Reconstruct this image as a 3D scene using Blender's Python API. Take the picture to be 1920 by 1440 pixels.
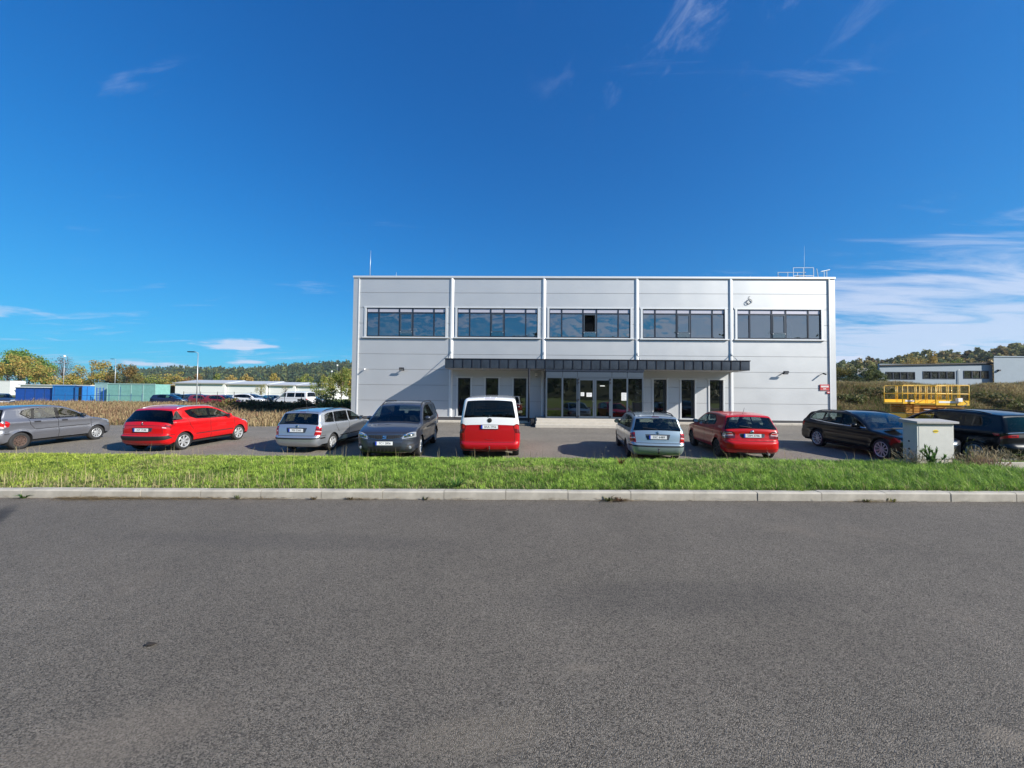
import bpy, bmesh, math, random
import numpy as np
from mathutils import Vector, Matrix
from mathutils.geometry import delaunay_2d_cdt

for o in list(bpy.data.objects):
    bpy.data.objects.remove(o, do_unlink=True)
scene = bpy.context.scene
C = scene.collection
R = math.radians
random.seed(7)
rng = np.random.default_rng(11)

# ------------------------------------------------------------------ camera
EYE = 1.68
cam_data = bpy.data.cameras.new('camera')
cam = bpy.data.objects.new('camera', cam_data)
C.objects.link(cam)
cam_data.sensor_width = 36.0
cam_data.lens = 730.0 / 1920.0 * 36.0
cam_data.clip_start = 0.1
cam_data.clip_end = 9000.0
cam.matrix_world = Matrix.Translation((0, 0, EYE)) @ Matrix.Rotation(R(90 + 1.65), 4, 'X') @ Matrix.Rotation(R(0.55), 4, 'Z')
scene.camera = cam

# ------------------------------------------------------------------ light
TH = R(1.25)                       # the building and the kerb are turned by this much against the view
SITE_RZ = -TH
def site(u, v, z=0.0):
    c, s = math.cos(TH), math.sin(TH)
    return Vector((u * c + v * s, -u * s + v * c, z))
SUN_DIR = (site(2.08, -1.0, 1.27)).normalized()
SUN_EL = math.asin(SUN_DIR.z)
SUN_AZ = math.atan2(SUN_DIR.x, SUN_DIR.y)      # clockwise from +Y

world = bpy.data.worlds.new('World')
scene.world = world
world.use_nodes = True
wn = world.node_tree.nodes
wl = world.node_tree.links
wn.clear()
w_out = wn.new('ShaderNodeOutputWorld')
w_bg = wn.new('ShaderNodeBackground')
w_bg.inputs['Strength'].default_value = 0.125
sky = wn.new('ShaderNodeTexSky')
sky.sky_type = 'NISHITA'
sky.sun_disc = False
sky.sun_elevation = SUN_EL
sky.sun_rotation = SUN_AZ
sky.altitude = 300
sky.air_density = 1.0
sky.dust_density = 0.6
sky.ozone_density = 2.6
def wmath(op, a, b=None, c=None):
    n = wn.new('ShaderNodeMath'); n.operation = op
    for i, v in enumerate((a, b, c)):
        if v is None: continue
        if isinstance(v, (int, float)): n.inputs[i].default_value = v
        else: wl.new(v, n.inputs[i])
    return n.outputs[0]
def wramp(val, a, b):
    n = wn.new('ShaderNodeMapRange'); n.interpolation_type = 'SMOOTHSTEP'
    wl.new(val, n.inputs[0]); n.inputs[1].default_value = a; n.inputs[2].default_value = b
    return n.outputs[0]
tc = wn.new('ShaderNodeTexCoord')
sep = wn.new('ShaderNodeSeparateXYZ')
wl.new(tc.outputs['Generated'], sep.inputs[0])
X, Y, Z = sep.outputs
zz = wmath('MAXIMUM', Z, 0.0)
den = wmath('ADD', zz, 0.07)
px = wmath('DIVIDE', X, den)
py = wmath('DIVIDE', Y, den)
def cloud_noise(sx, sy, ang, scale, detail, rough, dist, off):
    comb = wn.new('ShaderNodeCombineXYZ')
    wl.new(px, comb.inputs[0]); wl.new(py, comb.inputs[1])
    mp = wn.new('ShaderNodeMapping'); mp.vector_type = 'POINT'
    mp.inputs['Rotation'].default_value = (0, 0, ang)
    mp.inputs['Scale'].default_value = (sx, sy, 1)
    mp.inputs['Location'].default_value = off
    wl.new(comb.outputs[0], mp.inputs[0])
    n = wn.new('ShaderNodeTexNoise'); n.inputs['Scale'].default_value = scale
    n.inputs['Detail'].default_value = detail; n.inputs['Roughness'].default_value = rough
    n.inputs['Distortion'].default_value = dist
    wl.new(mp.outputs[0], n.inputs['Vector'])
    return n.outputs[0]
cirrus = cloud_noise(0.45, 1.75, R(-10), 1.9, 10, 0.62, 0.6, (3.1, 1.7, 0))
broad = cloud_noise(1.0, 1.0, 0, 0.38, 3, 0.5, 0.2, (7.4, 2.2, 0))
mottle = cloud_noise(1.0, 0.55, R(35), 8.5, 8, 0.66, 0.5, (1.3, 4.1, 0))
# more cloud towards the right of the view and low over the horizon, as the weather has it
east = wramp(X, -0.05, 0.75)
low = wmath('SUBTRACT', 1.0, wramp(Z, 0.10, 0.38))
amount = wmath('ADD', wmath('MULTIPLY', wmath('MULTIPLY', east, low), 0.39), wmath('MULTIPLY', wmath('SUBTRACT', broad, 0.5), 0.24))
amount = wmath('ADD', amount, wmath('MULTIPLY', wmath('SUBTRACT', 1.0, wramp(Z, 0.0, 0.18)), 0.15))
south = wmath('MULTIPLY', wramp(wmath('MULTIPLY', Y, -1.0), 0.05, 0.6), wmath('SUBTRACT', 1.0, wramp(Z, 0.25, 0.6)))
amount = wmath('ADD', amount, wmath('MULTIPLY', south, 0.15))
amount = wmath('SUBTRACT', amount, wmath('MULTIPLY', wramp(Z, 0.16, 0.42), 0.05))
cmask = wmath('MULTIPLY', wramp(wmath('ADD', cirrus, amount), 0.60, 0.93), 0.85)
high = wmath('MULTIPLY', wramp(Z, 0.52, 0.72), wramp(X, -0.05, 0.25))
cmask = wmath('ADD', cmask, wmath('MULTIPLY', wmath('MULTIPLY', wramp(wmath('ADD', mottle, wmath('MULTIPLY', broad, 0.4)), 0.70, 1.02), high), 0.45))
# a few small cumulus puffs low down on the left
comb2 = wn.new('ShaderNodeCombineXYZ')
az = wmath('ARCTAN2', X, Y)
wl.new(wmath('MULTIPLY', az, 7.0), comb2.inputs[0]); wl.new(wmath('MULTIPLY', Z, 34.0), comb2.inputs[1])
pn = wn.new('ShaderNodeTexNoise'); pn.inputs['Scale'].default_value = 1.0; pn.inputs['Detail'].default_value = 6; pn.inputs['Roughness'].default_value = 0.5
wl.new(comb2.outputs[0], pn.inputs['Vector'])
band = wmath('MULTIPLY', wramp(Z, 0.02, 0.05), wmath('SUBTRACT', 1.0, wramp(Z, 0.10, 0.17)))
puff = wmath('MULTIPLY', wramp(wmath('ADD', pn.outputs[0], wmath('MULTIPLY', band, 0.12)), 0.66, 0.76), band)
mask = wmath('MINIMUM', wmath('ADD', wmath('MULTIPLY', cmask, 0.85), wmath('MULTIPLY', puff, 0.75)), 0.92)
def vmath(op, a_, b_):
    n = wn.new('ShaderNodeVectorMath'); n.operation = op
    for i, v in enumerate((a_, b_)):
        if isinstance(v, tuple): n.inputs[i].default_value = v
        else: wl.new(v, n.inputs[i])
    return n.outputs[0]
# grade of the clear sky: deep blue overhead, no white-out near the horizon
hs = wn.new('ShaderNodeHueSaturation'); hs.inputs['Saturation'].default_value = 1.3
wl.new(sky.outputs[0], hs.inputs['Color'])
graded = vmath('DIVIDE', vmath('MULTIPLY', hs.outputs[0], (0.195, 0.655, 1.07)), vmath('ADD', vmath('MULTIPLY', hs.outputs[0], (1/3.2, 1/8.0, 1/7.4)), (1.0, 1.0, 1.0)))
ccol = wn.new('ShaderNodeRGB'); ccol.outputs[0].default_value = (3.1, 3.45, 4.3, 1)
mx = wn.new('ShaderNodeMix'); mx.data_type = 'RGBA'
wl.new(mask, mx.inputs[0]); wl.new(graded, mx.inputs[6]); wl.new(ccol.outputs[0], mx.inputs[7])
wl.new(mx.outputs[2], w_bg.inputs['Color'])
wl.new(w_bg.outputs[0], w_out.inputs[0])

sun_data = bpy.data.lights.new('sun', 'SUN')
sun_data.energy = 4.3
sun_data.angle = R(0.53)
sun_data.color = (1.0, 0.945, 0.86)
sun = bpy.data.objects.new('sun', sun_data)
C.objects.link(sun)
sun.rotation_euler = (-SUN_DIR).to_track_quat('-Z', 'Y').to_euler()
sun.location = (30, -20, 40)

vs = scene.view_settings
vs.view_transform = 'Standard'
vs.look = 'None'
vs.exposure = 0.87
vs.gamma = 1.0
vs.use_curve_mapping = False
scene.cycles.max_bounces = 8
scene.cycles.transparent_max_bounces = 16
scene.cycles.caustics_reflective = False
scene.cycles.caustics_refractive = False

# ------------------------------------------------------------------ helpers
def tag(o, label=None, cat=None, group=None, kind=None):
    if label: o['label'] = label
    if cat: o['category'] = cat
    if group: o['group'] = group
    if kind: o['kind'] = kind
    return o
def empty(name, loc=(0, 0, 0), rz=0.0):
    o = bpy.data.objects.new(name, None); C.objects.link(o)
    o.location = loc; o.rotation_euler = (0, 0, rz); o.empty_display_size = 0.3
    return o
def thing(name, label, cat, loc=(0, 0, 0), rz=0.0, group=None):
    return tag(empty(name, loc, rz), label, cat, group)
def link(name, me, parent=None, loc=(0, 0, 0), rz=0.0):
    o = bpy.data.objects.new(name, me); C.objects.link(o)
    o.parent = parent; o.location = loc; o.rotation_euler = (0, 0, rz)
    return o
class MB:
    """collects simple shapes; build() makes ONE mesh object of them"""
    def __init__(s): s.v = []; s.f = []; s.m = []
    def add(s, vs_, fs, m=0):
        b = len(s.v); s.v += [tuple(p) for p in vs_]; s.f += [tuple(b + i for i in f) for f in fs]; s.m += [m] * len(fs); return s
    def box(s, x0, x1, y0, y1, z0, z1, m=0):
        return s.add([(x0,y0,z0),(x1,y0,z0),(x1,y1,z0),(x0,y1,z0),(x0,y0,z1),(x1,y0,z1),(x1,y1,z1),(x0,y1,z1)],
                     [(0,3,2,1),(4,5,6,7),(0,1,5,4),(1,2,6,5),(2,3,7,6),(3,0,4,7)], m)
    def rbox(s, x0, x1, y0, y1, z0, z1, b=0.01, m=0):
        """box with its front (low y) edges chamfered"""
        return s.add([(x0+b,y0,z0+b),(x1-b,y0,z0+b),(x1-b,y0,z1-b),(x0+b,y0,z1-b),
                      (x0,y0+b,z0),(x1,y0+b,z0),(x1,y0+b,z1),(x0,y0+b,z1),
                      (x0,y1,z0),(x1,y1,z0),(x1,y1,z1),(x0,y1,z1)],
                     [(0,1,2,3),(0,4,5,1),(1,5,6,2),(2,6,7,3),(3,7,4,0),(4,8,9,5),(5,9,10,6),(6,10,11,7),(7,11,8,4),(11,10,9,8)], m)
    def quad(s, a, b, c, d, m=0): return s.add([a,b,c,d], [(0,1,2,3)], m)
    def tube(s, pts, rad, n=8, m=0, cap=True):
        pts = [Vector(p) for p in pts]; k = len(pts)
        rad = rad if isinstance(rad, (list, tuple)) else [rad] * k
        vs_, fs = [], []; prev = None
        for i, p in enumerate(pts):
            t = (pts[min(i+1,k-1)] - pts[max(i-1,0)]).normalized()
            ref = Vector((0,0,1)) if abs(t.z) < .9 else Vector((1,0,0))
            a = t.cross(ref).normalized() if prev is None else (prev - t * prev.dot(t)).normalized()
            prev = a; b = t.cross(a)
            for j in range(n):
                an = 2*math.pi*j/n; vs_.append(p + (a*math.cos(an) + b*math.sin(an)) * rad[i])
        for i in range(k-1):
            for j in range(n):
                fs.append((i*n+j, i*n+(j+1)%n, (i+1)*n+(j+1)%n, (i+1)*n+j))
        if cap: fs += [tuple(range(n))[::-1], tuple((k-1)*n+j for j in range(n))]
        return s.add(vs_, fs, m)
    def lathe(s, prof, axis='z', center=(0,0,0), n=24, m=0, close=False):
        """prof: (radius, height) pairs"""
        vs_, fs = [], []; k = len(prof)
        for (r, h) in prof:
            for j in range(n):
                a = 2*math.pi*j/n; c_, s_ = r*math.cos(a), r*math.sin(a)
                p = (c_, s_, h) if axis == 'z' else ((c_, h, s_) if axis == 'y' else (h, c_, s_))
                vs_.append((p[0]+center[0], p[1]+center[1], p[2]+center[2]))
        for i in range(k-1):
            for j in range(n):
                fs.append((i*n+j, i*n+(j+1)%n, (i+1)*n+(j+1)%n, (i+1)*n+j))
        return s.add(vs_, fs, m)
    def disc(s, c, r, axis='y', n=20, m=0):
        vs_ = []
        for j in range(n):
            a = 2*math.pi*j/n; c_, s_ = r*math.cos(a), r*math.sin(a)
            p = (c_, 0, s_) if axis == 'y' else ((c_, s_, 0) if axis == 'z' else (0, c_, s_))
            vs_.append((p[0]+c[0], p[1]+c[1], p[2]+c[2]))
        return s.add(vs_, [tuple(range(n))], m)
    def xform(s, M, start=0):
        s.v[start:] = [tuple(M @ Vector(p)) for p in s.v[start:]]; return s
    def mesh(s, name, mats, smooth=False):
        me = bpy.data.meshes.new(name); me.from_pydata(s.v, [], s.f); 
        for mm in (mats if isinstance(mats, (list, tuple)) else [mats]): me.materials.append(mm)
        if any(s.m): me.polygons.foreach_set('material_index', s.m)
        if smooth: me.polygons.foreach_set('use_smooth', [True]*len(s.f))
        me.update(); return me
    def build(s, name, mats, parent=None, loc=(0,0,0), rz=0.0, smooth=False, fix=True):
        me = s.mesh(name, mats, smooth)
        if fix:
            bm = bmesh.new(); bm.from_mesh(me); bmesh.ops.recalc_face_normals(bm, faces=bm.faces); bm.to_mesh(me); bm.free()
        return link(name, me, parent, loc, rz)
def np_mesh(name, verts, tris, mats, attr=None, smooth=False, midx=None):
    """mesh from numpy arrays; attr: per-vertex RGB written to the colour attribute 'tint'"""
    me = bpy.data.meshes.new(name)
    verts = np.asarray(verts, np.float32); tris = np.asarray(tris, np.int32); k = tris.shape[1]
    me.vertices.add(len(verts)); me.vertices.foreach_set('co', verts.ravel())
    me.loops.add(tris.size); me.loops.foreach_set('vertex_index', tris.ravel())
    me.polygons.add(len(tris)); me.polygons.foreach_set('loop_start', np.arange(0, tris.size, k, dtype=np.int32))
    me.polygons.foreach_set('loop_total', np.full(len(tris), k, np.int32))
    for mm in (mats if isinstance(mats, (list, tuple)) else [mats]): me.materials.append(mm)
    if midx is not None: me.polygons.foreach_set('material_index', np.asarray(midx, np.int32))
    if smooth: me.polygons.foreach_set('use_smooth', np.ones(len(tris), bool))
    if attr is not None:
        a = me.attributes.new('tint', 'FLOAT_COLOR', 'POINT')
        col = np.ones((len(verts), 4), np.float32); col[:, :3] = attr
        a.data.foreach_set('color', col.ravel())
    me.update(); me.validate(); return me
def copy_tree(o, parent=None):
    c = o.copy(); C.objects.link(c); c.parent = parent
    for ch in list(o.children): copy_tree(ch, c)
    return c

def font_mesh(txt, size):
    cu = bpy.data.curves.new('lettering', 'FONT'); cu.body = txt; cu.size = size; cu.align_x = 'CENTER'; cu.align_y = 'CENTER'; cu.resolution_u = 2
    ob = bpy.data.objects.new('lettering', cu); C.objects.link(ob)
    dg = bpy.context.evaluated_depsgraph_get(); me = bpy.data.meshes.new_from_object(ob.evaluated_get(dg))
    bpy.data.objects.remove(ob, do_unlink=True); bpy.data.curves.remove(cu); me.name = 'lettering'; me.materials.clear()
    return me
# ------------------------------------------------------------------ materials
def nodes_of(m):
    m.use_nodes = True
    return m.node_tree.nodes, m.node_tree.links, m.node_tree.nodes['Principled BSDF']
def mat(name, col, rough=0.6, metal=0.0, coat=0.0, var=0.0, vscale=3.0, bump=0.0, bscale=60.0, spec=0.5, rvar=0.0, stretch=(1,1,1), coat_rough=0.03):
    m = bpy.data.materials.new(name); n, l, b = nodes_of(m)
    b.inputs['Base Color'].default_value = (*col, 1); b.inputs['Roughness'].default_value = rough
    b.inputs['Metallic'].default_value = metal; b.inputs['Coat Weight'].default_value = coat
    b.inputs['Coat Roughness'].default_value = coat_rough; b.inputs['Specular IOR Level'].default_value = spec
    if var or rvar or bump:
        t = n.new('ShaderNodeTexCoord'); mp = n.new('ShaderNodeMapping'); mp.inputs['Scale'].default_value = stretch
        l.new(t.outputs['Object'], mp.inputs[0])
    if var or rvar:
        nz = n.new('ShaderNodeTexNoise'); nz.inputs['Scale'].default_value = vscale; nz.inputs['Detail'].default_value = 6; nz.inputs['Roughness'].default_value = .6
        l.new(mp.outputs[0], nz.inputs['Vector'])
    if var:
        rp = n.new('ShaderNodeMapRange'); rp.inputs[1].default_value = .25; rp.inputs[2].default_value = .75
        rp.inputs[3].default_value = 1 - var; rp.inputs[4].default_value = 1 + var
        l.new(nz.outputs[0], rp.inputs[0])
        mm = n.new('ShaderNodeMix'); mm.data_type = 'RGBA'; mm.blend_type = 'MULTIPLY'; mm.inputs[0].default_value = 1
        mm.inputs[6].default_value = (*col, 1); l.new(rp.outputs[0], mm.inputs[7]); l.new(mm.outputs[2], b.inputs['Base Color'])
    if rvar:
        rr = n.new('ShaderNodeMapRange'); rr.inputs[1].default_value = .3; rr.inputs[2].default_value = .7
        rr.inputs[3].default_value = max(0, rough - rvar); rr.inputs[4].default_value = rough + rvar
        l.new(nz.outputs[0], rr.inputs[0]); l.new(rr.outputs[0], b.inputs['Roughness'])
    if bump:
        nb = n.new('ShaderNodeTexNoise'); nb.inputs['Scale'].default_value = bscale; nb.inputs['Detail'].default_value = 4
        l.new(mp.outputs[0], nb.inputs['Vector']); bp = n.new('ShaderNodeBump'); bp.inputs['Strength'].default_value = bump; bp.inputs['Distance'].default_value = .02
        l.new(nb.outputs[0], bp.inputs['Height']); l.new(bp.outputs[0], b.inputs['Normal'])
    return m
def glass(name, tint, refl=1.0, rough=0.0, base=0.04, wave=0.0):
    """thin pane: tinted see-through plus a mirror that grows towards grazing angles"""
    m = bpy.data.materials.new(name); m.use_nodes = True; n, l = m.node_tree.nodes, m.node_tree.links; n.clear()
    o = n.new('ShaderNodeOutputMaterial'); t = n.new('ShaderNodeBsdfTransparent'); t.inputs[0].default_value = (*tint, 1)
    g = n.new('ShaderNodeBsdfGlossy'); g.inputs['Roughness'].default_value = rough; g.inputs[0].default_value = (1, 1, 1, 1)
    lw = n.new('ShaderNodeLayerWeight'); lw.inputs[0].default_value = .5
    pw = n.new('ShaderNodeMath'); pw.operation = 'POWER'; l.new(lw.outputs['Facing'], pw.inputs[0]); pw.inputs[1].default_value = 4.0
    mr = n.new('ShaderNodeMapRange'); l.new(pw.outputs[0], mr.inputs[0]); mr.inputs[3].default_value = base; mr.inputs[4].default_value = refl
    mix = n.new('ShaderNodeMixShader'); l.new(mr.outputs[0], mix.inputs[0]); l.new(t.outputs[0], mix.inputs[1]); l.new(g.outputs[0], mix.inputs[2])
    if wave:                                              # slight unevenness of large panes
        t_ = n.new('ShaderNodeTexCoord'); nz = n.new('ShaderNodeTexNoise'); nz.inputs['Scale'].default_value = .9; nz.inputs['Detail'].default_value = 1.5
        l.new(t_.outputs['Object'], nz.inputs['Vector']); bp = n.new('ShaderNodeBump'); bp.inputs['Strength'].default_value = wave; bp.inputs['Distance'].default_value = .03
        l.new(nz.outputs[0], bp.inputs['Height']); l.new(bp.outputs[0], g.inputs['Normal'])
    l.new(mix.outputs[0], o.inputs[0]); return m
def tint_mat(name, rough=.7, trans=0.25, spec=.25, base=(1,1,1)):
    """foliage: colour comes from each blade's or leaf's own tint, light passes through a little"""
    m = bpy.data.materials.new(name); n, l, b = nodes_of(m)
    a = n.new('ShaderNodeAttribute'); a.attribute_name = 'tint'
    l.new(a.outputs['Color'], b.inputs['Base Color']); b.inputs['Roughness'].default_value = rough; b.inputs['Specular IOR Level'].default_value = spec
    if trans:
        tr = n.new('ShaderNodeBsdfTranslucent'); l.new(a.outputs['Color'], tr.inputs[0])
        mix = n.new('ShaderNodeMixShader'); mix.inputs[0].default_value = trans
        l.new(b.outputs[0], mix.inputs[1]); l.new(tr.outputs[0], mix.inputs[2]); l.new(mix.outputs[0], n['Material Output'].inputs[0])
    return m
def asphalt(name, c0, c1, stain, seed=0.0, grain=1.0, stains_shadows=()):
    m = bpy.data.materials.new(name); n, l, b = nodes_of(m)
    t = n.new('ShaderNodeTexCoord'); vec = t.outputs['Object']
    vo = n.new('ShaderNodeTexVoronoi'); vo.inputs['Scale'].default_value = 95 * grain; l.new(vec, vo.inputs['Vector'])
    fine = n.new('ShaderNodeTexNoise'); fine.inputs['Scale'].default_value = 170 * grain; fine.inputs['Detail'].default_value = 3; l.new(vec, fine.inputs['Vector'])
    big = n.new('ShaderNodeTexNoise'); big.inputs['Scale'].default_value = .55; big.inputs['Detail'].default_value = 7; big.inputs['Roughness'].default_value = .62; l.new(vec, big.inputs['Vector'])
    mid = n.new('ShaderNodeTexNoise'); mid.inputs['Scale'].default_value = 7; mid.inputs['Detail'].default_value = 5; l.new(vec, mid.inputs['Vector'])
    # every stone of the aggregate has its own shade
    sepc = n.new('ShaderNodeSeparateColor'); l.new(vo.outputs['Color'], sepc.inputs[0])
    mixf = n.new('ShaderNodeMath'); mixf.operation = 'MULTIPLY_ADD'; l.new(sepc.outputs[0], mixf.inputs[0]); mixf.inputs[1].default_value = .75
    ff = n.new('ShaderNodeMath'); ff.operation = 'MULTIPLY'; l.new(fine.outputs[0], ff.inputs[0]); ff.inputs[1].default_value = .30; l.new(ff.outputs[0], mixf.inputs[2])
    ramp = n.new('ShaderNodeValToRGB'); e = ramp.color_ramp.elements
    e[0].position = .1; e[0].color = (*c0, 1); e[1].position = .95; e[1].color = (*c1, 1)
    mid_c = tuple((a + c) / 2 for a, c in zip(c0, c1)); e2 = ramp.color_ramp.elements.new(.5); e2.color = (*mid_c, 1)
    l.new(mixf.outputs[0], ramp.inputs[0])
    add = n.new('ShaderNodeMath'); add.operation = 'MULTIPLY_ADD'; l.new(big.outputs[0], add.inputs[0]); add.inputs[1].default_value = .7
    m2 = n.new('ShaderNodeMath'); m2.operation = 'MULTIPLY'; l.new(mid.outputs[0], m2.inputs[0]); m2.inputs[1].default_value = .3; l.new(m2.outputs[0], add.inputs[2])
    mr = n.new('ShaderNodeMapRange'); l.new(add.outputs[0], mr.inputs[0]); mr.inputs[1].default_value = .3; mr.inputs[2].default_value = .72; mr.inputs[3].default_value = .80; mr.inputs[4].default_value = 1.18
    mul = n.new('ShaderNodeMix'); mul.data_type = 'RGBA'; mul.blend_type = 'MULTIPLY'; mul.inputs[0].default_value = 1; l.new(ramp.outputs[0], mul.inputs[6]); l.new(mr.outputs[0], mul.inputs[7])
    st = n.new('ShaderNodeTexNoise'); st.inputs['Scale'].default_value = .38; st.inputs['Detail'].default_value = 8; st.inputs['Roughness'].default_value = .7
    mp = n.new('ShaderNodeMapping'); mp.inputs['Location'].default_value = (seed, 3.3, 0); l.new(vec, mp.inputs[0]); l.new(mp.outputs[0], st.inputs['Vector'])
    sr = n.new('ShaderNodeMapRange'); sr.interpolation_type = 'SMOOTHSTEP'; l.new(st.outputs[0], sr.inputs[0]); sr.inputs[1].default_value = .56; sr.inputs[2].default_value = .76; sr.inputs[4].default_value = .5
    mx2 = n.new('ShaderNodeMix'); mx2.data_type = 'RGBA'; l.new(sr.outputs[0], mx2.inputs[0]); l.new(mul.outputs[2], mx2.inputs[6]); mx2.inputs[7].default_value = (*stain, 1)
    colr = mx2.outputs[2]
    for (c_, la, lb, an, sc, sa_) in stains_shadows:                       # grit marks and darker patches, plus cast shadows painted into the colour
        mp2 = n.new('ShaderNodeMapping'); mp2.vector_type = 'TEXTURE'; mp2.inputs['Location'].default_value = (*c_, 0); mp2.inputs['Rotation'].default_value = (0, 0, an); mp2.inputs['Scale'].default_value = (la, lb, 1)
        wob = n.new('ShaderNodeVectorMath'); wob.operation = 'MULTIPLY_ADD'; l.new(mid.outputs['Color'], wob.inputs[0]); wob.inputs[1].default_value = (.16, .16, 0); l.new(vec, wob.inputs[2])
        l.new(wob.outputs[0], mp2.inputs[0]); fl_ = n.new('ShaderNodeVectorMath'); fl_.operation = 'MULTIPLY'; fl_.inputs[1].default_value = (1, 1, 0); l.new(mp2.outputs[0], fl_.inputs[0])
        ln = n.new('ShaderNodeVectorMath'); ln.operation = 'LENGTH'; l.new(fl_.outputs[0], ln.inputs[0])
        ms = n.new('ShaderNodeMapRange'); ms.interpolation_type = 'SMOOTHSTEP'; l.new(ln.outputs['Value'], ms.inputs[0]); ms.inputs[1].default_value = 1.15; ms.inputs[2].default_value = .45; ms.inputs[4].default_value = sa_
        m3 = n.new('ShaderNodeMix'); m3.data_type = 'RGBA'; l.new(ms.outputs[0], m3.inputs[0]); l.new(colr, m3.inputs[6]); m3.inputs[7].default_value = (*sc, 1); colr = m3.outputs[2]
    l.new(colr, b.inputs['Base Color']); b.inputs['Roughness'].default_value = .82; b.inputs['Specular IOR Level'].default_value = .3
    h = n.new('ShaderNodeMath'); h.operation = 'MULTIPLY_ADD'; l.new(vo.outputs['Distance'], h.inputs[0]); h.inputs[1].default_value = -.8
    hf = n.new('ShaderNodeMath'); hf.operation = 'MULTIPLY'; l.new(fine.outputs[0], hf.inputs[0]); hf.inputs[1].default_value = .5; l.new(hf.outputs[0], h.inputs[2])
    bp = n.new('ShaderNodeBump'); bp.inputs['Strength'].default_value = .9; bp.inputs['Distance'].default_value = .009; l.new(h.outputs[0], bp.inputs['Height']); l.new(bp.outputs[0], b.inputs['Normal'])
    return m
def soil_mat(name, c0, c1, scale=1.2):
    m = bpy.data.materials.new(name); n, l, b = nodes_of(m)
    t = n.new('ShaderNodeTexCoord'); nz = n.new('ShaderNodeTexNoise'); nz.inputs['Scale'].default_value = scale; nz.inputs['Detail'].default_value = 10; nz.inputs['Roughness'].default_value = .7
    l.new(t.outputs['Object'], nz.inputs['Vector']); r = n.new('ShaderNodeValToRGB'); e = r.color_ramp.elements
    e[0].position = .32; e[0].color = (*c0, 1); e[1].position = .68; e[1].color = (*c1, 1); l.new(nz.outputs[0], r.inputs[0]); l.new(r.outputs[0], b.inputs['Base Color'])
    b.inputs['Roughness'].default_value = .95; b.inputs['Specular IOR Level'].default_value = .1
    bp = n.new('ShaderNodeBump'); bp.inputs['Strength'].default_value = .6; bp.inputs['Distance'].default_value = .05; l.new(nz.outputs[0], bp.inputs['Height']); l.new(bp.outputs[0], b.inputs['Normal'])
    return m
M = {}
M['road'] = asphalt('road_asphalt', (.028, .0245, .020), (.280, .243, .195), (.235, .19, .145), 0.0, 1.8, stains_shadows=[((-7.0, 5.15), 1.25, .16, R(132), (.022, .022, .024), .75), ((8.3, 5.55), .9, .07, R(-8), (.022, .022, .024), .75), ((-.10, 2.06), .42, .16, R(12), (.28, .235, .175), .24), ((2.52, 2.08), .20, .08, R(-15), (.30, .25, .19), .34), ((.50, 2.55), .16, .05, 0, (.28, .235, .18), .25), ((-1.9, 2.0), .6, .22, R(20), (.26, .215, .165), .25), ((1.4, 3.4), 1.6, .35, R(4), (.055, .052, .05), .22), ((-2.6, 4.6), 2.6, .30, R(-3), (.055, .052, .05), .22)])  # near-black pair at the sides: cast shadows painted into the asphalt
M['lot'] = asphalt('lot_asphalt', (.10, .088, .070), (.32, .285, .235), (.27, .23, .175), 5.0, .9)
M['panel'] = mat('facade_panel_paint', (.59, .60, .603), .45, .48, var=.022, vscale=.7, rvar=.03)
M['flash'] = mat('facade_flashing', (.70, .715, .72), .45, .35, var=.03, vscale=2)
M['groove'] = mat('panel_joint_shadow_gap', (.22, .225, .235), .7)
M['plinth'] = mat('plinth_dark_coating', (.055, .055, .06), .75, var=.15, vscale=4)
M['frame'] = mat('anthracite_window_frame', (.022, .030, .048), .38)
M['vframe'] = mat('blue_grey_door_frame', (.058, .080, .108), .45, .1)
M['zinc'] = mat('dark_grey_folded_sheet', (.044, .058, .078), .40, .35, var=.18, vscale=2.2, rvar=.08)
M['zinc_dark'] = mat('dark_folded_seam', (.010, .013, .022), .7, spec=.3)
M['soffit'] = mat('soffit_board', (.42, .43, .44), .7)
M['white_metal'] = mat('white_powder_coat', (.74, .75, .76), .45, var=.03)
M['blind'] = mat('blind_box_grey', (.58, .56, .62), .35, .3)
M['room'] = mat('room_wall', (.40, .40, .40), .9)
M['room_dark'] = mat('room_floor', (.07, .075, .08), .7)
M['glass'] = glass('window_glass', (.30, .32, .33), 1.0, base=.30, wave=.55)
M['glass_low'] = glass('entrance_glass', (.22, .25, .27), 1.0, base=.16, wave=.25)
M['concrete'] = mat('pale_concrete', (.52, .475, .40), .88, var=.09, vscale=5, bump=.25, bscale=90)
M['kerb'] = mat('kerb_concrete', (.41, .375, .31), .88, var=.28, vscale=3.5, bump=.3, bscale=110)
M['galv'] = mat('galvanised_steel', (.50, .52, .54), .45, .7, var=.08, vscale=8)
M['black'] = mat('black_plastic', (.016, .016, .018), .55)
M['dark'] = mat('dark_void', (.008, .008, .009), .9)
M['rubber'] = mat('tyre_rubber', (.022, .022, .023), .82, var=.2, vscale=12)
M['chrome'] = mat('chrome', (.72, .73, .75), .12, 1.0)
M['rim'] = mat('alloy_rim', (.56, .57, .58), .42, .6)
M['rim_dark'] = mat('dark_steel_rim', (.035, .034, .035), .5, .3)
M['rim_rust'] = mat('rusty_steel_rim', (.10, .065, .052), .75, .2, var=.4, vscale=22)
M['cglass'] = glass('car_glass', (.45, .52, .50), 1.0, base=.06)
M['cglass_dark'] = glass('privacy_glass', (.03, .034, .038), 1.0, base=.028)
M['gloss_black'] = mat('gloss_black_trim', (.006, .006, .007), .06, spec=.3)
M['interior'] = mat('car_interior_cloth', (.030, .031, .033), .9)
M['interior_grey'] = mat('car_interior_grey', (.16, .165, .17), .9)
M['tail'] = mat('tail_light_red', (.42, .010, .012), .12, 0, coat=.8)
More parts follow.
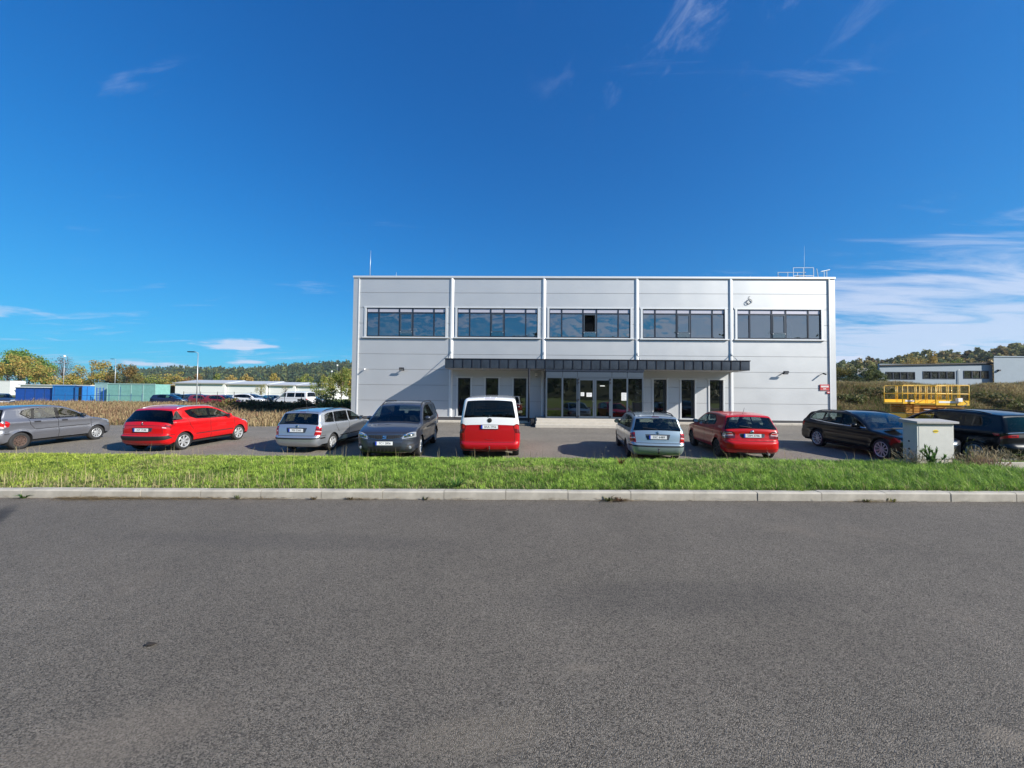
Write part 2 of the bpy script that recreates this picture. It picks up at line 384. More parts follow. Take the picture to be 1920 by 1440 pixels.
M['tail_dark'] = mat('tail_light_dark_red', (.12, .006, .010), .12, 0, coat=.8)
M['tail_white'] = mat('tail_light_clear', (.72, .55, .55), .12, .2, coat=.8)
M['lamp'] = mat('head_light_lens', (.36, .38, .40), .14, .25, coat=.8)
M['lamp_dark'] = mat('head_light_bezel', (.10, .105, .115), .18, .5, coat=1.0)
M['plate'] = mat('number_plate_white', (.80, .80, .80), .45)
M['plate_blue'] = mat('number_plate_blue', (.012, .045, .42), .4)
M['plate_text'] = mat('number_plate_characters', (.012, .012, .013), .5)
M['paper'] = mat('paper_notice', (.80, .80, .77), .8)
M['sign_red'] = mat('sign_red', (.52, .010, .018), .5)
M['bark'] = mat('bark', (.11, .085, .065), .95, var=.3, vscale=9, bump=.6, bscale=25)
M['leaf'] = tint_mat('leaf', .65, .30)
M['grass'] = tint_mat('grass_blade', .6, .30, .3)
M['dry'] = tint_mat('dry_stalk', .8, .25, .15)
def paint(name, col, metal=.0, rough=.35, coat=1.0, spec=.5):
    m = mat(name, col, rough, metal, coat, var=.02, vscale=25, spec=spec)
    return m
# ------------------------------------------------------------------ ground
def lot_z(x, y):
    x, y = np.asarray(x, float), np.asarray(y, float)
    return -0.32 + (np.clip(y, 5, 40) - 13) * .024 + np.clip(x, -40, 30) * .003
def road_z(x): return .011 * np.clip(np.asarray(x, float), -60, 60)
KV = 6.31            # front of the kerb (site v)
LV = 12.2            # near edge of the car park (site v)
def verge_z(u, v):
    t = np.clip((np.asarray(v) - KV - .15) / (LV - KV - .15), 0, 1)
    a = .115 + road_z(u); w = np.array([site(float(a_), LV) for a_ in np.atleast_1d(u).ravel()])
    b = (lot_z(w[:, 0], w[:, 1]) + .03).reshape(np.shape(np.atleast_1d(u)))
    return a * (1 - t) + b * t + .10 * np.sin(np.pi * t) 
def grid_sheet(name, us, vs_, zf, material, mask=None, kind='structure', rz=SITE_RZ, smooth=True):
    U, V_ = np.meshgrid(us, vs_); Zs = zf(U, V_); nv, nu = U.shape
    P = np.stack([U, V_, Zs], -1).reshape(-1, 3); i = np.arange(nv * nu).reshape(nv, nu)
    q = np.stack([i[:-1, :-1], i[:-1, 1:], i[1:, 1:], i[1:, :-1]], -1).reshape(-1, 4)
    if mask is not None:
        c = P[q].mean(1); q = q[mask(c[:, 0], c[:, 1])]
    o = link(name, np_mesh(name, P, q, material, smooth=smooth), None, rz=rz); o['kind'] = kind
    return o
def site_xy(U, V_):
    c, s = math.cos(TH), math.sin(TH); return U * c + V_ * s, -U * s + V_ * c
def lot_uv(U, V_):
    x, y = site_xy(np.asarray(U, float), np.asarray(V_, float)); return lot_z(x, y)
M['soil'] = soil_mat('dry_meadow_soil', (.09, .075, .045), (.17, .14, .085), .8)
M['soil_green'] = soil_mat('grass_thatch', (.045, .070, .018), (.10, .105, .035), 3.0)
M['meadow'] = soil_mat('far_meadow', (.10, .16, .035), (.19, .21, .07), .12)
M['sand'] = soil_mat('sandy_paving', (.26, .23, .18), (.40, .36, .29), 3.0)
def terrain_z(x, y):
    """broad ground: flat under the site, easing up to the left and to the back"""
    x, y = np.asarray(x, float), np.asarray(y, float)
    base = np.where(y < 9, -.45, lot_z(x, np.minimum(y, 23.5)) - .09)
    far = np.clip((y - 26) / 70, 0, 1); base = base * (1 - far) + far * .1
    return base + .002 * np.clip(y - 120, 0, 3000)
tx = np.concatenate([np.linspace(-4000, -160, 14), np.linspace(-120, 120, 49), np.linspace(160, 4000, 14)])
ty = np.concatenate([np.linspace(-2500, -160, 10), np.linspace(-120, 120, 49), np.linspace(160, 4500, 16)])
grid_sheet('ground', tx, ty, terrain_z, M['meadow'], rz=0.0)
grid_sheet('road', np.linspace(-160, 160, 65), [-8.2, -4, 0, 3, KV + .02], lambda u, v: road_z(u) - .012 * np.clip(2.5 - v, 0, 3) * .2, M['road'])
def lot_mask(u, v):
    return ((v < 21.2) & (u > -75)) | ((u > -11.6) & (v < 24.35)) | ((u > 20.6) & (v < 34))
grid_sheet('parking_lot', np.concatenate([np.linspace(-75, -12.6, 26), [-11.6], np.linspace(-10.6, 20.6, 27), np.linspace(22, 48, 18)]), np.concatenate([np.linspace(LV, 21.2, 13), [22.2, 23.3, 24.35, 26, 28, 30, 32, 34]]), lambda u, v: lot_uv(u, v), M['lot'], lot_mask)
# tar-filled lane joints in the car park
for (v_, w_) in ((16.4, .022), (19.3, .022)):
    grid_sheet('tar_joint', np.linspace(-60, 40, 60), [v_, v_ + w_], lambda u, v: lot_uv(u, v) + .004, mat('tar', (.05, .047, .042), .7))
# verge between the road and the car park
def right_cut(u, v):     # the verge ends at the paved way on the right
    return u < 11.6 - (v - 9.7) * -.0 - np.clip(9.6 - v, 0, 9) * .52
grid_sheet('verge_soil', np.linspace(-60, 14, 149), np.linspace(KV + .13, LV - .06, 13), lambda u, v: verge_z(u, v).reshape(u.shape) - .012, M['soil_green'])
# verge on the far side of the road, behind the photographer
grid_sheet('meadow_strip', np.linspace(-160, 160, 41), [-60, -30, -16, -8.25], lambda u, v: road_z(u)*.5 + .05 + 0*v, M['meadow'])

# kerb along the road: stones of one metre
def kerb_row(name, n, u0, v0, zfun, w=.15, h=.30, length=1.0, mtl='kerb', skip=None, drop=.17, rz=SITE_RZ, cham=.022):
    root = empty(name, site(0, 0), rz); root['kind'] = 'structure'
    stones = []
    for var in range(4):
        m = MB(); g = .008; j = [random.uniform(-.004, .004) for _ in range(4)]
        prof_ = [(0, -drop), (0, h-drop-cham+j[0]), (cham, h-drop+j[1]), (w, h-drop+j[2]), (w, -drop)]
        for x in (g/2, length - g/2): m.v += [(x, y, z) for y, z in prof_]
        k = len(prof_); m.f = [(i, (i+1) % k, k+(i+1) % k, k+i) for i in range(k)] + [tuple(range(k))[::-1], tuple(range(k, 2*k))]; m.m = [0]*len(m.f)
        me = m.mesh('kerb_stone', M[mtl]); bm = bmesh.new(); bm.from_mesh(me); bmesh.ops.recalc_face_normals(bm, faces=bm.faces); bm.to_mesh(me); bm.free(); stones.append(me)
    for i in range(n):
        u = u0 + i * length
        if skip and skip(u): continue
        o = link('kerb_stone', random.choice(stones), root, (u, v0 + random.uniform(-.007, .007), float(zfun(u + .5)) + random.uniform(-.005, .005)))
        o.rotation_euler = (0, random.uniform(-.002, .002) - .011, random.uniform(-.002, .002))
    return root
M['joint'] = mat('kerb_mortar', (.12, .11, .095), .95)
kerb_row('road_kerb', 60, -30.22, KV, lambda u: road_z(u), h=.30, drop=.17)
mj = MB(); mj.box(-30.2, 29.7, KV + .012, KV + .14, -.1, .095)
ko = mj.build('kerb_joint_mortar', M['joint'], None, rz=SITE_RZ); ko.rotation_euler = (0, -.011, SITE_RZ); ko['kind'] = 'structure'
kerb_row('lot_edging', 86, -62.0, LV - .05, lambda u: lot_uv(u, LV), w=.06, h=.22, drop=.19, skip=lambda u: u > 23, cham=.006)

# ------------------------------------------------------------------ main building (local u, v run from its front centre)
BU, BV = 4.48, 25.0
bld = thing('office_building', 'two-storey pale grey panel-clad office building with a dark entrance canopy', 'building', site(BU, BV, 0), SITE_RZ)
P0, PN, ZB, ZT = -10.92 - BU, 19.88 - BU, .28, 9.28
pil = [-4.50 - BU, 1.46 - BU, 7.42 - BU, 13.38 - BU]
bays = list(zip([P0 + .36] + [p + .13 for p in pil], [p - .13 for p in pil] + [PN - .36]))
holes = []                                   # (u0, u1, z0, z1) openings in the cladding
wins = []
for i, (a, b) in enumerate([(-10.17, -4.78), (-4.24, 1.18), (1.71, 7.12), (7.68, 13.10), (13.66, 19.14)]):
    wins.append((a - BU, b - BU, 5.33, 7.38)); holes.append((a - BU, b - BU, 5.33, 7.38))
slits = [(-4.09, -3.16), (-2.30, -1.36), (-.50, .44), (8.42, 9.36), (10.17, 11.13), (11.95, 12.92)]
for a, b in slits: holes.append((a - BU, b - BU, .28, 2.83))
holes.append((1.60 - BU, 7.28 - BU, .28, 3.23))
def cut_rect(r, hs):
    out = [r]
    for h in hs:
        nxt = []
        for (a, b, c, d) in out:
            x0, x1, z0, z1 = max(a, h[0]), min(b, h[1]), max(c, h[2]), min(d, h[3])
            if x0 >= x1 - 1e-6 or z0 >= z1 - 1e-6: nxt.append((a, b, c, d)); continue
            if c < z0: nxt.append((a, b, c, z0))
            if z1 < d: nxt.append((a, b, z1, d))
            if a < x0: nxt.append((a, x0, z0, z1))
            if x1 < b: nxt.append((x1, b, z0, z1))
        out = nxt
    return [r for r in out if r[1]-r[0] > .02 and r[3]-r[2] > .02]
for bi, (a, b) in enumerate(bays):
    for k in range(9):
        z0, z1 = ZB + k, ZB + k + 1.0
        for (x0, x1, c, d) in cut_rect((a, b, z0, z1), holes):
            g = .007; m = MB(); m.rbox(x0 + (.004), x1 - .004, 0, .10, c + (g if abs(c - z0) < 1e-6 else 0), d - (g if abs(d - z1) < 1e-6 else 0), .005)
            m.build('facade_panel', M['panel'], bld, fix=False)
# structural wall behind the cladding, with the same openings, and the other sides
core = MB()
for r in cut_rect((P0 + .05, PN - .05, .1, 9.25), holes): core.box(r[0], r[1], .055, .22, r[2], r[3])
core.build('wall_core', M['groove'], bld)
sides = MB(); sides.box(P0, P0 + .2, .22, 22, .1, 9.26); sides.box(PN - .2, PN, .22, 22, .1, 9.26); sides.box(P0, PN, 21.8, 22, .1, 9.26); sides.box(P0 + .2, PN - .2, .22, 21.8, 9.0, 9.1)
sides.build('side_wall', M['panel'], bld)
for i, p in enumerate(pil):
    m = MB(); z0 = ZB
    m.add([(p-.13,.0,z0),(p-.06,-.06,z0),(p+.04,-.06,z0),(p+.13,.0,z0),(p-.13,.0,ZT),(p-.06,-.06,ZT),(p+.04,-.06,ZT),(p+.13,.0,ZT)], [(0,1,5,4),(1,2,6,5),(2,3,7,6),(4,5,6,7),(3,2,1,0)])
    m.build('pilaster_flashing', M['flash'], bld, fix=False)
for s_, c_ in ((P0, 1), (PN, -1)):
    m = MB(); a, b = (P0 - .02, P0 + .35) if c_ > 0 else (PN - .35, PN + .02)
    m.box(a, b, -.035, .22, ZB, ZT); m.build('corner_flashing', M['panel'], bld)
    e = MB(); x = b if c_ > 0 else a; e.box(x - .03, x + .03, -.06, .02, ZB, ZT); e.build('corner_joint_strip', M['flash'], bld)
cp = MB(); cp.box(P0 - .05, PN + .05, -.06, .45, 9.30, 9.37); cp.box(P0 - .05, PN + .05, -.075, -.055, 9.25, 9.372); cp.build('parapet_coping', M['flash'], bld)
cg = MB(); cg.box(P0, PN, -.05, .0, 9.20, 9.235); cg.build('coping_shadow_strip', M['groove'], bld)
pl = MB(); pl.box(P0 - .005, 1.2 - BU, -.022, .2, .04, .245); pl.box(7.5 - BU, PN + .005, -.022, .2, .04, .245); pl.build('plinth', M['plinth'], bld)
bt = MB(); bt.box(P0 - .01, 1.3 - BU, -.045, .0, .25, .285); bt.box(7.45 - BU, PN + .01, -.045, .0, .25, .285); bt.build('base_drip_flashing', M['flash'], bld)

# upper ribbon windows
def pane(name, a, b, c, d, y, mtl, parent):
    j = [random.uniform(-.004, .004) for _ in range(3)]; m = MB(); m.quad((a, y + j[0], c), (b, y + j[1], c), (b, y + j[1] + j[2] - j[0], d), (a, y + j[2], d)); return m.build(name, M[mtl], parent, fix=False)
FR = [0, .154, .417, .585, .852, 1]
for i, (a, b, c, d) in enumerate(wins):
    w = empty('ribbon_window', ((a + b)/2, 0, c)); w.parent = bld
    A, B, H_ = a - (a+b)/2, b - (a+b)/2, d - c
    t = MB(); t.box(A-.02, A+.11, -.035, .12, 0, H_); t.build('side_casing', M['flash'], w)
    t = MB(); t.box(B-.11, B+.02, -.035, .12, 0, H_); t.build('side_casing', M['flash'], w)
    t = MB(); t.box(A-.08, B+.08, -.03, .12, H_-.09, H_+.02); t.build('head_casing', M['flash'], w)
    t = MB(); t.add([(A-.10,-.12,-.02),(B+.10,-.12,-.02),(B+.10,-.12,.04),(A-.10,-.12,.04),(A-.10,.16,-.02),(B+.10,.16,-.02),(B+.10,.16,.12),(A-.10,.16,.12)], [(0,1,2,3),(3,2,6,7),(0,3,7,4),(1,5,6,2),(4,5,1,0)]); t.build('window_sill', M['flash'], w, fix=False)
    x0, x1, z0, z1 = A + .11, B - .11, .10, H_ - .09; W_ = x1 - x0; zt = z1 - .30
    f = MB()
    for z_, h_ in ((z0, .05), (z1 - .05, .05), (zt - .055, .085)): f.box(x0, x1, .03, .10, z_, z_ + h_)
    cols = [x0 + W_ * k for k in FR]
    for k, x in enumerate(cols):
        wd = .05 if k in (0, 5) else .045
        f.box(max(x0, x - wd), min(x1, x + wd), .028, .102, z0 + .05, zt - .055)
        f.box(max(x0, x - wd), min(x1, x + wd), .028, .102, zt + .03, z1 - .05)
    f.build('window_frame', M['frame'], w)
    for k in range(5):
        pa, pb = cols[k] + .045, cols[k+1] - .045
        pane('transom_panel', pa, pb, zt + .03, z1 - .05, .045, 'blind', w)
        if k == 2:
            s = MB(); sz0 = z0 + .33
            s.box(pa, pa + .06, .012, .09, sz0, zt - .055); s.box(pb - .06, pb, .012, .09, sz0, zt - .055); s.box(pa + .06, pb - .06, .012, .09, zt - .115, zt - .055); s.box(pa + .06, pb - .06, .012, .09, sz0, sz0 + .05)
            if i != 2: s.build('sash_frame', M['vframe'], w); pane('glass_pane', pa + .06, pb - .06, sz0 + .05, zt - .115, .05, 'glass', w)
            else:
                s.build('sash_frame', M['vframe'], w)
                dk = MB(); dk.quad((pa+.06, .45, sz0+.05), (pb-.06, .45, sz0+.05), (pb-.06, .45, zt-.115), (pa+.06, .45, zt-.115)); dk.build('room_shade_sheet', M['dark'], w, fix=False)  # black sheet stands in for the shaded room behind the open sash
            gr = MB(); gr.box(pa, pb, .0, .008, z0 + .05, z0 + .34); gr.build('guard_glass', M['guard'] if 'guard' in M else M.setdefault('guard', glass('guard_glass', (.62, .72, .68), 1.0, base=.18)), w)
            for xx in (pa + .02, pb - .02):
                cl = MB(); cl.box(xx - .025, xx + .025, -.015, .012, z0 + .28, z0 + .33); cl.build('glass_clamp', M['galv'], w)
        else:
            pane('glass_pane', pa, pb, z0 + .05, zt - .055, .065, 'glass', w)
# rooms behind the glass
rm = MB(); a, b = P0 + .25, PN - .25
rm.quad((a, 6.5, 5.0), (b, 6.5, 5.0), (b, 6.5, 8.2), (a, 6.5, 8.2)); rm.quad((a, .23, 8.0), (b, .23, 8.0), (b, 6.5, 8.0), (a, 6.5, 8.0))
for p in [P0 + .26] + pil[:] + [PN - .26]: rm.box(p - .06, p + .06, .24, 6.5, 5.0, 8.0)
rm.build('upper_room_walls', M['room'], bld)
fl = MB(); fl.box(a, b, .23, 6.5, 4.85, 5.0); fl.build('upper_floor', M['room_dark'], bld)
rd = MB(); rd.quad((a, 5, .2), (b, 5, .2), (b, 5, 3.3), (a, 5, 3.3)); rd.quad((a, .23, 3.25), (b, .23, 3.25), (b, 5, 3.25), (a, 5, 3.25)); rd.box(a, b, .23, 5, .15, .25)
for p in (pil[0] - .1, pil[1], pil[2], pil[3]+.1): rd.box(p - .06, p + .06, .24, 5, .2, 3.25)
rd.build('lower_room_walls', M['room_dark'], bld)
# curtain hanging in the right-hand window
cm = MB(); pts_ = []
for k in range(13):
    t = k/12; u = 17.42 - BU + .30*t; top = u - .25; off = .06*math.sin(k*1.9)
    cm.v += [(top, .62 + off, 7.05), (u - .05 - .22*(t-.5), .55 + off, 6.2), (u - .12 + .05*(.5-t), .58 + off, 5.42)]
for k in range(12): cm.f += [(3*k, 3*k+3, 3*k+4, 3*k+1), (3*k+1, 3*k+4, 3*k+5, 3*k+2)]; cm.m += [0, 0]
M['curtain'] = mat('curtain_grey', (.06, .075, .07), .9)
cur = cm.build('curtain', M['curtain'], None, loc=site(BU, BV), rz=SITE_RZ, smooth=True, fix=False); tag(cur, 'dark grey curtain gathered inside the rightmost upper window', 'curtain')

# narrow ground-floor windows
for i, (a, b) in enumerate(slits):
    a, b = a - BU, b - BU; w = empty('slit_window', ((a+b)/2, 0, .28)); w.parent = bld; A, B = a-(a+b)/2, b-(a+b)/2; H_ = 2.55
    for x0, x1 in ((A-.03, A+.06), (B-.06, B+.03)):
        t = MB(); t.box(x0, x1, -.045, .15, 0, H_-.05); t.build('side_casing', M['flash'], w)
    t = MB(); t.box(A-.10, B+.10, -.055, .15, H_-.06, H_+.02); t.build('head_casing', M['flash'], w)
    t = MB(); t.box(A-.08, B+.08, -.09, .15, -.03, .03); t.build('window_sill', M['flash'], w)
    f = MB(); x0, x1 = A + .06, B - .06
    f.box(x0, x0+.055, .09, .16, .03, H_-.06); f.box(x1-.055, x1, .09, .16, .03, H_-.06); f.box(x0+.055, x1-.055, .09, .16, .03, .09); f.box(x0+.055, x1-.055, .09, .16, H_-.12, H_-.06)
    if i >= 3: f.box(x1-.16, x1-.11, .092, .158, .09, H_-.12)
    f.build('window_frame', M['frame'], w)
    pane('glass_pane', x0+.055, x1-.055, .09, H_-.12, .125, 'glass_low', w)

# canopy and glazed porch
CD = 2.0; CZ0, CZ1 = 3.255, 3.83; CA, CB = -4.50 - BU, 13.40 - BU
can = empty('canopy', (0, 0, 0)); can.parent = bld
cc = MB(); cc.box(CA + .06, CB - .06, -CD + .07, -.005, CZ0 + .035, CZ1 - .04); cc.build('canopy_body', M['zinc_dark'], can)
so = MB(); so.box(CA + .02, CB - .02, -CD + .03, -.01, CZ0, CZ0 + .03); so.build('soffit', M['soffit'], can)
tp = MB(); tp.box(CA - .02, CB + .02, -CD - .035, -.01, CZ1 - .035, CZ1 + .01); tp.build('top_edge', M['zinc_dark'], can)
n = 33; pw = (CB - CA) / n
def pillow(x0, x1, z0, z1, y, bulge, tw):
    m = MB(); nx, nz = 5, 5; b0 = random.uniform(.6, 1.3) * bulge
    for i in range(nz):
        for j in range(nx):
            s, t = j/(nx-1), i/(nz-1); bb = b0*(1-(2*s-1)**2)*(1-(2*t-1)**2) + tw*(s-.5)*(t-.5)
            m.v.append((x0 + (x1-x0)*s, y - bb, z0 + (z1-z0)*t))
    m.f = [(i*nx+j, i*nx+j+1, (i+1)*nx+j+1, (i+1)*nx+j) for i in range(nz-1) for j in range(nx-1)]; m.m = [0]*len(m.f); return m
for k in range(n):
    x0, x1 = CA + pw*k, CA + pw*(k+1)
    pillow(x0 + .014, x1 - .014, CZ0 + .012, CZ1 - .04, -CD, .007, random.uniform(-.012, .012)).build('fascia_panel', M['zinc'], can, smooth=True, fix=False)
    if k: s = MB(); s.box(x0 - .018, x0 + .018, -CD - .03, -CD + .05, CZ0 + .005, CZ1 - .036); s.build('standing_seam', M['zinc_dark'], can)
for x in (CA, CB):
    for k in range(4):
        y0 = -CD + .02 + k*.5; m = pillow(0, .47, CZ0 + .012, CZ1 - .04, 0, .006, .0); sg = -1 if x == CA else 1
        Mx = Matrix.Translation((x, y0 if sg > 0 else y0 + .47, 0)) @ Matrix.Rotation(R(90)*sg, 4, 'Z'); m.xform(Mx); m.build('fascia_panel', M['zinc'], can, smooth=True, fix=False)
bf = MB(); bf.box(CA + .01, CB - .01, -CD + .006, -CD + .07, CZ0 + .001, CZ1 - .037); bf.build('fascia_backing', M['zinc_dark'], can)
for p in pil:
    MB().tube([(p, -.05, 4.38), (p, -.95, 3.82)], .022, 8).build('tie_rod', M['galv'], can, smooth=True)
    q = MB(); q.box(p - .05, p + .05, -.075, -.05, 4.30, 4.46); q.build('tie_plate', M['galv'], can)

V0, V1 = 1.50 - BU, 7.24 - BU; VY = -CD + .05
por = empty('entrance_porch', (0, 0, 0)); por.parent = bld
PZ, PT = .36, CZ0 - .005
hd = MB(); hd.box(V0 - .03, V1 + .03, VY - .03, VY + .10, PT - .13, PT); hd.build('porch_beam', M['frame'], por)
colx = [V0, V0 + .98, V0 + 1.86, V1 - 1.86, V1 - .95, V1]
sp_ = MB()
for k in range(5): sp_.rbox(colx[k] + .008, colx[k+1] - .008, VY, VY + .08, PT - .47, PT - .135, .006)
sp_.build('spandrel_panel', M['vframe'], por, fix=False)
fr = MB()
def bar(x0, x1, z0, z1, y0=VY + .01, y1=VY + .085): fr.box(x0, x1, y0, y1, z0, z1)
bar(V0, V1, PT - .53, PT - .475); bar(V0, colx[2], PZ, PZ + .09); bar(colx[3], V1, PZ, PZ + .09)
for k, x in enumerate(colx):
    w_ = .085 if k in (0, 5) else .05
    fr.box(max(V0, x - w_ if k else x), min(V1, x + w_), VY + .008, VY + .088, PZ + .09 if k not in (2, 3) else PZ, PT - .53)
for x in (V0, V1 - .09): fr.box(x, x + .09, VY + .09, -.01, PZ, PZ + .09); fr.box(x, x + .09, VY + .09, -.01, PT - .53, PT - .14)
fr.build('porch_frame', M['vframe'], por)
for k in (0, 1, 3, 4): pane('glass_pane', colx[k] + .05, colx[k+1] - .05, PZ + .09, PT - .53, VY + .05, 'glass_low', por)
for x in (V0 + .045, V1 - .045):
    m = MB(); m.quad((x, VY + .09, PZ + .09), (x, -.01, PZ + .09), (x, -.01, PT - .53), (x, VY + .09, PT - .53)); m.build('side_glass', M['glass_low'], por, fix=False)
dm = (colx[2] + colx[3]) / 2
for s_, (a, b) in ((1, (colx[2] + .05, dm)), (-1, (dm, colx[3] - .05))):
    dr = empty('door', ((a+b)/2, VY, PZ)); dr.parent = por; A, B = a-(a+b)/2+.006, b-(a+b)/2-.006; T_ = PT - .53 - PZ - .01
    f = MB(); f.box(A, A+.10, -.015, .06, .01, T_); f.box(B-.10, B, -.015, .06, .01, T_); f.box(A+.10, B-.10, -.015, .06, .01, .13); f.box(A+.10, B-.10, -.015, .06, T_-.11, T_); f.build('door_frame', M['vframe'], dr)
    pane('glass_pane', A+.10, B-.10, .13, T_-.11, .02, 'glass_low', dr)
    hx = B - .05 if s_ > 0 else A + .05
    if s_ > 0: MB().tube([(hx, -.02, 1.02), (hx, -.07, 1.02), (hx - .10, -.07, 1.02)], .012, 6).box(hx-.018, hx+.018, -.024, -.014, .93, 1.10).build('door_handle', M['chrome'], dr)
    ox = A + .02 if s_ > 0 else B - .02
    for hz in (.08, 1.05, T_-.30, T_-.10): hg = MB(); hg.box(ox - .05, ox + .03, -.045, -.012, hz, hz + .09); hg.build('hinge', M['black'], dr)
# stepped landing
la = MB(); la.rbox(0.95 - BU, 7.6 - BU, -CD - .45, -.02, -.12, .345, .012); la.build('entrance_landing', M['concrete'], bld, fix=False)
s1 = MB(); s1.rbox(0.90 - BU, 7.65 - BU, -CD - .85, -CD - .452, -.15, .20, .012); s1.build('entrance_step', M['concrete'], bld, fix=False)
s1 = MB(); s1.rbox(0.85 - BU, 7.70 - BU, -CD - 1.22, -CD - .852, -.15, .06, .012); s1.build('entrance_step', M['concrete'], bld, fix=False)
# rainwater pipes at the canopy front and right
def pipe(u, v, z0, z1, shoe=True):
    o = empty('rainwater_pipe', (u - BU, v - BV, 0)); o.parent = bld
    MB().tube([(0, 0, z0 + .1), (0, 0, z1)], .055, 10).build('pipe', M['zinc_dark'], o, smooth=True)
    for z in (z0 + .9, z1 - .9): q = MB(); q.box(-.06, .06, -.03, .06, z, z + .04); q.build('pipe_clip', M['zinc_dark'], o)
    return o
pipe(.50, 23.06, .0, 3.28); pipe(7.62, 24.90, .3, 3.28)

# car-park edge strip in front of the wall
st = MB()
strip_root = empty('wall_footpath', site(0, 0), SITE_RZ); strip_root['kind'] = 'structure'
for k in range(32):
    u = -11.3 + k
    if 0.2 < u + .5 < 7.9: continue
    m = MB(); z = float(lot_uv(u + .5, 24.35)); m.rbox(u + .004, u + .996, 24.35, 24.985, -.25, z + .10 + random.uniform(-.003, .003), .01); m.build('paving_slab', M['concrete'], strip_root, fix=False)

# ------------------------------------------------------------------ things fixed on or standing by the building
def at_wall(u, z, v=-.0): return site(u, BV + v, z)
def wall_thing(name, label, cat, u, z, v=0.0, group=None): return thing(name, label, cat, at_wall(u, z, v), SITE_RZ, group)
def flood(label, u, z):
    o = wall_thing('floodlight', label, 'floodlight', u, z, 0, 'floodlights on the facade')
    b = MB(); b.box(-.03, .03, -.24, 0, -.02, .02); b.build('bracket', M['black'], o)
    h = MB(); s0 = len(h.v); h.rbox(-.15, .15, -.05, .05, -.10, .10, .015); h.xform(Matrix.Translation((0, -.27, .0)) @ Matrix.Rotation(R(35), 4, 'X'), s0); ho = h.build('lamp_head', M['zinc_dark'], o)
    g = MB(); g.quad((-.12, -.056, -.08), (.12, -.056, -.08), (.12, -.056, .08), (-.12, -.056, .08)); g.xform(Matrix.Translation((0, -.27, .0)) @ Matrix.Rotation(R(35), 4, 'X')); g.build('lamp_lens', M['lamp'], ho, fix=False)
flood('dark floodlight on the facade left of the canopy', -7.62, 3.28)
flood('dark floodlight on the facade right of the canopy', 16.62, 3.25)
def cam_(label, u, z, wm):
    o = wall_thing('security_camera', label, 'camera', u, z, 0, 'small cameras at the facade corners')
    MB().tube([(0, 0, 0), (0, -.10, 0)], .02, 8).build('mount', M[wm], o); MB().tube([(0, -.10, .01), (.02, -.30, -.05)], .045, 10).build('camera_body', M[wm], o, smooth=True)
cam_('small white camera near the left corner of the facade', -10.05, 3.28, 'white_metal')
cam_('small dark camera near the right corner of the facade', 19.05, 3.22, 'black')
o = wall_thing('cable_coil', 'coil of dark cable hanging on the facade above the rightmost window', 'cable', 14.55, 7.80); o.scale = (.72, .72, .72)
MB().lathe([(.20, -.02), (.22, -.05), (.20, -.08), (.17, -.05), (.20, -.02)], 'y', (0, 0, 0), 20).build('coil_loop', M['black'], o, smooth=True)
MB().lathe([(.17, -.09), (.195, -.11), (.17, -.13), (.14, -.11), (.17, -.09)], 'y', (-.07, 0, -.05), 20).build('coil_loop', M['galv'], o, smooth=True)
MB().tube([(0, -.03, .22), (-.06, -.03, .34), (.0, -.03, .46), (.07, -.03, .44)], .012, 6).build('cable_end', M['black'], o, smooth=True)
o = wall_thing('wall_box', 'small cream box under the canopy left of the entrance porch', 'box', 1.02, 2.97)
m = MB(); m.rbox(-.10, .10, -.12, -.002, -.14, .14, .012); m.build('housing', M['paper'], o, fix=False); m = MB(); m.box(-.07, .07, -.124, -.12, -.12, -.08); m.build('vent_slot', M['black'], o)
o = wall_thing('address_sign', 'red street name sign with white lettering at the right corner of the facade', 'sign', 19.17, 2.36)
m = MB(); m.rbox(-.29, .29, -.05, -.03, -.19, .19, .006); m.build('sign_plate', M['sign_red'], o, fix=False)
m = MB(); m.box(-.25, .25, -.0505, -.05, .155, .165); m.box(-.25, .25, -.0505, -.05, -.165, -.155); m.build('sign_border', M['paper'], o)
m = MB()
for k, (x, w_) in enumerate(((-.235, .04), (-.185, .045), (-.13, .035), (-.085, .05), (-.025, .04), (.025, .045), (.08, .03), (.12, .05), (.18, .05))): m.box(x, x + w_, -.0525, -.05, .0, .11)
for k, (x, w_) in enumerate(((-.10, .03), (-.06, .04), (-.01, .03), (.03, .05))): m.box(x, x + w_, -.0525, -.05, -.115, -.06)
m.build('sign_lettering', M['paper'], o)
o = wall_thing('number_sign', 'small red house number plate under the street name sign', 'sign', 19.40, 2.05)
m = MB(); m.rbox(-.10, .10, -.05, -.03, -.075, .075, .005); m.build('sign_plate', M['sign_red'], o, fix=False)
m = MB(); m.box(-.06, .06, -.052, -.05, -.02, .03); m.build('sign_lettering', M['paper'], o)
# notices on the porch glass
def notice(label, u, z, w, h):
    m = MB(); m.box(-w/2, w/2, -.003, 0, -h/2, h/2, 0)
    k = int(h / .05)
    for j in range(1, k): m.box(-w*.38, w*(.1 + .28*((j*7) % 3)/2), -.0042, -.003, h/2 - j*.05 - .008, h/2 - j*.05, 1)
    o = m.build('notice', [M['paper'], M['room_dark']], None, loc=at_wall(u, z, VY + .012), rz=SITE_RZ); tag(o, label, 'notice')
notice('small cream notice on the left entrance door beside its hinges', 3.66, 1.78, .21, .22)
notice('white landscape notice in the middle of the left entrance door', 4.06, 1.75, .32, .24)
notice('tall white notice on the glass right of the entrance doors', 6.10, 1.66, .31, .46)
notice('narrow white strip notice high on the right entrance door', 4.83, 2.28, .28, .05)
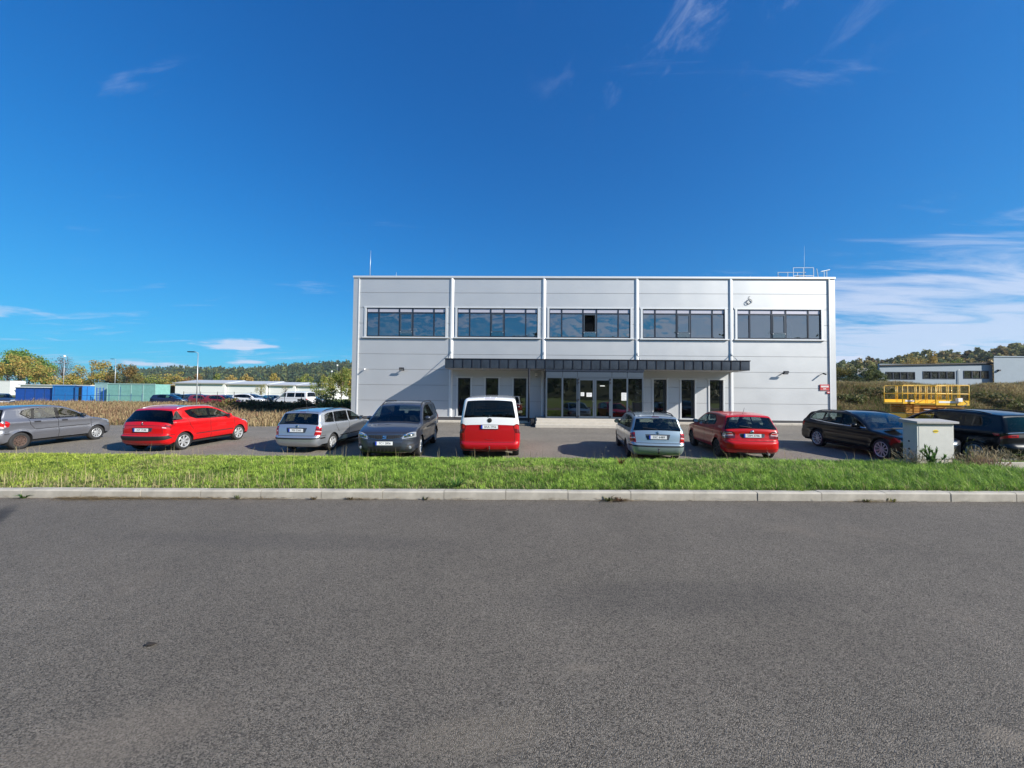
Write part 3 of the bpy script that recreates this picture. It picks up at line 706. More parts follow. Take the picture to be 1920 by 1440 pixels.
# litter bin / scraper by the step
o = thing('boot_scraper', 'black boot-brush mat box standing by the left end of the entrance steps', 'boot scraper', site(.70, 22.5, -.06), SITE_RZ)
m = MB(); m.rbox(-.10, .10, -.12, .12, 0, .34, .02); m.build('scraper_body', M['black'], o, fix=False); m = MB()
for k in range(6): m.box(-.09, .09, -.10 + k*.036, -.085 + k*.036, .34, .39)
m.build('bristles', M['rubber'], o)
# lightning rods and the roof ladder cage
def rod(label, u, v, h, r_=.018):
    o = thing('lightning_rod', label, 'lightning rod', site(u, v, 9.38), SITE_RZ, 'lightning rods on the roof'); MB().tube([(0, 0, 0), (0, 0, h*.5), (.02, 0, h)], [r_*1.5, r_, r_*.5], 6).build('rod', M['galv'], o, smooth=True)
    m = MB(); m.lathe([(.0, .12), (.12, .10), (.16, 0)], 'z', n=14); m.build('rod_base', M['concrete'], o)
rod('tall lightning rod near the left end of the roof', -10.2, 25.8, 2.0)
rod('short lightning rod left of the first pilaster on the roof', -8.4, 25.7, .48, .012)
rod('short lightning rod near the roof centre', -.8, 26, .3, .012)
rod('tall thin lightning rod rising from the roof ladder railing', 18.75, 26.0, 2.4, .008)
rod('short lightning rod near the right end of the roof', 15.2, 26, .4, .012)
o = thing('roof_railing', 'galvanised safety railing round the roof ladder at the right end', 'railing', site(18.3, 25.6, 9.38), SITE_RZ)
def rl(pts_, r_=.02): MB().tube(pts_, r_, 7).build('rail', M['galv'], o)
for x in (-.55, .10, .75): rl([(x, 0, 0), (x, 0, .80)])
for z in (.28, .80): rl([(-.55, 0, z), (.75, 0, z)])
for x in (-.95, -.30, .35): rl([(x, .9, 0), (x, .9, .80)])
rl([(-.95, .9, .78), (.9, .9, .78)]); rl([(-.95, .9, .42), (.9, .9, .42)]); rl([(.95, 0, .75), (1.15, .1, 0)]); rl([(1.5, .1, 0), (1.5, .1, .60)]); rl([(1.75, .2, 0), (1.75, .2, .68)]); rl([(1.3, .1, .58), (1.95, .2, .74)], .028); rl([(-.95, .9, .6), (-.95, 0, 0)])
MB().tube([(-.02, .5, .35), (.15, .5, .42)], .06, 8).tube([(.15, .5, .42), (.5, .5, .52), (.62, .5, .25)], .025, 6).build('ladder_hoop', M['vframe'], o)
# ------------------------------------------------------------------ paved way on the right
walk = grid_sheet('footpath', np.linspace(10.75, 60, 60), np.linspace(7.7, 9.70, 6), lambda u, v: verge_z(u, v).reshape(u.shape) + .014, M['sand'])
kerb_row('footpath_kerb', 40, 11.3, 9.70, lambda u: verge_z(np.array([u]), np.array([9.75]))[0] + .06, w=.08, h=.25, drop=.19, cham=.008)

# ------------------------------------------------------------------ cable cabinet on the verge
cz = float(verge_z(np.array([10.9]), np.array([10.2]))[0])
cab = thing('cable_cabinet', 'pale grey electrical cabinet with a yellow warning label on the grass verge', 'cabinet', (10.86, 10.18, cz - .02), R(2))
M['cab'] = mat('cabinet_grey_beige', (.50, .50, .46), .7, var=.08, vscale=6)
M['cab2'] = mat('cabinet_lid_grey', (.36, .35, .34), .8, var=.12, vscale=8)
m = MB(); m.rbox(-.50, .50, -.17, .17, .18, 1.06 - cz + .02, .012); m.build('housing', M['cab'], cab, fix=False)
m = MB(); m.rbox(-.45, .45, -.176, -.168, .24, 1.0 - cz, .004); m.build('door', M['cab'], cab, fix=False)
m = MB(); m.rbox(-.48, .48, -.15, .15, -.15, .18, .01); m.build('base', M['concrete'], cab, fix=False)
hh = 1.06 - cz + .02; m = MB(); m.add([(-.56,-.24,hh),(.56,-.24,hh),(.56,.22,hh),(-.56,.22,hh),(-.56,-.24,hh+.05),(.56,-.24,hh+.05),(.56,.22,hh+.10),(-.56,.22,hh+.10)], [(0,3,2,1),(4,5,6,7),(0,1,5,4),(1,2,6,5),(2,3,7,6),(3,0,4,7)]); m.build('lid', M['cab2'], cab, fix=False)
M['yellow_label'] = mat('warning_label_yellow', (.80, .58, .02), .6)
m = MB(); m.disc((0, 0, 0), .05, 'y', 16, 0); lb = m.build('warning_label', M['yellow_label'], cab, loc=(.0, -.180, .88 - cz), fix=False); lb.scale = (1.5, 1, .85)
m = MB(); m.box(-.045, .045, -.182, -.180, -.012, .0, 0); m.box(-.03, .03, -.182, -.180, .012, .02); m.build('label_print', M['black'], lb, loc=(0, .178, 0))
for x in (-.35, .0): m = MB(); m.disc((0, 0, 0), .02, 'x', 10); 
m = MB(); m.disc((-.502, .02, .62), .025, 'x', 10); m.disc((-.502, .02, .42), .025, 'x', 10); m.build('lock', M['black'], cab, fix=False)

# ------------------------------------------------------------------ yellow scissor lifts
M['lift'] = mat('lift_yellow', (.80, .48, .02), .45, coat=.3, var=.08, vscale=5)
M['lift_dark'] = mat('lift_orange_shadowed', (.42, .20, .015), .5, var=.15, vscale=5)
def scissor(label, x, y, L_, rz, z=0.0, ext=.0):
    t = thing('scissor_lift', label, 'scissor lift', (x, y, float(lot_z(x, y))), R(rz), 'yellow scissor lifts parked by the bank')
    w = .6
    m = MB(); m.rbox(-L_*.42, L_*.42, -w, w, .22, .72, .03); m.build('chassis', M['lift'], t, fix=False)
    for sx in (-1, 1):
        for sy in (-1, 1):
            e = empty('wheel', (sx*L_*.30, sy*(w-.02), .24)); e.parent = t
            b = MB(); b.lathe([(.0, -.09), (.22, -.09), (.24, -.05), (.24, .05), (.22, .09), (0, .09)], 'y', n=18); b.build('tyre', M['rubber'], e, smooth=False)
            b = MB(); b.lathe([(.0, sy*.095), (.11, sy*.092), (.13, sy*.085)], 'y', n=14); b.build('rim', M['lift'], e)
    for k in range(4):
        z0 = .78 + k*.14
        b = MB(); b.box(-L_*.40, L_*.40, -w+.08, -w+.16, z0, z0+.09); b.build('scissor_arm', M['lift_dark'], t)
        b = MB(); b.box(-L_*.40, L_*.40, w-.16, w-.08, z0+.03, z0+.12); b.build('scissor_arm', M['lift_dark'], t)
    b = MB(); b.box(-.2, .16, -w-.02, -w+.05, .86, 1.12); b.build('control_box', M['galv'], t)
    zd = 1.34; a, c = -L_/2, L_/2 + ext
    b = MB(); b.rbox(a, c, -w-.02, w+.02, zd, zd+.10, .01); b.build('deck', M['lift'], t, fix=False)
    for y_ in (-w, w):
        b = MB(); b.box(a, c, y_-.015, y_+.015, zd+.10, zd+.28); b.build('toe_board', M['lift'], t)
        for z in (zd+.66, zd+1.16): MB().tube([(a, y_, z-.04), (a+.06, y_, z), (c-.06, y_, z), (c, y_, z-.04)], .024, 7).build('guard_rail', M['lift'], t, smooth=True)
        n_ = max(3, int((c-a)/.62))
        for k in range(n_+1):
            x_ = a + (c-a)*k/n_; MB().tube([(x_, y_, zd+.1), (x_, y_, zd+1.14)], .022, 7).build('guard_post', M['lift'], t, smooth=True)
            if k in (1, n_-1): MB().tube([(x_+.10, y_, zd+.1), (x_+.10, y_, zd+1.14)], .02, 7).build('guard_post', M['lift'], t, smooth=True)
    for x_ in (a, c):
        for z in (zd+.66, zd+1.14): MB().tube([(x_, -w, z), (x_, w, z)], .022, 7).build('guard_rail', M['lift'], t, smooth=True)
    b = MB(); b.box(a+.15, a+1.2, -w-.022, -w-.016, zd+.14, zd+.24); b.build('white_marking', M['paper'], t)
    return t
scissor('longer yellow scissor lift with lowered platform behind the black estate', 25.7, 24.7, 3.0, -1)
scissor('shorter yellow scissor lift with cabled controls, in front of the longer lift', 25.3, 22.95, 1.85, -2)
ctl = thing('lift_control', 'grey control box with black cable hanging on the yellow lift rail', 'control box', (25.55, 22.28, float(lot_z(25, 22)) + 1.58), 0)
m = MB(); m.rbox(-.14, .14, -.10, .04, -.02, .20, .02); m.build('box_body', M['paper'], ctl, fix=False); MB().tube([(-.1, -.1, .0), (-.3, -.14, -.2), (.05, -.13, -.28), (.34, -.14, -.12), (.2, -.1, .05)], .022, 6).build('cable', M['black'], ctl, smooth=True)

# ------------------------------------------------------------------ embankment on the right
def bank_z(x, y):
    t = np.clip((y - 31 - .05*(x-25)) / 10.5, 0, 1); s = t*t*(3-2*t)
    return np.where(True, -.15 + s * (2.95 + .012*(x-35)) , 0) + .25*np.sin(x*.31 + y*.2)*s + .12*np.sin(x*1.1)*s
M['bank'] = soil_mat('bank_thatch', (.055, .055, .02), (.16, .125, .065), .9)
bx_, by_ = np.linspace(20, 130, 111), np.linspace(29, 70, 42)
P_ = lambda U, V_: bank_z(U, V_) - np.clip(24 - U, 0, 4) * .5
grid_sheet('embankment', bx_, by_, P_, M['bank'], rz=0.0)

# ------------------------------------------------------------------ low blue-grey building on the bank
M['bluegrey'] = mat('blue_grey_render', (.30, .36, .41), .8, var=.05, vscale=1.5)
M['roofdark'] = mat('roof_edge_dark', (.03, .03, .035), .7)
rb = thing('low_building', 'long low blue-grey building with dark ribbon windows on top of the bank', 'building', (58.6, 62.0, 3.2), R(-.3))
def wall_with(parent, x0, x1, z0, z1, y, depth, hs, mtl):
    b = MB()
    for r_ in cut_rect((x0, x1, z0, z1), hs): b.box(r_[0], r_[1], y, y + .3, r_[2], r_[3])
    sk = depth * .97                                     # the end walls run back at an angle
    b.add([(x0, y+.3, z0), (x0+.3, y+.3, z0), (x0+sk+.3, y+depth, z0), (x0+sk, y+depth, z0), (x0, y+.3, z1), (x0+.3, y+.3, z1), (x0+sk+.3, y+depth, z1), (x0+sk, y+depth, z1)], [(0,3,2,1),(4,5,6,7),(0,1,5,4),(1,2,6,5),(2,3,7,6),(3,0,4,7)])
    b.build('wall', mtl, parent)
whs = [(.95, 5.6, 1.55, 2.8, 4), (6.85, 11.9, 1.7, 2.95, 4), (13.3, 17.3, 1.8, 3.1, 3)]
wall_with(rb, 0, 17.9, -1, 4.05, 0, 14, [w[:4] for w in whs], M['bluegrey'])
b = MB(); b.add([(-.2,-.25,3.72),(17.9,-.25,4.25),(31,14,4.25),(13.4,14,3.72),(-.2,-.25,3.9),(17.9,-.25,4.43),(31,14,4.43),(13.4,14,3.9)], [(0,3,2,1),(4,5,6,7),(0,1,5,4),(1,2,6,5),(2,3,7,6),(3,0,4,7)]); b.build('roof', M['roofdark'], rb, fix=False)
for (a, b_, c, d, n) in whs:
    wi = empty('window', ((a+b_)/2, 0, c)); wi.parent = rb; A, B = -(b_-a)/2, (b_-a)/2; h = d-c
    f = MB(); f.box(A, B, -.04, .10, 0, .09); f.box(A, B, -.04, .10, h-.09, h)
    for k in range(n+1): x = A + (B-A)*k/n; f.box(max(A, x-.07), min(B, x+.07), -.05, .11, .09, h-.09)
    f.build('window_frame', M['frame'], wi)
    for k in range(n): pane('glass_pane', A+(B-A)*k/n+.07, A+(B-A)*(k+1)/n-.07, .09, h-.09, .06, 'glass', wi)
b = MB(); b.quad((0, 4, -1), (17.9, 4, -1), (17.9, 4, 3.6), (0, 4, 3.6)); b.build('inner_wall', M['room'], rb, fix=False)
MB().tube([(12.35, -.08, 0), (12.35, -.08, 3.1), (12.6, -.08, 3.2)], .05, 8).build('rainwater_pipe', M['galv'], rb)
hall2 = thing('side_hall', 'taller blue-grey windowless hall cut by the right edge, joined to the low building', 'building', (76.0, 62.5, 3.2), R(-.3))
b = MB(); b.add([(0,-1.2,-1),(30,-1.2,-1),(58,22,-1),(29,22,-1),(0,-1.2,5.25),(30,-1.2,5.25),(58,22,5.25),(29,22,5.25)], [(0,3,2,1),(4,5,6,7),(0,1,5,4),(1,2,6,5),(2,3,7,6),(3,0,4,7)]); b.build('wall', M['bluegrey'], hall2)
b = MB(); b.add([(-.05,-1.3,5.25),(30,-1.3,5.25),(58,22,5.25),(29,22,5.25),(-.05,-1.3,5.4),(30,-1.3,5.4),(58,22,5.4),(29,22,5.4)], [(0,3,2,1),(4,5,6,7),(0,1,5,4),(1,2,6,5),(2,3,7,6),(3,0,4,7)]); b.build('roof_edge', M['bluegrey'], hall2)
b = MB(); b.box(.5, .8, -1.45, -1.2, 3.0, 3.25); b.build('wall_lamp', M['black'], hall2)
far_w = thing('white_shed', 'white low shed glimpsed between bushes right of the office building', 'building', (82, 92, 3.3), 0)
b = MB(); b.box(0, 9, 0, 6, -1, 4.2); b.build('wall', M['white_metal'], far_w); b = MB(); b.box(-.3, 9.3, -.3, 6.3, 4.2, 4.4); b.build('roof', M['cab2'], far_w)

# ------------------------------------------------------------------ left background: containers
def cmat(n, c, r_=.55): M[n] = mat(n, c, r_, .1, var=.16, vscale=2.5); return M[n]
cmat('container_royal_blue', (.012, .075, .36)); cmat('container_bright_blue', (.02, .17, .48)); cmat('container_teal', (.20, .42, .38)); cmat('container_pale_teal', (.30, .46, .44)); cmat('container_edge', (.02, .06, .20))
def container(label, x, y, L_, H_, D_, mtl, rz, z=-.1, ribs=8, edge=None, white_top=False, group='shipping and skip containers beyond the field'):
    t = thing('container', label, 'container', (x, y, z), R(rz), group)
    m = MB(); m.box(0, L_, .03, D_, .08, H_); m.build('shell', M[mtl], t)
    for k in range(ribs+1):
        xx = L_*k/ribs; r_ = MB(); r_.box(max(0, xx-.05), min(L_, xx+.05), 0, .035, .12, H_-.08); r_.build('rib', M[edge or mtl], t)
    for z_ in (0.0, H_-.07): r_ = MB(); r_.box(-.02, L_+.02, -.02, .05, z_, z_+.13); r_.build('rail', M[edge or mtl], t)
    r_ = MB(); r_.box(L_, L_+.03, .05, D_, .1, H_); r_.build('end_wall', M[mtl], t)
    if white_top: r_ = MB(); r_.box(-.1, L_+.1, -.1, D_, H_+.06, H_+.18); r_.build('roof_sheet', M['white_metal'], t)
    return t
container('dark royal blue container with a white roof edge, leftmost of the containers', -70.1, 55, 5.5, 2.15, 2.4, 'container_royal_blue', 0, ribs=4, edge='container_edge', white_top=True)
container('bright blue taller container beside the dark blue one', -64.4, 54.6, 3.3, 2.5, 2.4, 'container_bright_blue', 0, ribs=1)
o = container('narrow light blue container end with an open dark door', -61.05, 54.4, 1.0, 2.45, 2.4, 'container_bright_blue', 0, ribs=1, edge='container_edge')
b = MB(); b.box(.55, .95, -.01, .02, .15, 2.3); b.build('open_door', M['dark'], o)
container('small pale teal container standing higher than its neighbours', -60.0, 56.0, 1.9, 2.95, 2.4, 'container_pale_teal', 0, ribs=1)
fr_ = thing('ladder_frame', 'blue open steel frame with ladder rungs between the containers', 'frame', (-58.2, 54.6, -.1), 0)
for x in (0, .45, .95): MB().tube([(x, 0, 0), (x, 0, 2.3)], .05, 6).build('post', M['container_royal_blue'], fr_)
for k in range(7): MB().tube([(0, 0, .2+k*.32), (.95, 0, .2+k*.32)], .03, 6).build('rung', M['container_royal_blue'], fr_)
container('long teal container with dark vertical ribs, rightmost of the containers', -57.2, 55, 6.8, 2.85, 2.4, 'container_teal', 0, ribs=4, edge='container_pale_teal')
fence = thing('pipe_fence', 'thin dark pipe fence with posts in front of the containers', 'fence', (-64, 53.2, -.1), 0)
for k in range(10):
    x = k*1.5; MB().tube([(x, 0, 0), (x, 0, 1.5 + .9*(k % 3 == 1))], .03, 6).build('post', M['container_edge'], fence)
MB().tube([(0, 0, 1.2), (13.5, 0, 1.2)], .03, 6).build('rail', M['container_edge'], fence)

# halls
M['hallwhite'] = mat('hall_white_cladding', (.74, .74, .72), .6, var=.03, vscale=.6)
M['halldark'] = mat('hall_dark_opening', (.06, .06, .065), .8)
M['hallroof'] = mat('hall_roof_grey', (.46, .48, .50), .6, var=.06, vscale=.5)
def hall(label, x, y, W_, H_, D_, ridge, cat='hall', group=None, bays=0):
    t = thing('hall', label, cat, (x, y, 0), 0, group)
    m = MB(); m.box(0, W_, 0, D_, -.5, H_); m.build('wall', M['hallwhite'], t)
    r_ = MB(); r_.add([(-.3,-.4,H_-.02),(W_+.1,-.4,H_-.02),(W_+.1,D_/2,H_+ridge),(-.3,D_/2,H_+ridge),(W_+.1,D_+.4,H_-.02),(-.3,D_+.4,H_-.02)], [(0,1,2,3),(3,2,4,5),(0,3,5),(1,4,2)]); r_.build('roof', M['hallroof'], t, fix=False)
    g = MB(); g.box(-.3, W_+.1, -.5, -.38, H_-.25, H_+.02); g.build('gutter', M['cab2'], t)
    for k in range(1, bays): b = MB(); b.box(W_*k/bays-.06, W_*k/bays+.06, -.05, 0, 0, H_); b.build('downpipe', M['cab2'], t)
    return t
hall('white hall with grey roof, leftmost section of the long row', -86.5, 100, 12.8, 4.1, 14, .95, group='white hall sections', bays=2)
hall('white hall section, second from the left in the long row', -73.5, 100.5, 10.2, 3.95, 14, .95, group='white hall sections')
hall('white hall section, third from the left in the long row', -63.1, 101, 6.9, 3.8, 14, .9, group='white hall sections')
hall('white hall section at the right end of the long row', -56.0, 101.5, 7.6, 3.75, 14, .85, group='white hall sections')
t = thing('open_shed', 'open-fronted white shed with dark inside, left of the long white hall', 'shed', (-97.5, 100, 0), 0)
b = MB(); b.box(0, 2.2, 0, 8, -.5, 3.3); b.build('end_wall', M['hallwhite'], t); b = MB(); b.box(2.2, 10.5, 6, 8, -.5, 3.3); b.build('back_wall', M['halldark'], t); b = MB(); b.add([(-4,-.4,2.2),(2.2,-.4,3.5),(10.6,-.4,3.45),(10.6,8,3.7),(2.2,8,3.75),(-4,8,2.5)], [(0,1,4,5),(1,2,3,4)]); b.build('roof', M['hallroof'], t, fix=False)
t = thing('low_white_shed', 'long low white shed behind the blue containers', 'shed', (-101, 80, 0), 0)
b = MB(); b.box(0, 14.5, 0, 6, -.5, 2.75); b.build('wall', M['hallwhite'], t); b = MB(); b.box(-.2, 14.7, -.3, 6.2, 2.75, 2.95); b.build('roof', M['hallroof'], t); b = MB(); b.box(0, 5.0, -.02, .0, 1.9, 2.5); b.build('dark_band', M['halldark'], t)
t = thing('white_box_trailer', 'white box body standing at the far left edge', 'trailer', (-107.5, 80, 0), 0)
b = MB(); b.box(0, 4.4, 0, 2.5, .7, 3.6); b.build('box_body', M['hallwhite'], t); b = MB(); b.box(-.05, 4.45, -.05, 2.55, 3.6, 3.72); b.build('roof_edge', M['cab2'], t)
for x in (.8, 3.4): b = MB(); b.lathe([(0, 0), (.45, 0), (.45, .3), (0, .3)], 'y', (x, .1, .45), 18); b.build('wheel', M['rubber'], t)

# lamp posts
def lamp_post(label, x, y, h, kind='arm', mat_='galv'):
    t = thing('lamp_post', label, 'lamp post', (x, y, float(terrain_z(x, y))), 0, 'lamp posts on the left')
    MB().tube([(0, 0, -.1), (0, 0, h*.5), (0, 0, h)], [.06, .05, .035], 8).build('pole', M['galv'], t, smooth=True)
    if kind == 'arm':
        MB().tube([(0, 0, h-.02), (-.25, 0, h+.10), (-.5, 0, h+.12)], .03, 7).build('arm', M['galv'], t, smooth=True)
        b = MB(); b.rbox(-1.15, -.42, -.16, .16, h+.07, h+.17, .03); b.build('lamp_head', M['zinc_dark'], t, fix=False)
    else:
        b = MB(); b.lathe([(.0, h+.05), (.22, h+.1), (.26, h+.3), (.16, h+.42), (0, h+.46)], 'z', n=14); b.build('lamp_globe', M['hallwhite'], t, smooth=True)
lamp_post('tall slim lamp post with a dark arm beyond the red estate', -36.4, 45, 6.4)
lamp_post('lamp post with dark head by the dark conifer', -91.8, 90, 9.0)
lamp_post('lamp post in front of the bare tree', -103.7, 90, 9.4, 'globe')
lamp_post('shorter lamp post of the pair beside the office building', -51.0, 110, 7.6, 'globe')
lamp_post('taller lamp post of the pair beside the office building', -49.5, 110, 9.3, 'globe')
# ------------------------------------------------------------------ cars
def catmull(P, step):
    """smooth curve through control rows (x, z, crown, radius); returns dense rows"""
    P = np.array(P, float); n = len(P); out = []
    t = np.concatenate([[0], np.cumsum(np.maximum(np.hypot(*(P[1:, :2] - P[:-1, :2]).T), 1e-4) ** .5)])
    ext0 = 2 * P[0] - P[1]; ext1 = 2 * P[-1] - P[-2]
    Q = np.vstack([ext0, P, ext1]); T = np.concatenate([[t[0] - (t[1] - t[0])], t, [t[-1] + (t[-1] - t[-2])]])
    for i in range(1, n):
        p0, p1, p2, p3 = Q[i-1], Q[i], Q[i+1], Q[i+2]; t0, t1, t2, t3 = T[i-1], T[i], T[i+1], T[i+2]
        k = max(1, int(round(np.hypot(*(p2 - p1)[:2]) / step)))
        for j in range(k):
            s = t1 + (t2 - t1) * j / k
            A1 = (t1-s)/(t1-t0)*p0 + (s-t0)/(t1-t0)*p1; A2 = (t2-s)/(t2-t1)*p1 + (s-t1)/(t2-t1)*p2; A3 = (t3-s)/(t3-t2)*p2 + (s-t2)/(t3-t2)*p3
            B1 = (t2-s)/(t2-t0)*A1 + (s-t0)/(t2-t0)*A2; B2 = (t3-s)/(t3-t1)*A2 + (s-t1)/(t3-t1)*A3
            out.append((t2-s)/(t2-t1)*B1 + (s-t1)/(t2-t1)*B2)
    out.append(P[-1]); return np.array(out)
def inside(px_, py_, poly):
    poly = np.asarray(poly); res = np.zeros(px_.shape, bool); j = len(poly) - 1
    for i in range(len(poly)):
        xi, yi = poly[i]; xj, yj = poly[j]
        if yi != yj:
            c = ((yi > py_) != (yj > py_)) & (px_ < (xj - xi) * (py_ - yi) / (yj - yi) + xi); res ^= c
        j = i
    return res
def densify(poly, step, closed=True):
    out = []; n = len(poly)
    for i in range(n if closed else n - 1):
        a, b = np.array(poly[i], float), np.array(poly[(i+1) % n], float); k = max(1, int(np.hypot(*(b - a)) / step))
        out += [a + (b - a) * j / k for j in range(k)]
    if not closed: out.append(np.array(poly[-1], float))
    return out
def round_poly(poly, r=.04, k=4):
    """rounds the corners of a polygon"""
    out = []; n = len(poly)
    for i in range(n):
        a, b, c = (np.array(poly[(i+d) % n], float) for d in (-1, 0, 1))
        la, lc = np.hypot(*(a-b)), np.hypot(*(c-b)); rr = min(r, la*.45, lc*.45)
        p, q = b + (a-b)/la*rr, b + (c-b)/lc*rr
        for j in range(k+1):
            t = j/k; out.append((1-t)**2*p + 2*t*(1-t)*b + t*t*q)
    return out
def stroke(line, w):
    """thin polygon along a polyline"""
    L = [np.array(p, float) for p in line]; a, b = [], []
    for i, p in enumerate(L):
        d = L[min(i+1, len(L)-1)] - L[max(i-1, 0)]; d = d / max(np.hypot(*d), 1e-6); nrm = np.array([-d[1], d[0]]) * w/2
        a.append(p + nrm); b.append(p - nrm)
    return a + b[::-1]
def triangulate(points, polys, boundary):
    vs_, es = [], []
    def loop(pl):
        b = len(vs_); vs_.extend(Vector((float(p[0]), float(p[1]))) for p in pl); n = len(pl); es.extend((b+i, b+(i+1) % n) for i in range(n))
    loop(boundary)
    for pl in polys: loop(pl)
    vs_.extend(Vector((float(p[0]), float(p[1]))) for p in points)
    r = delaunay_2d_cdt(vs_, es, [], 0, 1e-5)
    return np.array([(v.x, v.y) for v in r[0]]), np.array([f for f in r[2] if len(f) == 3], int)

WHEEL_CACHE = {}
def wheel_meshes(r, w, rim_r, style, rim_mat):
    key = (r, w, rim_r, style, rim_mat)
    if key in WHEEL_CACHE: return WHEEL_CACHE[key]
    t = MB(); h = w/2
    t.lathe([(rim_r, -h*.92), (rim_r+.02, -h), (r-.03, -h), (r-.008, -h*.82), (r, -h*.6), (r, h*.6), (r-.008, h*.82), (r-.03, h), (rim_r+.02, h), (rim_r, h*.92), (rim_r, -h*.92)], 'y', n=36)
    tyre = t.mesh('tyre', M['rubber'], True)
    m = MB(); o = h * .92                      # outer face at +y
    m.lathe([(rim_r+.004, o), (rim_r-.004, o+.006), (rim_r-.022, o-.002), (rim_r-.03, o-.05), (rim_r-.035, -h*.8)], 'y', n=36)
    m.disc((0, o-.075, 0), rim_r-.02, 'y', 28, 1)
    n = {'five': 5, 'seven': 7, 'ten': 10, 'nine': 9, 'steel': 0, 'six': 6}[style]
    if n:
        for k in range(n):
            a = 2*math.pi*k/n; wd = {5: .052, 6: .05, 7: .036, 9: .026, 10: .022}[n]; s0 = len(m.v)
            m.add([(-wd*.75, o-.035, .03), (wd*.75, o-.035, .03), (wd, o-.012, rim_r-.012), (-wd, o-.012, rim_r-.012),
                   (-wd*.5, o-.012, .03), (wd*.5, o-.012, .03), (wd*.72, o+.001, rim_r-.012), (-wd*.72, o+.001, rim_r-.012)],
                  [(4,5,6,7), (0,4,7,3), (1,2,6,5), (2,3,7,6)])
            m.xform(Matrix.Rotation(a, 4, 'Y'), s0)
    else:
        m.lathe([(rim_r-.03, o-.02), (rim_r*.62, o-.03), (rim_r*.55, o-.005), (rim_r*.3, o-.01)], 'y', n=30)
        for k in range(8):
            a = 2*math.pi*k/8; m.disc((math.cos(a)*rim_r*.7, o-.022, math.sin(a)*rim_r*.7), rim_r*.09, 'y', 10, 1)
    m.lathe([(.0, o+.002), (.03, o+.001), (.036, o-.012), (.06, o-.02), (.075, o-.035)], 'y', n=18)
    for k in range(5):
        a = 2*math.pi*k/5; m.disc((math.cos(a)*.052, o-.014, math.sin(a)*.052), .008, 'y', 6, 1)
    rim = m.mesh('rim', [M[rim_mat], M['dark']], False)
    WHEEL_CACHE[key] = (tyre, rim); return tyre, rim

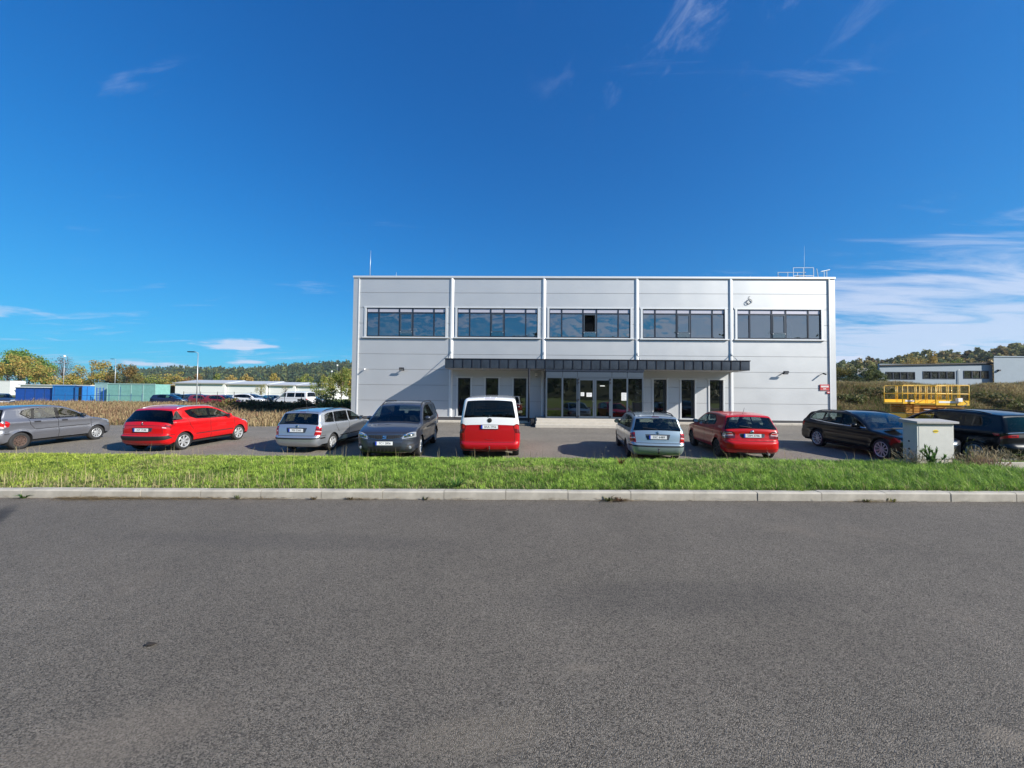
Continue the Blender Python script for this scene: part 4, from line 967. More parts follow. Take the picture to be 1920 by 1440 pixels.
def build_car(spec, name, label, loc, heading, color, group=None, plate=None, step=.055, wheels='seven', rim_mat='rim', category='car', detail=True, slope=(0, 0)):
    """heading: degrees clockwise from +Y that the bonnet points to. Local x runs forward."""
    L, Wd, H = spec['L'], spec['W'], spec['H']; xf = L/2
    D = lambda d: xf - d                                   # distance from the front bumper -> local x
    root = thing(name, label, category, loc, R(90 - heading), group)
    root.rotation_euler = (0, 0, R(90 - heading))
    if slope != (0, 0):
        root.rotation_euler = (slope[0], slope[1], R(90 - heading))
    pm = color if isinstance(color, bpy.types.Material) else M[color]
    prof = catmull([(D(p[0]), p[1], p[2], p[3]) for p in spec['profile']], step)
    S = np.concatenate([[0], np.cumsum(np.hypot(*(prof[1:, :2] - prof[:-1, :2]).T))])
    peak = int(np.argmax(prof[:, 1]))
    ax_f, ax_r, tr = D(spec['axle_f']), D(spec['axle_r']), spec['tyre']
    arch = tr + spec.get('arch_gap', .045)
    zb0, zb1 = spec['belt']                                # belt height at the windscreen foot and at the tail
    def half(x, z):
        x, z = np.asarray(x, float), np.asarray(z, float); fr = (x + xf) / L
        belt = zb1 + (zb0 - zb1) * fr
        w = np.full(x.shape, Wd/2)
        w = w - spec.get('nose', .075) * np.clip((fr - .72) / .28, 0, 1) ** 2.2 - spec.get('tailw', .05) * np.clip((.22 - fr) / .22, 0, 1) ** 2
        w = w - .075 * np.clip((.55 - z) / .35, 0, 1.2) ** 2 - .020 * np.clip((z - .60) / .4, 0, 1) ** 2
        up = z - belt; sp = np.log1p(np.exp(np.clip(up / .025, -40, 40))) * .025
        w = w - spec.get('tumble', .27) * sp - spec.get('shoulder', .030) / (1 + np.exp(-np.clip(up / .016, -40, 40)))
        for ax_ in (ax_f, ax_r):
            dist = np.hypot(x - ax_, z - tr); w = w + .016 * np.exp(-((dist - arch) / .05) ** 2)
        for (zc, amp) in spec.get('crease', [(.66, .008)]):
            w = w + amp * np.tanh((z - zc - .05*(.5-fr)) / .018) * np.exp(-((z - zc) / .16) ** 2)
        return w
    sx0, sx1, sz = -xf + .75, xf - .95, .60
    sxn = np.clip(prof[:, 0], sx0, sx1); dv = np.stack([sxn - prof[:, 0], sz - prof[:, 1]], 1); dl = np.hypot(*dv.T)[:, None]; dv = dv / np.maximum(dl, 1e-6)
    cr = prof[:, 2] + prof[:, 3]
    edge = prof[:, :2] + dv * cr[:, None]; We = half(edge[:, 0], edge[:, 1])
    q0 = .82; QS = Wd/2
    idx = np.arange(len(prof), dtype=float)
    def strip_pos(q, s):
        q, s = np.asarray(q, float), np.asarray(s, float); ii = np.interp(s, S, idx)
        g = lambda a: np.interp(ii, idx, a)
        px_, pz_, cc, rr, w, dx, dz = g(prof[:, 0]), g(prof[:, 1]), g(prof[:, 2]), g(prof[:, 3]), g(We), g(dv[:, 0]), g(dv[:, 1])
        ry = np.minimum(rr * 1.25, w * .5); a = np.clip((np.abs(q) - q0) / (1 - q0), 0, 1) * math.pi/2
        y = np.where(np.abs(q) <= q0, (w - ry) * np.abs(q) / q0, (w - ry) + ry * np.sin(a))
        o = cc * (y / w) ** 2 + rr * (1 - np.cos(a))
        return np.stack([px_ + dx*o, y * np.sign(q), pz_ + dz*o], -1)
    def f_to_q(f, s):                                       # fraction of the half width -> strip coordinate
        ii = np.interp(s, S, idx); w = np.interp(ii, idx, We); ry = np.minimum(np.interp(ii, idx, prof[:, 3]) * 1.25, w*.5)
        y = np.abs(f) * w; fl = w - ry
        q = np.where(y <= fl, q0 * y / fl, q0 + (1 - q0) * np.arcsin(np.clip((y - fl) / ry, 0, 1)) / (math.pi/2)); return q * np.sign(f)
    zf, sf = np.maximum.accumulate(prof[:peak+1, 1]), S[:peak+1]
    zr_, sr_ = np.maximum.accumulate(prof[peak:, 1][::-1]), S[peak:][::-1]
    xs, ss = prof[:, 0][::-1], S[::-1]
    def to_chart(side, poly):
        pl = np.array(densify(poly, .05)); f, b = pl[:, 0], pl[:, 1]
        s = np.interp(b, zf, sf) if side == 'F' else (np.interp(b, zr_, sr_) if side == 'R' else np.interp(D(b), np.maximum.accumulate(xs), ss))
        q = f_to_q(np.clip(f, -1, 1), s); return np.stack([np.clip(q, -1, 1) * QS, s], 1)
    # --- strip chart (bumper, bonnet, windscreen, roof, tailgate)
    polys = [(t, to_chart(sd, pl)) for (t, sd, pl) in spec['strip']]
    nq = max(8, int(Wd / step / 1.15)); qs = np.concatenate([np.linspace(-1, -q0, 5)[:-1], np.linspace(-q0, q0, nq), np.linspace(q0, 1, 5)[1:]])
    pts = np.array([(q * QS, s) for s in S[1:-1] for q in qs[1:-1]])
    bnd = [(-QS, s) for s in S] + [(q * QS, S[-1]) for q in qs[1:-1]] + [(QS, s) for s in S[::-1]] + [(q * QS, 0) for q in qs[1:-1][::-1]]
    v2, tri = triangulate(pts, [p for _, p in polys], bnd)
    cen = v2[tri].mean(1); tags = np.full(len(tri), 'body', dtype=object)
    zc = np.interp(cen[:, 1], S, prof[:, 1]); rear_ = cen[:, 1] > S[peak]
    tags[(zc < spec.get('bump_r', .58)) & rear_] = 'bumper'; tags[(zc < spec.get('bump_f', .60)) & ~rear_] = 'front_bumper'
    for t, p in polys:
        ins = inside(cen[:, 0], cen[:, 1], p); tags[ins] = t
    if 'two_tone' in spec:
        tt = (zc > spec['two_tone']) & (tags == 'body'); tags[tt] = 'upper'
    V3 = strip_pos(v2[:, 0] / QS, v2[:, 1])
    allv, allt, allg = [V3], [tri], [tags]
    # --- side chart, mirrored to both sides
    out_poly = [tuple(e) for e in edge]
    spolys = [(t, [(D(a), b) for a, b in densify(pl, .06)]) for (t, pl) in spec['side']]
    arcs = [[(ax_ + arch * math.cos(a), tr + arch * math.sin(a)) for a in np.linspace(0, 2*math.pi, 40, endpoint=False)] for ax_ in (ax_f, ax_r)]
    gx, gz = np.meshgrid(np.arange(edge[:, 0].min(), edge[:, 0].max(), step), np.arange(edge[:, 1].min(), edge[:, 1].max(), step*.9))
    gx, gz = gx.ravel(), gz.ravel(); ok = inside(gx, gz, out_poly)
    for ax_ in (ax_f, ax_r): ok &= np.hypot(gx - ax_, gz - tr) > arch + .012
    v2s, tris = triangulate(np.stack([gx[ok], gz[ok]], 1), [p for _, p in spolys] + arcs, out_poly)
    cs = v2s[tris].mean(1); keep = inside(cs[:, 0], cs[:, 1], out_poly)
    for ax_ in (ax_f, ax_r): keep &= np.hypot(cs[:, 0] - ax_, cs[:, 1] - tr) > arch * .999
    tris, cs = tris[keep], cs[keep]; tg = np.full(len(tris), 'body', dtype=object)
    tg[(cs[:, 1] < spec.get('bump_r', .58)) & (cs[:, 0] < ax_r - arch*.6)] = 'bumper'
    tg[(cs[:, 1] < spec.get('bump_f', .60)) & (cs[:, 0] > ax_f + arch*.6)] = 'front_bumper'
    for t, p in spolys: tg[inside(cs[:, 0], cs[:, 1], p)] = t
    if 'two_tone' in spec:
        up = (cs[:, 1] > spec['two_tone']) & np.array([t == 'body' or t.startswith('door') for t in tg]); tg[up & (tg == 'body')] = 'upper'
        tg[up & (tg != 'upper')] = [t + '_upper' for t in tg[up & (tg != 'upper')]]
    ys = half(v2s[:, 0], v2s[:, 1])
    for sgn in (1, -1):
        allv.append(np.stack([v2s[:, 0], ys * sgn, v2s[:, 1]], 1)); allt.append(tris if sgn < 0 else tris[:, ::-1])
        allg.append(np.array([t if t in ('body', 'bumper', 'front_bumper', 'seam', 'trim', 'upper', 'bumper_trim') else t + ('|L' if sgn > 0 else '|R') for t in tg], dtype=object))
    off = np.cumsum([0] + [len(v) for v in allv]); V = np.vstack(allv); T = np.vstack([t + o for t, o in zip(allt, off)]); G = np.concatenate(allg)
    # weld equal positions for the shading normals, orient outwards
    key = np.round(V, 4); _, inv = np.unique(key, axis=0, return_inverse=True); inv = inv.ravel()
    fn = np.cross(V[T[:, 1]] - V[T[:, 0]], V[T[:, 2]] - V[T[:, 0]]); cen3 = V[T].mean(1); ref = cen3 - np.stack([np.clip(cen3[:, 0], sx0, sx1), cen3[:, 1]*0, np.full(len(T), .6)], 1)
    flip = (fn * ref).sum(1) < 0; T[flip] = T[flip][:, ::-1]; fn[flip] *= -1
    N = np.zeros((inv.max()+1, 3)); 
    for k in range(3): np.add.at(N, inv[T[:, k]], fn)
    N /= np.maximum(np.linalg.norm(N, axis=1), 1e-9)[:, None]; VN = N[inv]
    def part(pname, sel, mats, parent, midx=None, offs=0.0):
        t = T[sel]
        if not len(t): return None
        used, loc_ = np.unique(t, return_inverse=True); loc_ = loc_.reshape(t.shape)
        me = np_mesh(pname, V[used] + VN[used]*offs, loc_, mats, smooth=True, midx=midx)
        if len(me.vertices) == len(used): me.normals_split_custom_set_from_vertices([tuple(x) for x in VN[used]])
        return link(pname, me, parent)
    lib = dict(spec.get('mats', {}))
    def sel(*names): return np.isin(G.astype(str), names)
    seam = M['dark']
    upm = M[spec['upper_mat']] if 'upper_mat' in spec else pm
    bsel = sel('body', 'upper', 'seam', 'trim'); g = G[bsel].astype(str)
    body = part('body', bsel, [pm, upm, seam, M['black']], root, np.select([g == 'body', g == 'upper', g == 'seam'], [0, 1, 2], 3))
    for bn, nm in (('bumper', 'rear_bumper'), ('front_bumper', 'front_bumper')):
        s2 = sel(bn, bn + '_trim'); gg = G[s2].astype(str)
        part(nm, s2, [pm, M['black']], root, (gg == bn + '_trim').astype(int))
    doors = {}
    for t in sorted(set(G.astype(str))):
        if t.startswith('door') and '_upper' not in t:
            s2 = sel(t, t.replace('|', '_upper|')); gg = G[s2].astype(str)
            doors[t] = part('door', s2, [pm, upm], root, np.char.find(gg, '_upper').clip(-1, 0) + 1)
    NAMES = {'glass': 'window', 'ws': 'windshield', 'rear_glass': 'rear_window', 'tail': 'tail_light', 'tail2': 'tail_light_lens', 'tail3': 'tail_light_segment', 'head': 'headlight', 'head2': 'headlight_bezel', 'grille': 'grille',
             'intake': 'air_intake', 'recess': 'plate_recess', 'handle': 'door_handle', 'strip': 'rub_strip', 'frame': 'window_frame', 'chromeline': 'chrome_trim', 'brake': 'brake_light', 'sunroof': 'roof_window', 'indicator': 'indicator', 'fog': 'fog_light', 'tailgate': 'tailgate', 'hood': 'hood', 'liftglass': 'tailgate_panel', 'sill': 'sill', 'cowl': 'wiper_panel'}
    MATS = {'glass': 'cglass', 'ws': 'cglass', 'rear_glass': 'cglass', 'tail': 'tail', 'tail2': 'tail_white', 'tail3': 'tail_dark', 'head': 'lamp', 'head2': 'lamp_dark', 'grille': 'black', 'intake': 'black', 'recess': 'black', 'handle': 'black',
            'strip': 'black', 'frame': 'gloss_black', 'chromeline': 'chrome', 'brake': 'tail_dark', 'sunroof': 'cglass_dark', 'indicator': 'tail_white', 'fog': 'lamp', 'sill': 'black', 'cowl': 'black'}
    made = {}
    for t in sorted(set(G.astype(str))):
        base = t.split('|')[0].split('.')[0].rstrip('0123456789') if t.split('|')[0].split('.')[0] not in NAMES else t.split('|')[0].split('.')[0]
        if base in NAMES and t not in made:
            mk = lib.get(t.split('|')[0], lib.get(base, MATS.get(base)))
            par = root
            if base in ('glass', 'handle') and '.' in t:
                par = doors.get('door' + t.split('.')[1], root)
            mtl = pm if mk is None else (upm if mk == 'upper' else M[mk])
            made[t] = part(NAMES[base], sel(t), mtl, par, offs=.004 if base in ('handle', 'strip', 'chromeline', 'tail', 'tail2', 'tail3') else 0.0)
    # --- wheel wells, underside, wheels
    ub = MB()
    for ax_ in (ax_f, ax_r):
        for sgn in (1, -1):
            aa = np.linspace(-.35, math.pi+.35, 26); ring = [(ax_ + arch*math.cos(a), tr + arch*math.sin(a)) for a in aa]
            yo = [float(half(np.array([x]), np.array([z]))[0]) - .002 for x, z in ring]
            b = len(ub.v); n = len(ring)
            ub.v += [(x, sgn*y, z) for (x, z), y in zip(ring, yo)] + [(x, sgn*(Wd/2-.34), z) for x, z in ring]
            ub.f += [(b+i, b+i+1, b+n+i+1, b+n+i) for i in range(n-1)]; ub.m += [0]*(n-1)
            ub.add([(x, sgn*(Wd/2-.34), z) for x, z in ring], [tuple(range(n))])
    zs = spec.get('sill', .2) + .03
    for a, b, wy in ((-xf+.25, ax_r-arch, Wd/2-.16), (ax_r-arch, ax_r+arch, Wd/2-.36), (ax_r+arch, ax_f-arch, Wd/2-.09), (ax_f-arch, ax_f+arch, Wd/2-.36), (ax_f+arch, xf-.25, Wd/2-.2)):
        ub.box(a, b, -wy, wy, zs-.02, zs+.05)
    ub.build('underbody', M['dark'], root, fix=False)
    tyre, rim = wheel_meshes(tr, spec.get('tw', .195), spec['rim'], wheels, rim_mat)
    tw = spec.get('tw', .195)
    for i, (ax_, sgn) in enumerate(((ax_f, 1), (ax_f, -1), (ax_r, 1), (ax_r, -1))):
        w_ = empty('wheel', (ax_, sgn*(Wd/2 - tw/2 - .022), tr)); w_.parent = root
        if sgn < 0: w_.rotation_euler = (0, 0, math.pi)
        link('tyre', tyre, w_)
        rm = rim
        if 'rear_rim' in spec and i >= 2: rm = wheel_meshes(tr, tw, spec['rim'], *spec['rear_rim'])[1]
        link('rim', rm, w_)
    # --- cabin: seats, dashboard, steering wheel
    if detail:
        seat = MB()
        def cushion(cx, cy, w, h0, back, lean):
            seat.rbox(cx-.25, cx+.27, cy-w/2, cy+w/2, .30, h0, .05); s0 = len(seat.v)
            seat.rbox(-.06, .07, -w/2, w/2, 0, back, .05); seat.rbox(-.05, .04, -.13, .13, back+.03, back+.19, .04)
            seat.xform(Matrix.Translation((cx-.24, cy, h0-.05)) @ Matrix.Rotation(-lean, 4, 'Y'), s0)
        zc_ = spec.get('seat', .52); top = spec.get('seat_back', .56); cx = D(spec.get('seat_x', 2.05))
        for cy in (-.36, .36): seat = MB(); cushion(cx, cy, .48, zc_, top, .30); seat.build('seat', M[spec.get('seat_mat', 'interior')], root, smooth=False)
        for rx in spec.get('rows', [spec.get('seat_x', 2.05) + .85]):
            seat = MB()
            for cy in (-.40, 0, .40): cushion(D(rx), cy, .42, zc_, top - .04, .33)
            seat.build('rear_seat', M[spec.get('seat_mat', 'interior')], root)
        db = MB(); dx = D(spec.get('dash', 1.25)); db.rbox(dx-.22, dx+.15, -Wd/2+.17, Wd/2-.17, .55, zb0-.03, .04); db.build('dashboard', M['interior'], root)
        st = MB(); st.lathe([(.17, -.012), (.185, 0), (.17, .012), (.155, 0), (.17, -.012)], 'x', n=20); st.box(-.01, .01, -.15, .15, -.02, .02)
        st.build('steering_wheel', M['black'], root, loc=(dx-.36, .36, zb0-.03))
        fl = MB(); fl.box(-xf+.5, xf-1.0, -Wd/2+.12, Wd/2-.12, .28, .32); fl.build('cabin_floor', M['interior'], root)
    # --- mirrors
    md, mz, mm = spec.get('mirror', (1.42, zb0+.05, 'paint'))
    for sgn in (1, -1):
        y0 = float(half(np.array([D(md)]), np.array([mz]))[0]); m_ = MB()
        prof_m = [(0, .0), (.05, .055), (.09, .072), (.15, .075), (.20, .06), (.225, .02)]
        ring = 10; b = 0
        for (yy, rr) in prof_m:
            for j in range(ring):
                a = 2*math.pi*j/ring; m_.v.append((math.cos(a)*rr*.75, sgn*(y0 + yy - .03), mz + .045 + math.sin(a)*rr))
        for i in range(len(prof_m)-1):
            for j in range(ring): m_.f.append((i*ring+j, i*ring+(j+1) % ring, (i+1)*ring+(j+1) % ring, (i+1)*ring+j)); m_.m.append(0)
        m_.f.append(tuple((len(prof_m)-1)*ring+j for j in range(ring))); m_.m.append(0)
        mo = m_.build('wing_mirror', pm if mm == 'paint' else M['black'], root, loc=(D(md), 0, 0), smooth=True)
        gl = MB(); gl.box(-.062, -.055, sgn*(y0+.035), sgn*(y0+.165), mz, mz+.095); gl.build('mirror_glass', M['chrome'], mo)
    # --- extras
    if spec.get('rails'):
        d0, d1, zt, inset, rmat = spec['rails']
        for sgn in (1, -1):
            pts_ = []
            for k in range(13):
                t = k/12; d = d0 + (d1-d0)*t; s_ = float(np.interp(-D(d), -prof[:, 0][S.argsort()][:], S)) if False else float(np.interp(D(d), np.maximum.accumulate(xs), ss))
                p = strip_pos(np.array([.86*sgn]), np.array([s_]))[0]; rise = zt * min(1, 6*t, 6*(1-t)); pts_.append((p[0], p[1]-sgn*inset, p[2] + rise))
            MB().tube(pts_, .017, 7).build('roof_rail', M[rmat], root, smooth=True)
    if spec.get('antenna'):
        d, ln, lean = spec['antenna']; zt = float(np.interp(D(d), np.maximum.accumulate(xs), prof[:, 1][::-1]))
        MB().tube([(D(d), 0, zt-.01), (D(d)-lean, 0, zt+ln)], [.008, .004], 6).build('antenna', M['black'], root)
    if spec.get('wiper'):
        zw, y0, y1 = spec['wiper']; xw = float(np.interp(zw, zr_, prof[peak:, 0][::-1]))
        MB().tube([(xw-.03, y0, zw-.02), (xw-.022, (y0+y1)/2, zw+.012), (xw-.012, y1, zw+.03)], .010, 6).build('rear_wiper', M['black'], root)
    if spec.get('towbar'):
        MB().tube([(-xf+.12, 0, .33), (-xf-.02, 0, .30), (-xf-.07, 0, .34), (-xf-.075, 0, .42)], .018, 8).lathe([(.0, .025), (.02, .018), (.026, 0), (.02, -.018), (.0, -.025)], 'z', (-xf-.075, 0, .435), 10).build('tow_bar', M['rim_dark'], root, smooth=True)
    if spec.get('exhaust'):
        y, z = spec['exhaust']; MB().tube([(-xf+.3, y, z), (-xf+.02, y, z-.02)], .032, 10).build('exhaust_pipe', M['rim'], root)
    def surf_x(side, y, z):
        s_ = np.interp(z, zr_ if side == 'R' else zf, sr_ if side == 'R' else sf); w = np.interp(s_, S, We)
        return float(strip_pos(f_to_q(np.array([y/w]), np.array([s_])), np.array([s_]))[0][0])
    for side, zpl, txt in ([('R', spec['plate_r'], plate)] if spec.get('plate_r') and plate else []) + ([('F', spec['plate_f'], plate)] if spec.get('plate_f') and plate else []):
        sg = -1 if side == 'R' else 1
        yc = spec.get('plate_y', 0.0) if side == 'R' else 0.0
        tilt = spec.get('plate_tilt', .05)
        xp = (surf_x(side, yc, zpl) + sg*.018) if side == 'R' else max(surf_x(side, yc, zpl-.05), surf_x(side, yc, zpl+.05)) + .012
        pe = MB(); pe.box(-.26, .26, -.006, .006, -.055, .055, 0); pe.box(-.26, -.215, -.0075, 0, -.054, .054, 1); pe.box(-.272, .272, -.003, .010, -.067, .067, 2)
        po = pe.build('number_plate', [M['plate'], M['plate_blue'], M['black']], root, loc=(xp, yc, zpl), rz=R(-90) if sg < 0 else R(90))
        po.rotation_euler = (R(90)*0 + tilt*-1, 0, R(-90) if sg < 0 else R(90))
        tm = font_mesh(txt, .098); tm.materials.append(M['plate_text'])
        to = link('plate_lettering', tm, po, loc=(.025, -.0078, 0)); to.rotation_euler = (R(90), 0, 0); to.scale = (.92, 1, 1)
    if spec.get('badge_r') and detail:
        zb_, kind = spec['badge_r']; xb = surf_x('R', 0, zb_); badge(kind, root, (xb-.006, 0, zb_), R(-90), spec.get('badge_tilt', .12))
    if spec.get('badge_f') and detail:
        zb_, kind = spec['badge_f']; xb = surf_x('F', 0, zb_); badge(kind, root, (xb+.012, 0, zb_), R(90), .25)
    root['half'] = Wd/2
    if spec.get('extra') and detail: spec['extra'](root, pm, D, surf_x, Wd)
    del root['half']
    return root

def badge(kind, root, loc, rz, tilt):
    b = MB()
    if kind == 'ring_dark':                       # round dark badge with a folded emblem
        b.lathe([(.0, 0), (.062, 0), (.068, .008)], 'y', n=24, m=0); b.lathe([(.058, -.004), (.068, -.007), (.072, .004)], 'y', n=24, m=1)
        for p, q in (((-.028, .04), (-.012, -.002)), ((-.012, -.002), (0, .03)), ((0, .03), (.012, -.002)), ((.012, -.002), (.028, .04)), ((-.046, .022), (-.016, -.045)), ((-.016, -.045), (0, -.012)), ((0, -.012), (.016, -.045)), ((.016, -.045), (.046, .022))):
            b.tube([(p[0], -.004, p[1]), (q[0], -.004, q[1])], .0045, 4, m=1)
        ms = [M['black'], M['rim_dark']]
    elif kind == 'ring_blue':                     # small round badge
        b.lathe([(.0, -.003), (.036, -.003), (.042, .006)], 'y', n=20, m=0); b.lathe([(.034, -.005), (.042, -.007), (.046, .004)], 'y', n=20, m=1)
        b.tube([(-.018, -.006, -.012), (.0, -.006, .018), (.018, -.006, .004)], .007, 5, m=1); ms = [M['badge_blue'], M['chrome']]
    elif kind == 'ring_chrome':
        b.lathe([(.0, -.006), (.03, -.006), (.047, -.004), (.052, .006)], 'y', n=20, m=0); b.tube([(-.022, -.009, .012), (.0, -.009, .022), (.018, -.009, -.010), (-.016, -.009, -.020)], .007, 5, m=1); ms = [M['chrome'], M['rim_dark']]
    elif kind == 'letter_s':                      # chrome emblem, two offset bars
        b.add([(-.055, -.008, .042), (.06, -.008, .042), (.06, -.008, .02), (.0, -.008, .02), (-.035, -.008, .006), (-.055, -.008, .012)], [(0,1,2,3,4,5)])
        b.add([(.055, -.008, -.042), (-.06, -.008, -.042), (-.06, -.008, -.02), (.0, -.008, -.02), (.035, -.008, -.006), (.055, -.008, -.012)], [(0,1,2,3,4,5)])
        b.add([(-.05, -.008, .016), (-.02, -.008, .012), (.05, -.008, -.016), (.02, -.008, -.012)], [(0,1,2,3)]); ms = [M['chrome']]
    else:                                         # small upright chrome figure
        b.tube([(-.012, -.006, -.05), (-.004, -.006, -.01), (-.014, -.006, .02), (.002, -.006, .045)], [.008, .014, .012, .010], 6); b.tube([(-.004, -.006, .0), (.026, -.006, .016)], .007, 5); b.tube([(.0, -.006, -.012), (.024, -.006, -.03), (.02, -.006, -.05)], .008, 5); ms = [M['chrome']]
    o = b.build('badge', ms, root, loc=loc, smooth=True); o.rotation_euler = (-tilt, 0, rz)
M['badge_blue'] = mat('badge_blue_grey', (.10, .17, .26), .3, .4)
def rect(f0, f1, z0, z1): return [(f0, z0), (f1, z0), (f1, z1), (f0, z1)]
def both(tagname, side, poly):
    return [(tagname + '|R', side, [(-a, b) for a, b in poly]), (tagname + '|L', side, poly)]
RP = round_poly
SEAM = .015
# compact estate, first of two (silver and light blue)
ESTATE = dict(L=4.232, W=1.646, H=1.43, axle_f=.81, axle_r=3.272, tyre=.295, rim=.19, tw=.185, belt=(.93, .97), tumble=.30, nose=.08, tailw=.045,
    profile=[(.16,.20,.05,.16),(.05,.27,.06,.20),(.0,.40,.07,.24),(.01,.52,.07,.24),(.06,.64,.06,.18),(.16,.73,.05,.10),(.5,.83,.04,.07),(.86,.91,.04,.06),(.99,.945,.05,.055),
             (1.25,1.11,.06,.055),(1.52,1.27,.06,.06),(1.75,1.375,.05,.06),(2.0,1.42,.035,.06),(2.6,1.437,.03,.06),(3.2,1.425,.03,.06),(3.62,1.395,.03,.06),(3.78,1.37,.03,.055),(3.84,1.34,.035,.055),
             (3.95,1.16,.05,.07),(4.05,.99,.055,.09),(4.11,.86,.055,.10),(4.145,.70,.055,.11),(4.165,.60,.05,.12),(4.225,.56,.05,.14),(4.235,.46,.055,.16),(4.215,.34,.055,.16),(4.13,.24,.05,.15),(4.02,.20,.04,.12)],
    bump_r=.575, bump_f=.60,
    strip=[('ws','F',RP([(-.88,.955),(.88,.955),(.86,1.375),(-.86,1.375)],.05)), ('cowl','F',rect(-.86,.86,.925,.955)),
           ('seam','R',rect(-.83,.83,.590,.603)), ('seam','R',rect(-.80,.80,1.375,1.383)),
           ('frame.r','R',RP([(-.90,.975),(.90,.975),(.90,1.335),(-.90,1.335)],.03)), ('rear_glass','R',RP([(-.865,1.0),(.865,1.0),(.86,1.325),(-.86,1.325)],.03)),
           ('recess','R',RP([(-.40,.70),(.40,.70),(.46,.86),(-.46,.86)],.012)),
           ('brake','R',rect(-.17,.17,1.356,1.374)), ('bumper_trim','R',rect(-1,1,.48,.53))]
          + both('tail','R',RP([(.80,.615),(1.0,.615),(1.0,.93),(.85,.93),(.83,.9)],.015)) + both('tail2','R',rect(.83,1.0,.74,.775)) + both('tail3','R',rect(.83,1.0,.80,.86)) + both('tail2b','R',rect(.83,1.0,.655,.675))
          + [('seam','R',stroke([(.82,.60),(.84,.95)],.014)),('seam','R',stroke([(-.82,.60),(-.84,.95)],.014))] + both('head','F',RP([(.52,.60),(1,.64),(1,.80),(.6,.74)],.02)) + [('grille','F',rect(-.45,.45,.60,.70)), ('intake','F',rect(-.6,.6,.28,.40))],
    side=[('door1',RP([(1.02,.30),(1.10,.90),(1.20,1.00),(1.80,1.38),(2.19,1.38),(2.21,.9),(2.16,.30)],.04)), ('door2',RP([(2.21,.30),(2.23,1.38),(3.02,1.38),(3.10,.95),(2.92,.62),(2.80,.32)],.05)),
          ('seam',stroke([(1.02,.30),(1.08,.88),(1.18,.98)],SEAM)),('seam',stroke([(2.185,.30),(2.21,.95),(2.20,1.36)],SEAM)),('seam',stroke([(3.10,.97),(3.05,.80),(2.90,.62)],SEAM)),('seam',stroke([(1.02,.30),(2.8,.30)],SEAM)),
          ('frame',RP([(1.16,.945),(1.62,1.25),(1.82,1.335),(2.20,1.35),(3.05,1.345),(3.12,.985),(2.2,.955)],.03)),
          ('door1',stroke([(2.15,1.35),(2.15,.95)],.075)),
          ('glass.1',RP([(1.24,.965),(1.66,1.25),(1.84,1.32),(2.10,1.335),(2.11,.965)],.025)), ('glass.2',RP([(2.21,.968),(2.20,1.335),(2.97,1.33),(3.02,.985)],.03)),
          ('frame',RP([(3.15,.985),(3.09,1.335),(3.40,1.325),(3.62,1.27),(3.70,1.01)],.05)), ('glass.q',RP([(3.18,1.0),(3.13,1.318),(3.38,1.31),(3.585,1.26),(3.665,1.025)],.05)),
          ('handle.1',RP(rect(1.93,2.10,.825,.855),.01)), ('handle.2',RP(rect(2.80,2.97,.845,.875),.01)),
          ('strip',rect(1.14,2.13,.46,.495)), ('strip',rect(2.21,2.82,.46,.495)), ('bumper_trim',rect(3.75,4.3,.48,.53)),
          ('seam',stroke([(3.70,.58),(4.2,.585)],SEAM)),
          ('tail',RP([(4.00,.615),(4.3,.615),(4.3,.93),(3.94,.93)],.015)), ('tail2',[(3.98,.74),(4.3,.74),(4.3,.775),(3.97,.775)]), ('tail3',[(3.97,.80),(4.3,.80),(4.3,.86),(3.96,.86)]), ('head',RP([(-.1,.63),(.30,.66),(.38,.80),(-.1,.80)],.02))],
    mats={'handle':'silver_handle','recess':'recess'}, plate_r=.775, badge_r=(.905,'ring_blue'), rails=(1.95,3.6,.045,.03,'black'), antenna=(3.5,.28,.12), wiper=(1.02,.0,.42), mirror=(1.36,.97,'black'), seat_x=2.0, dash=1.3)
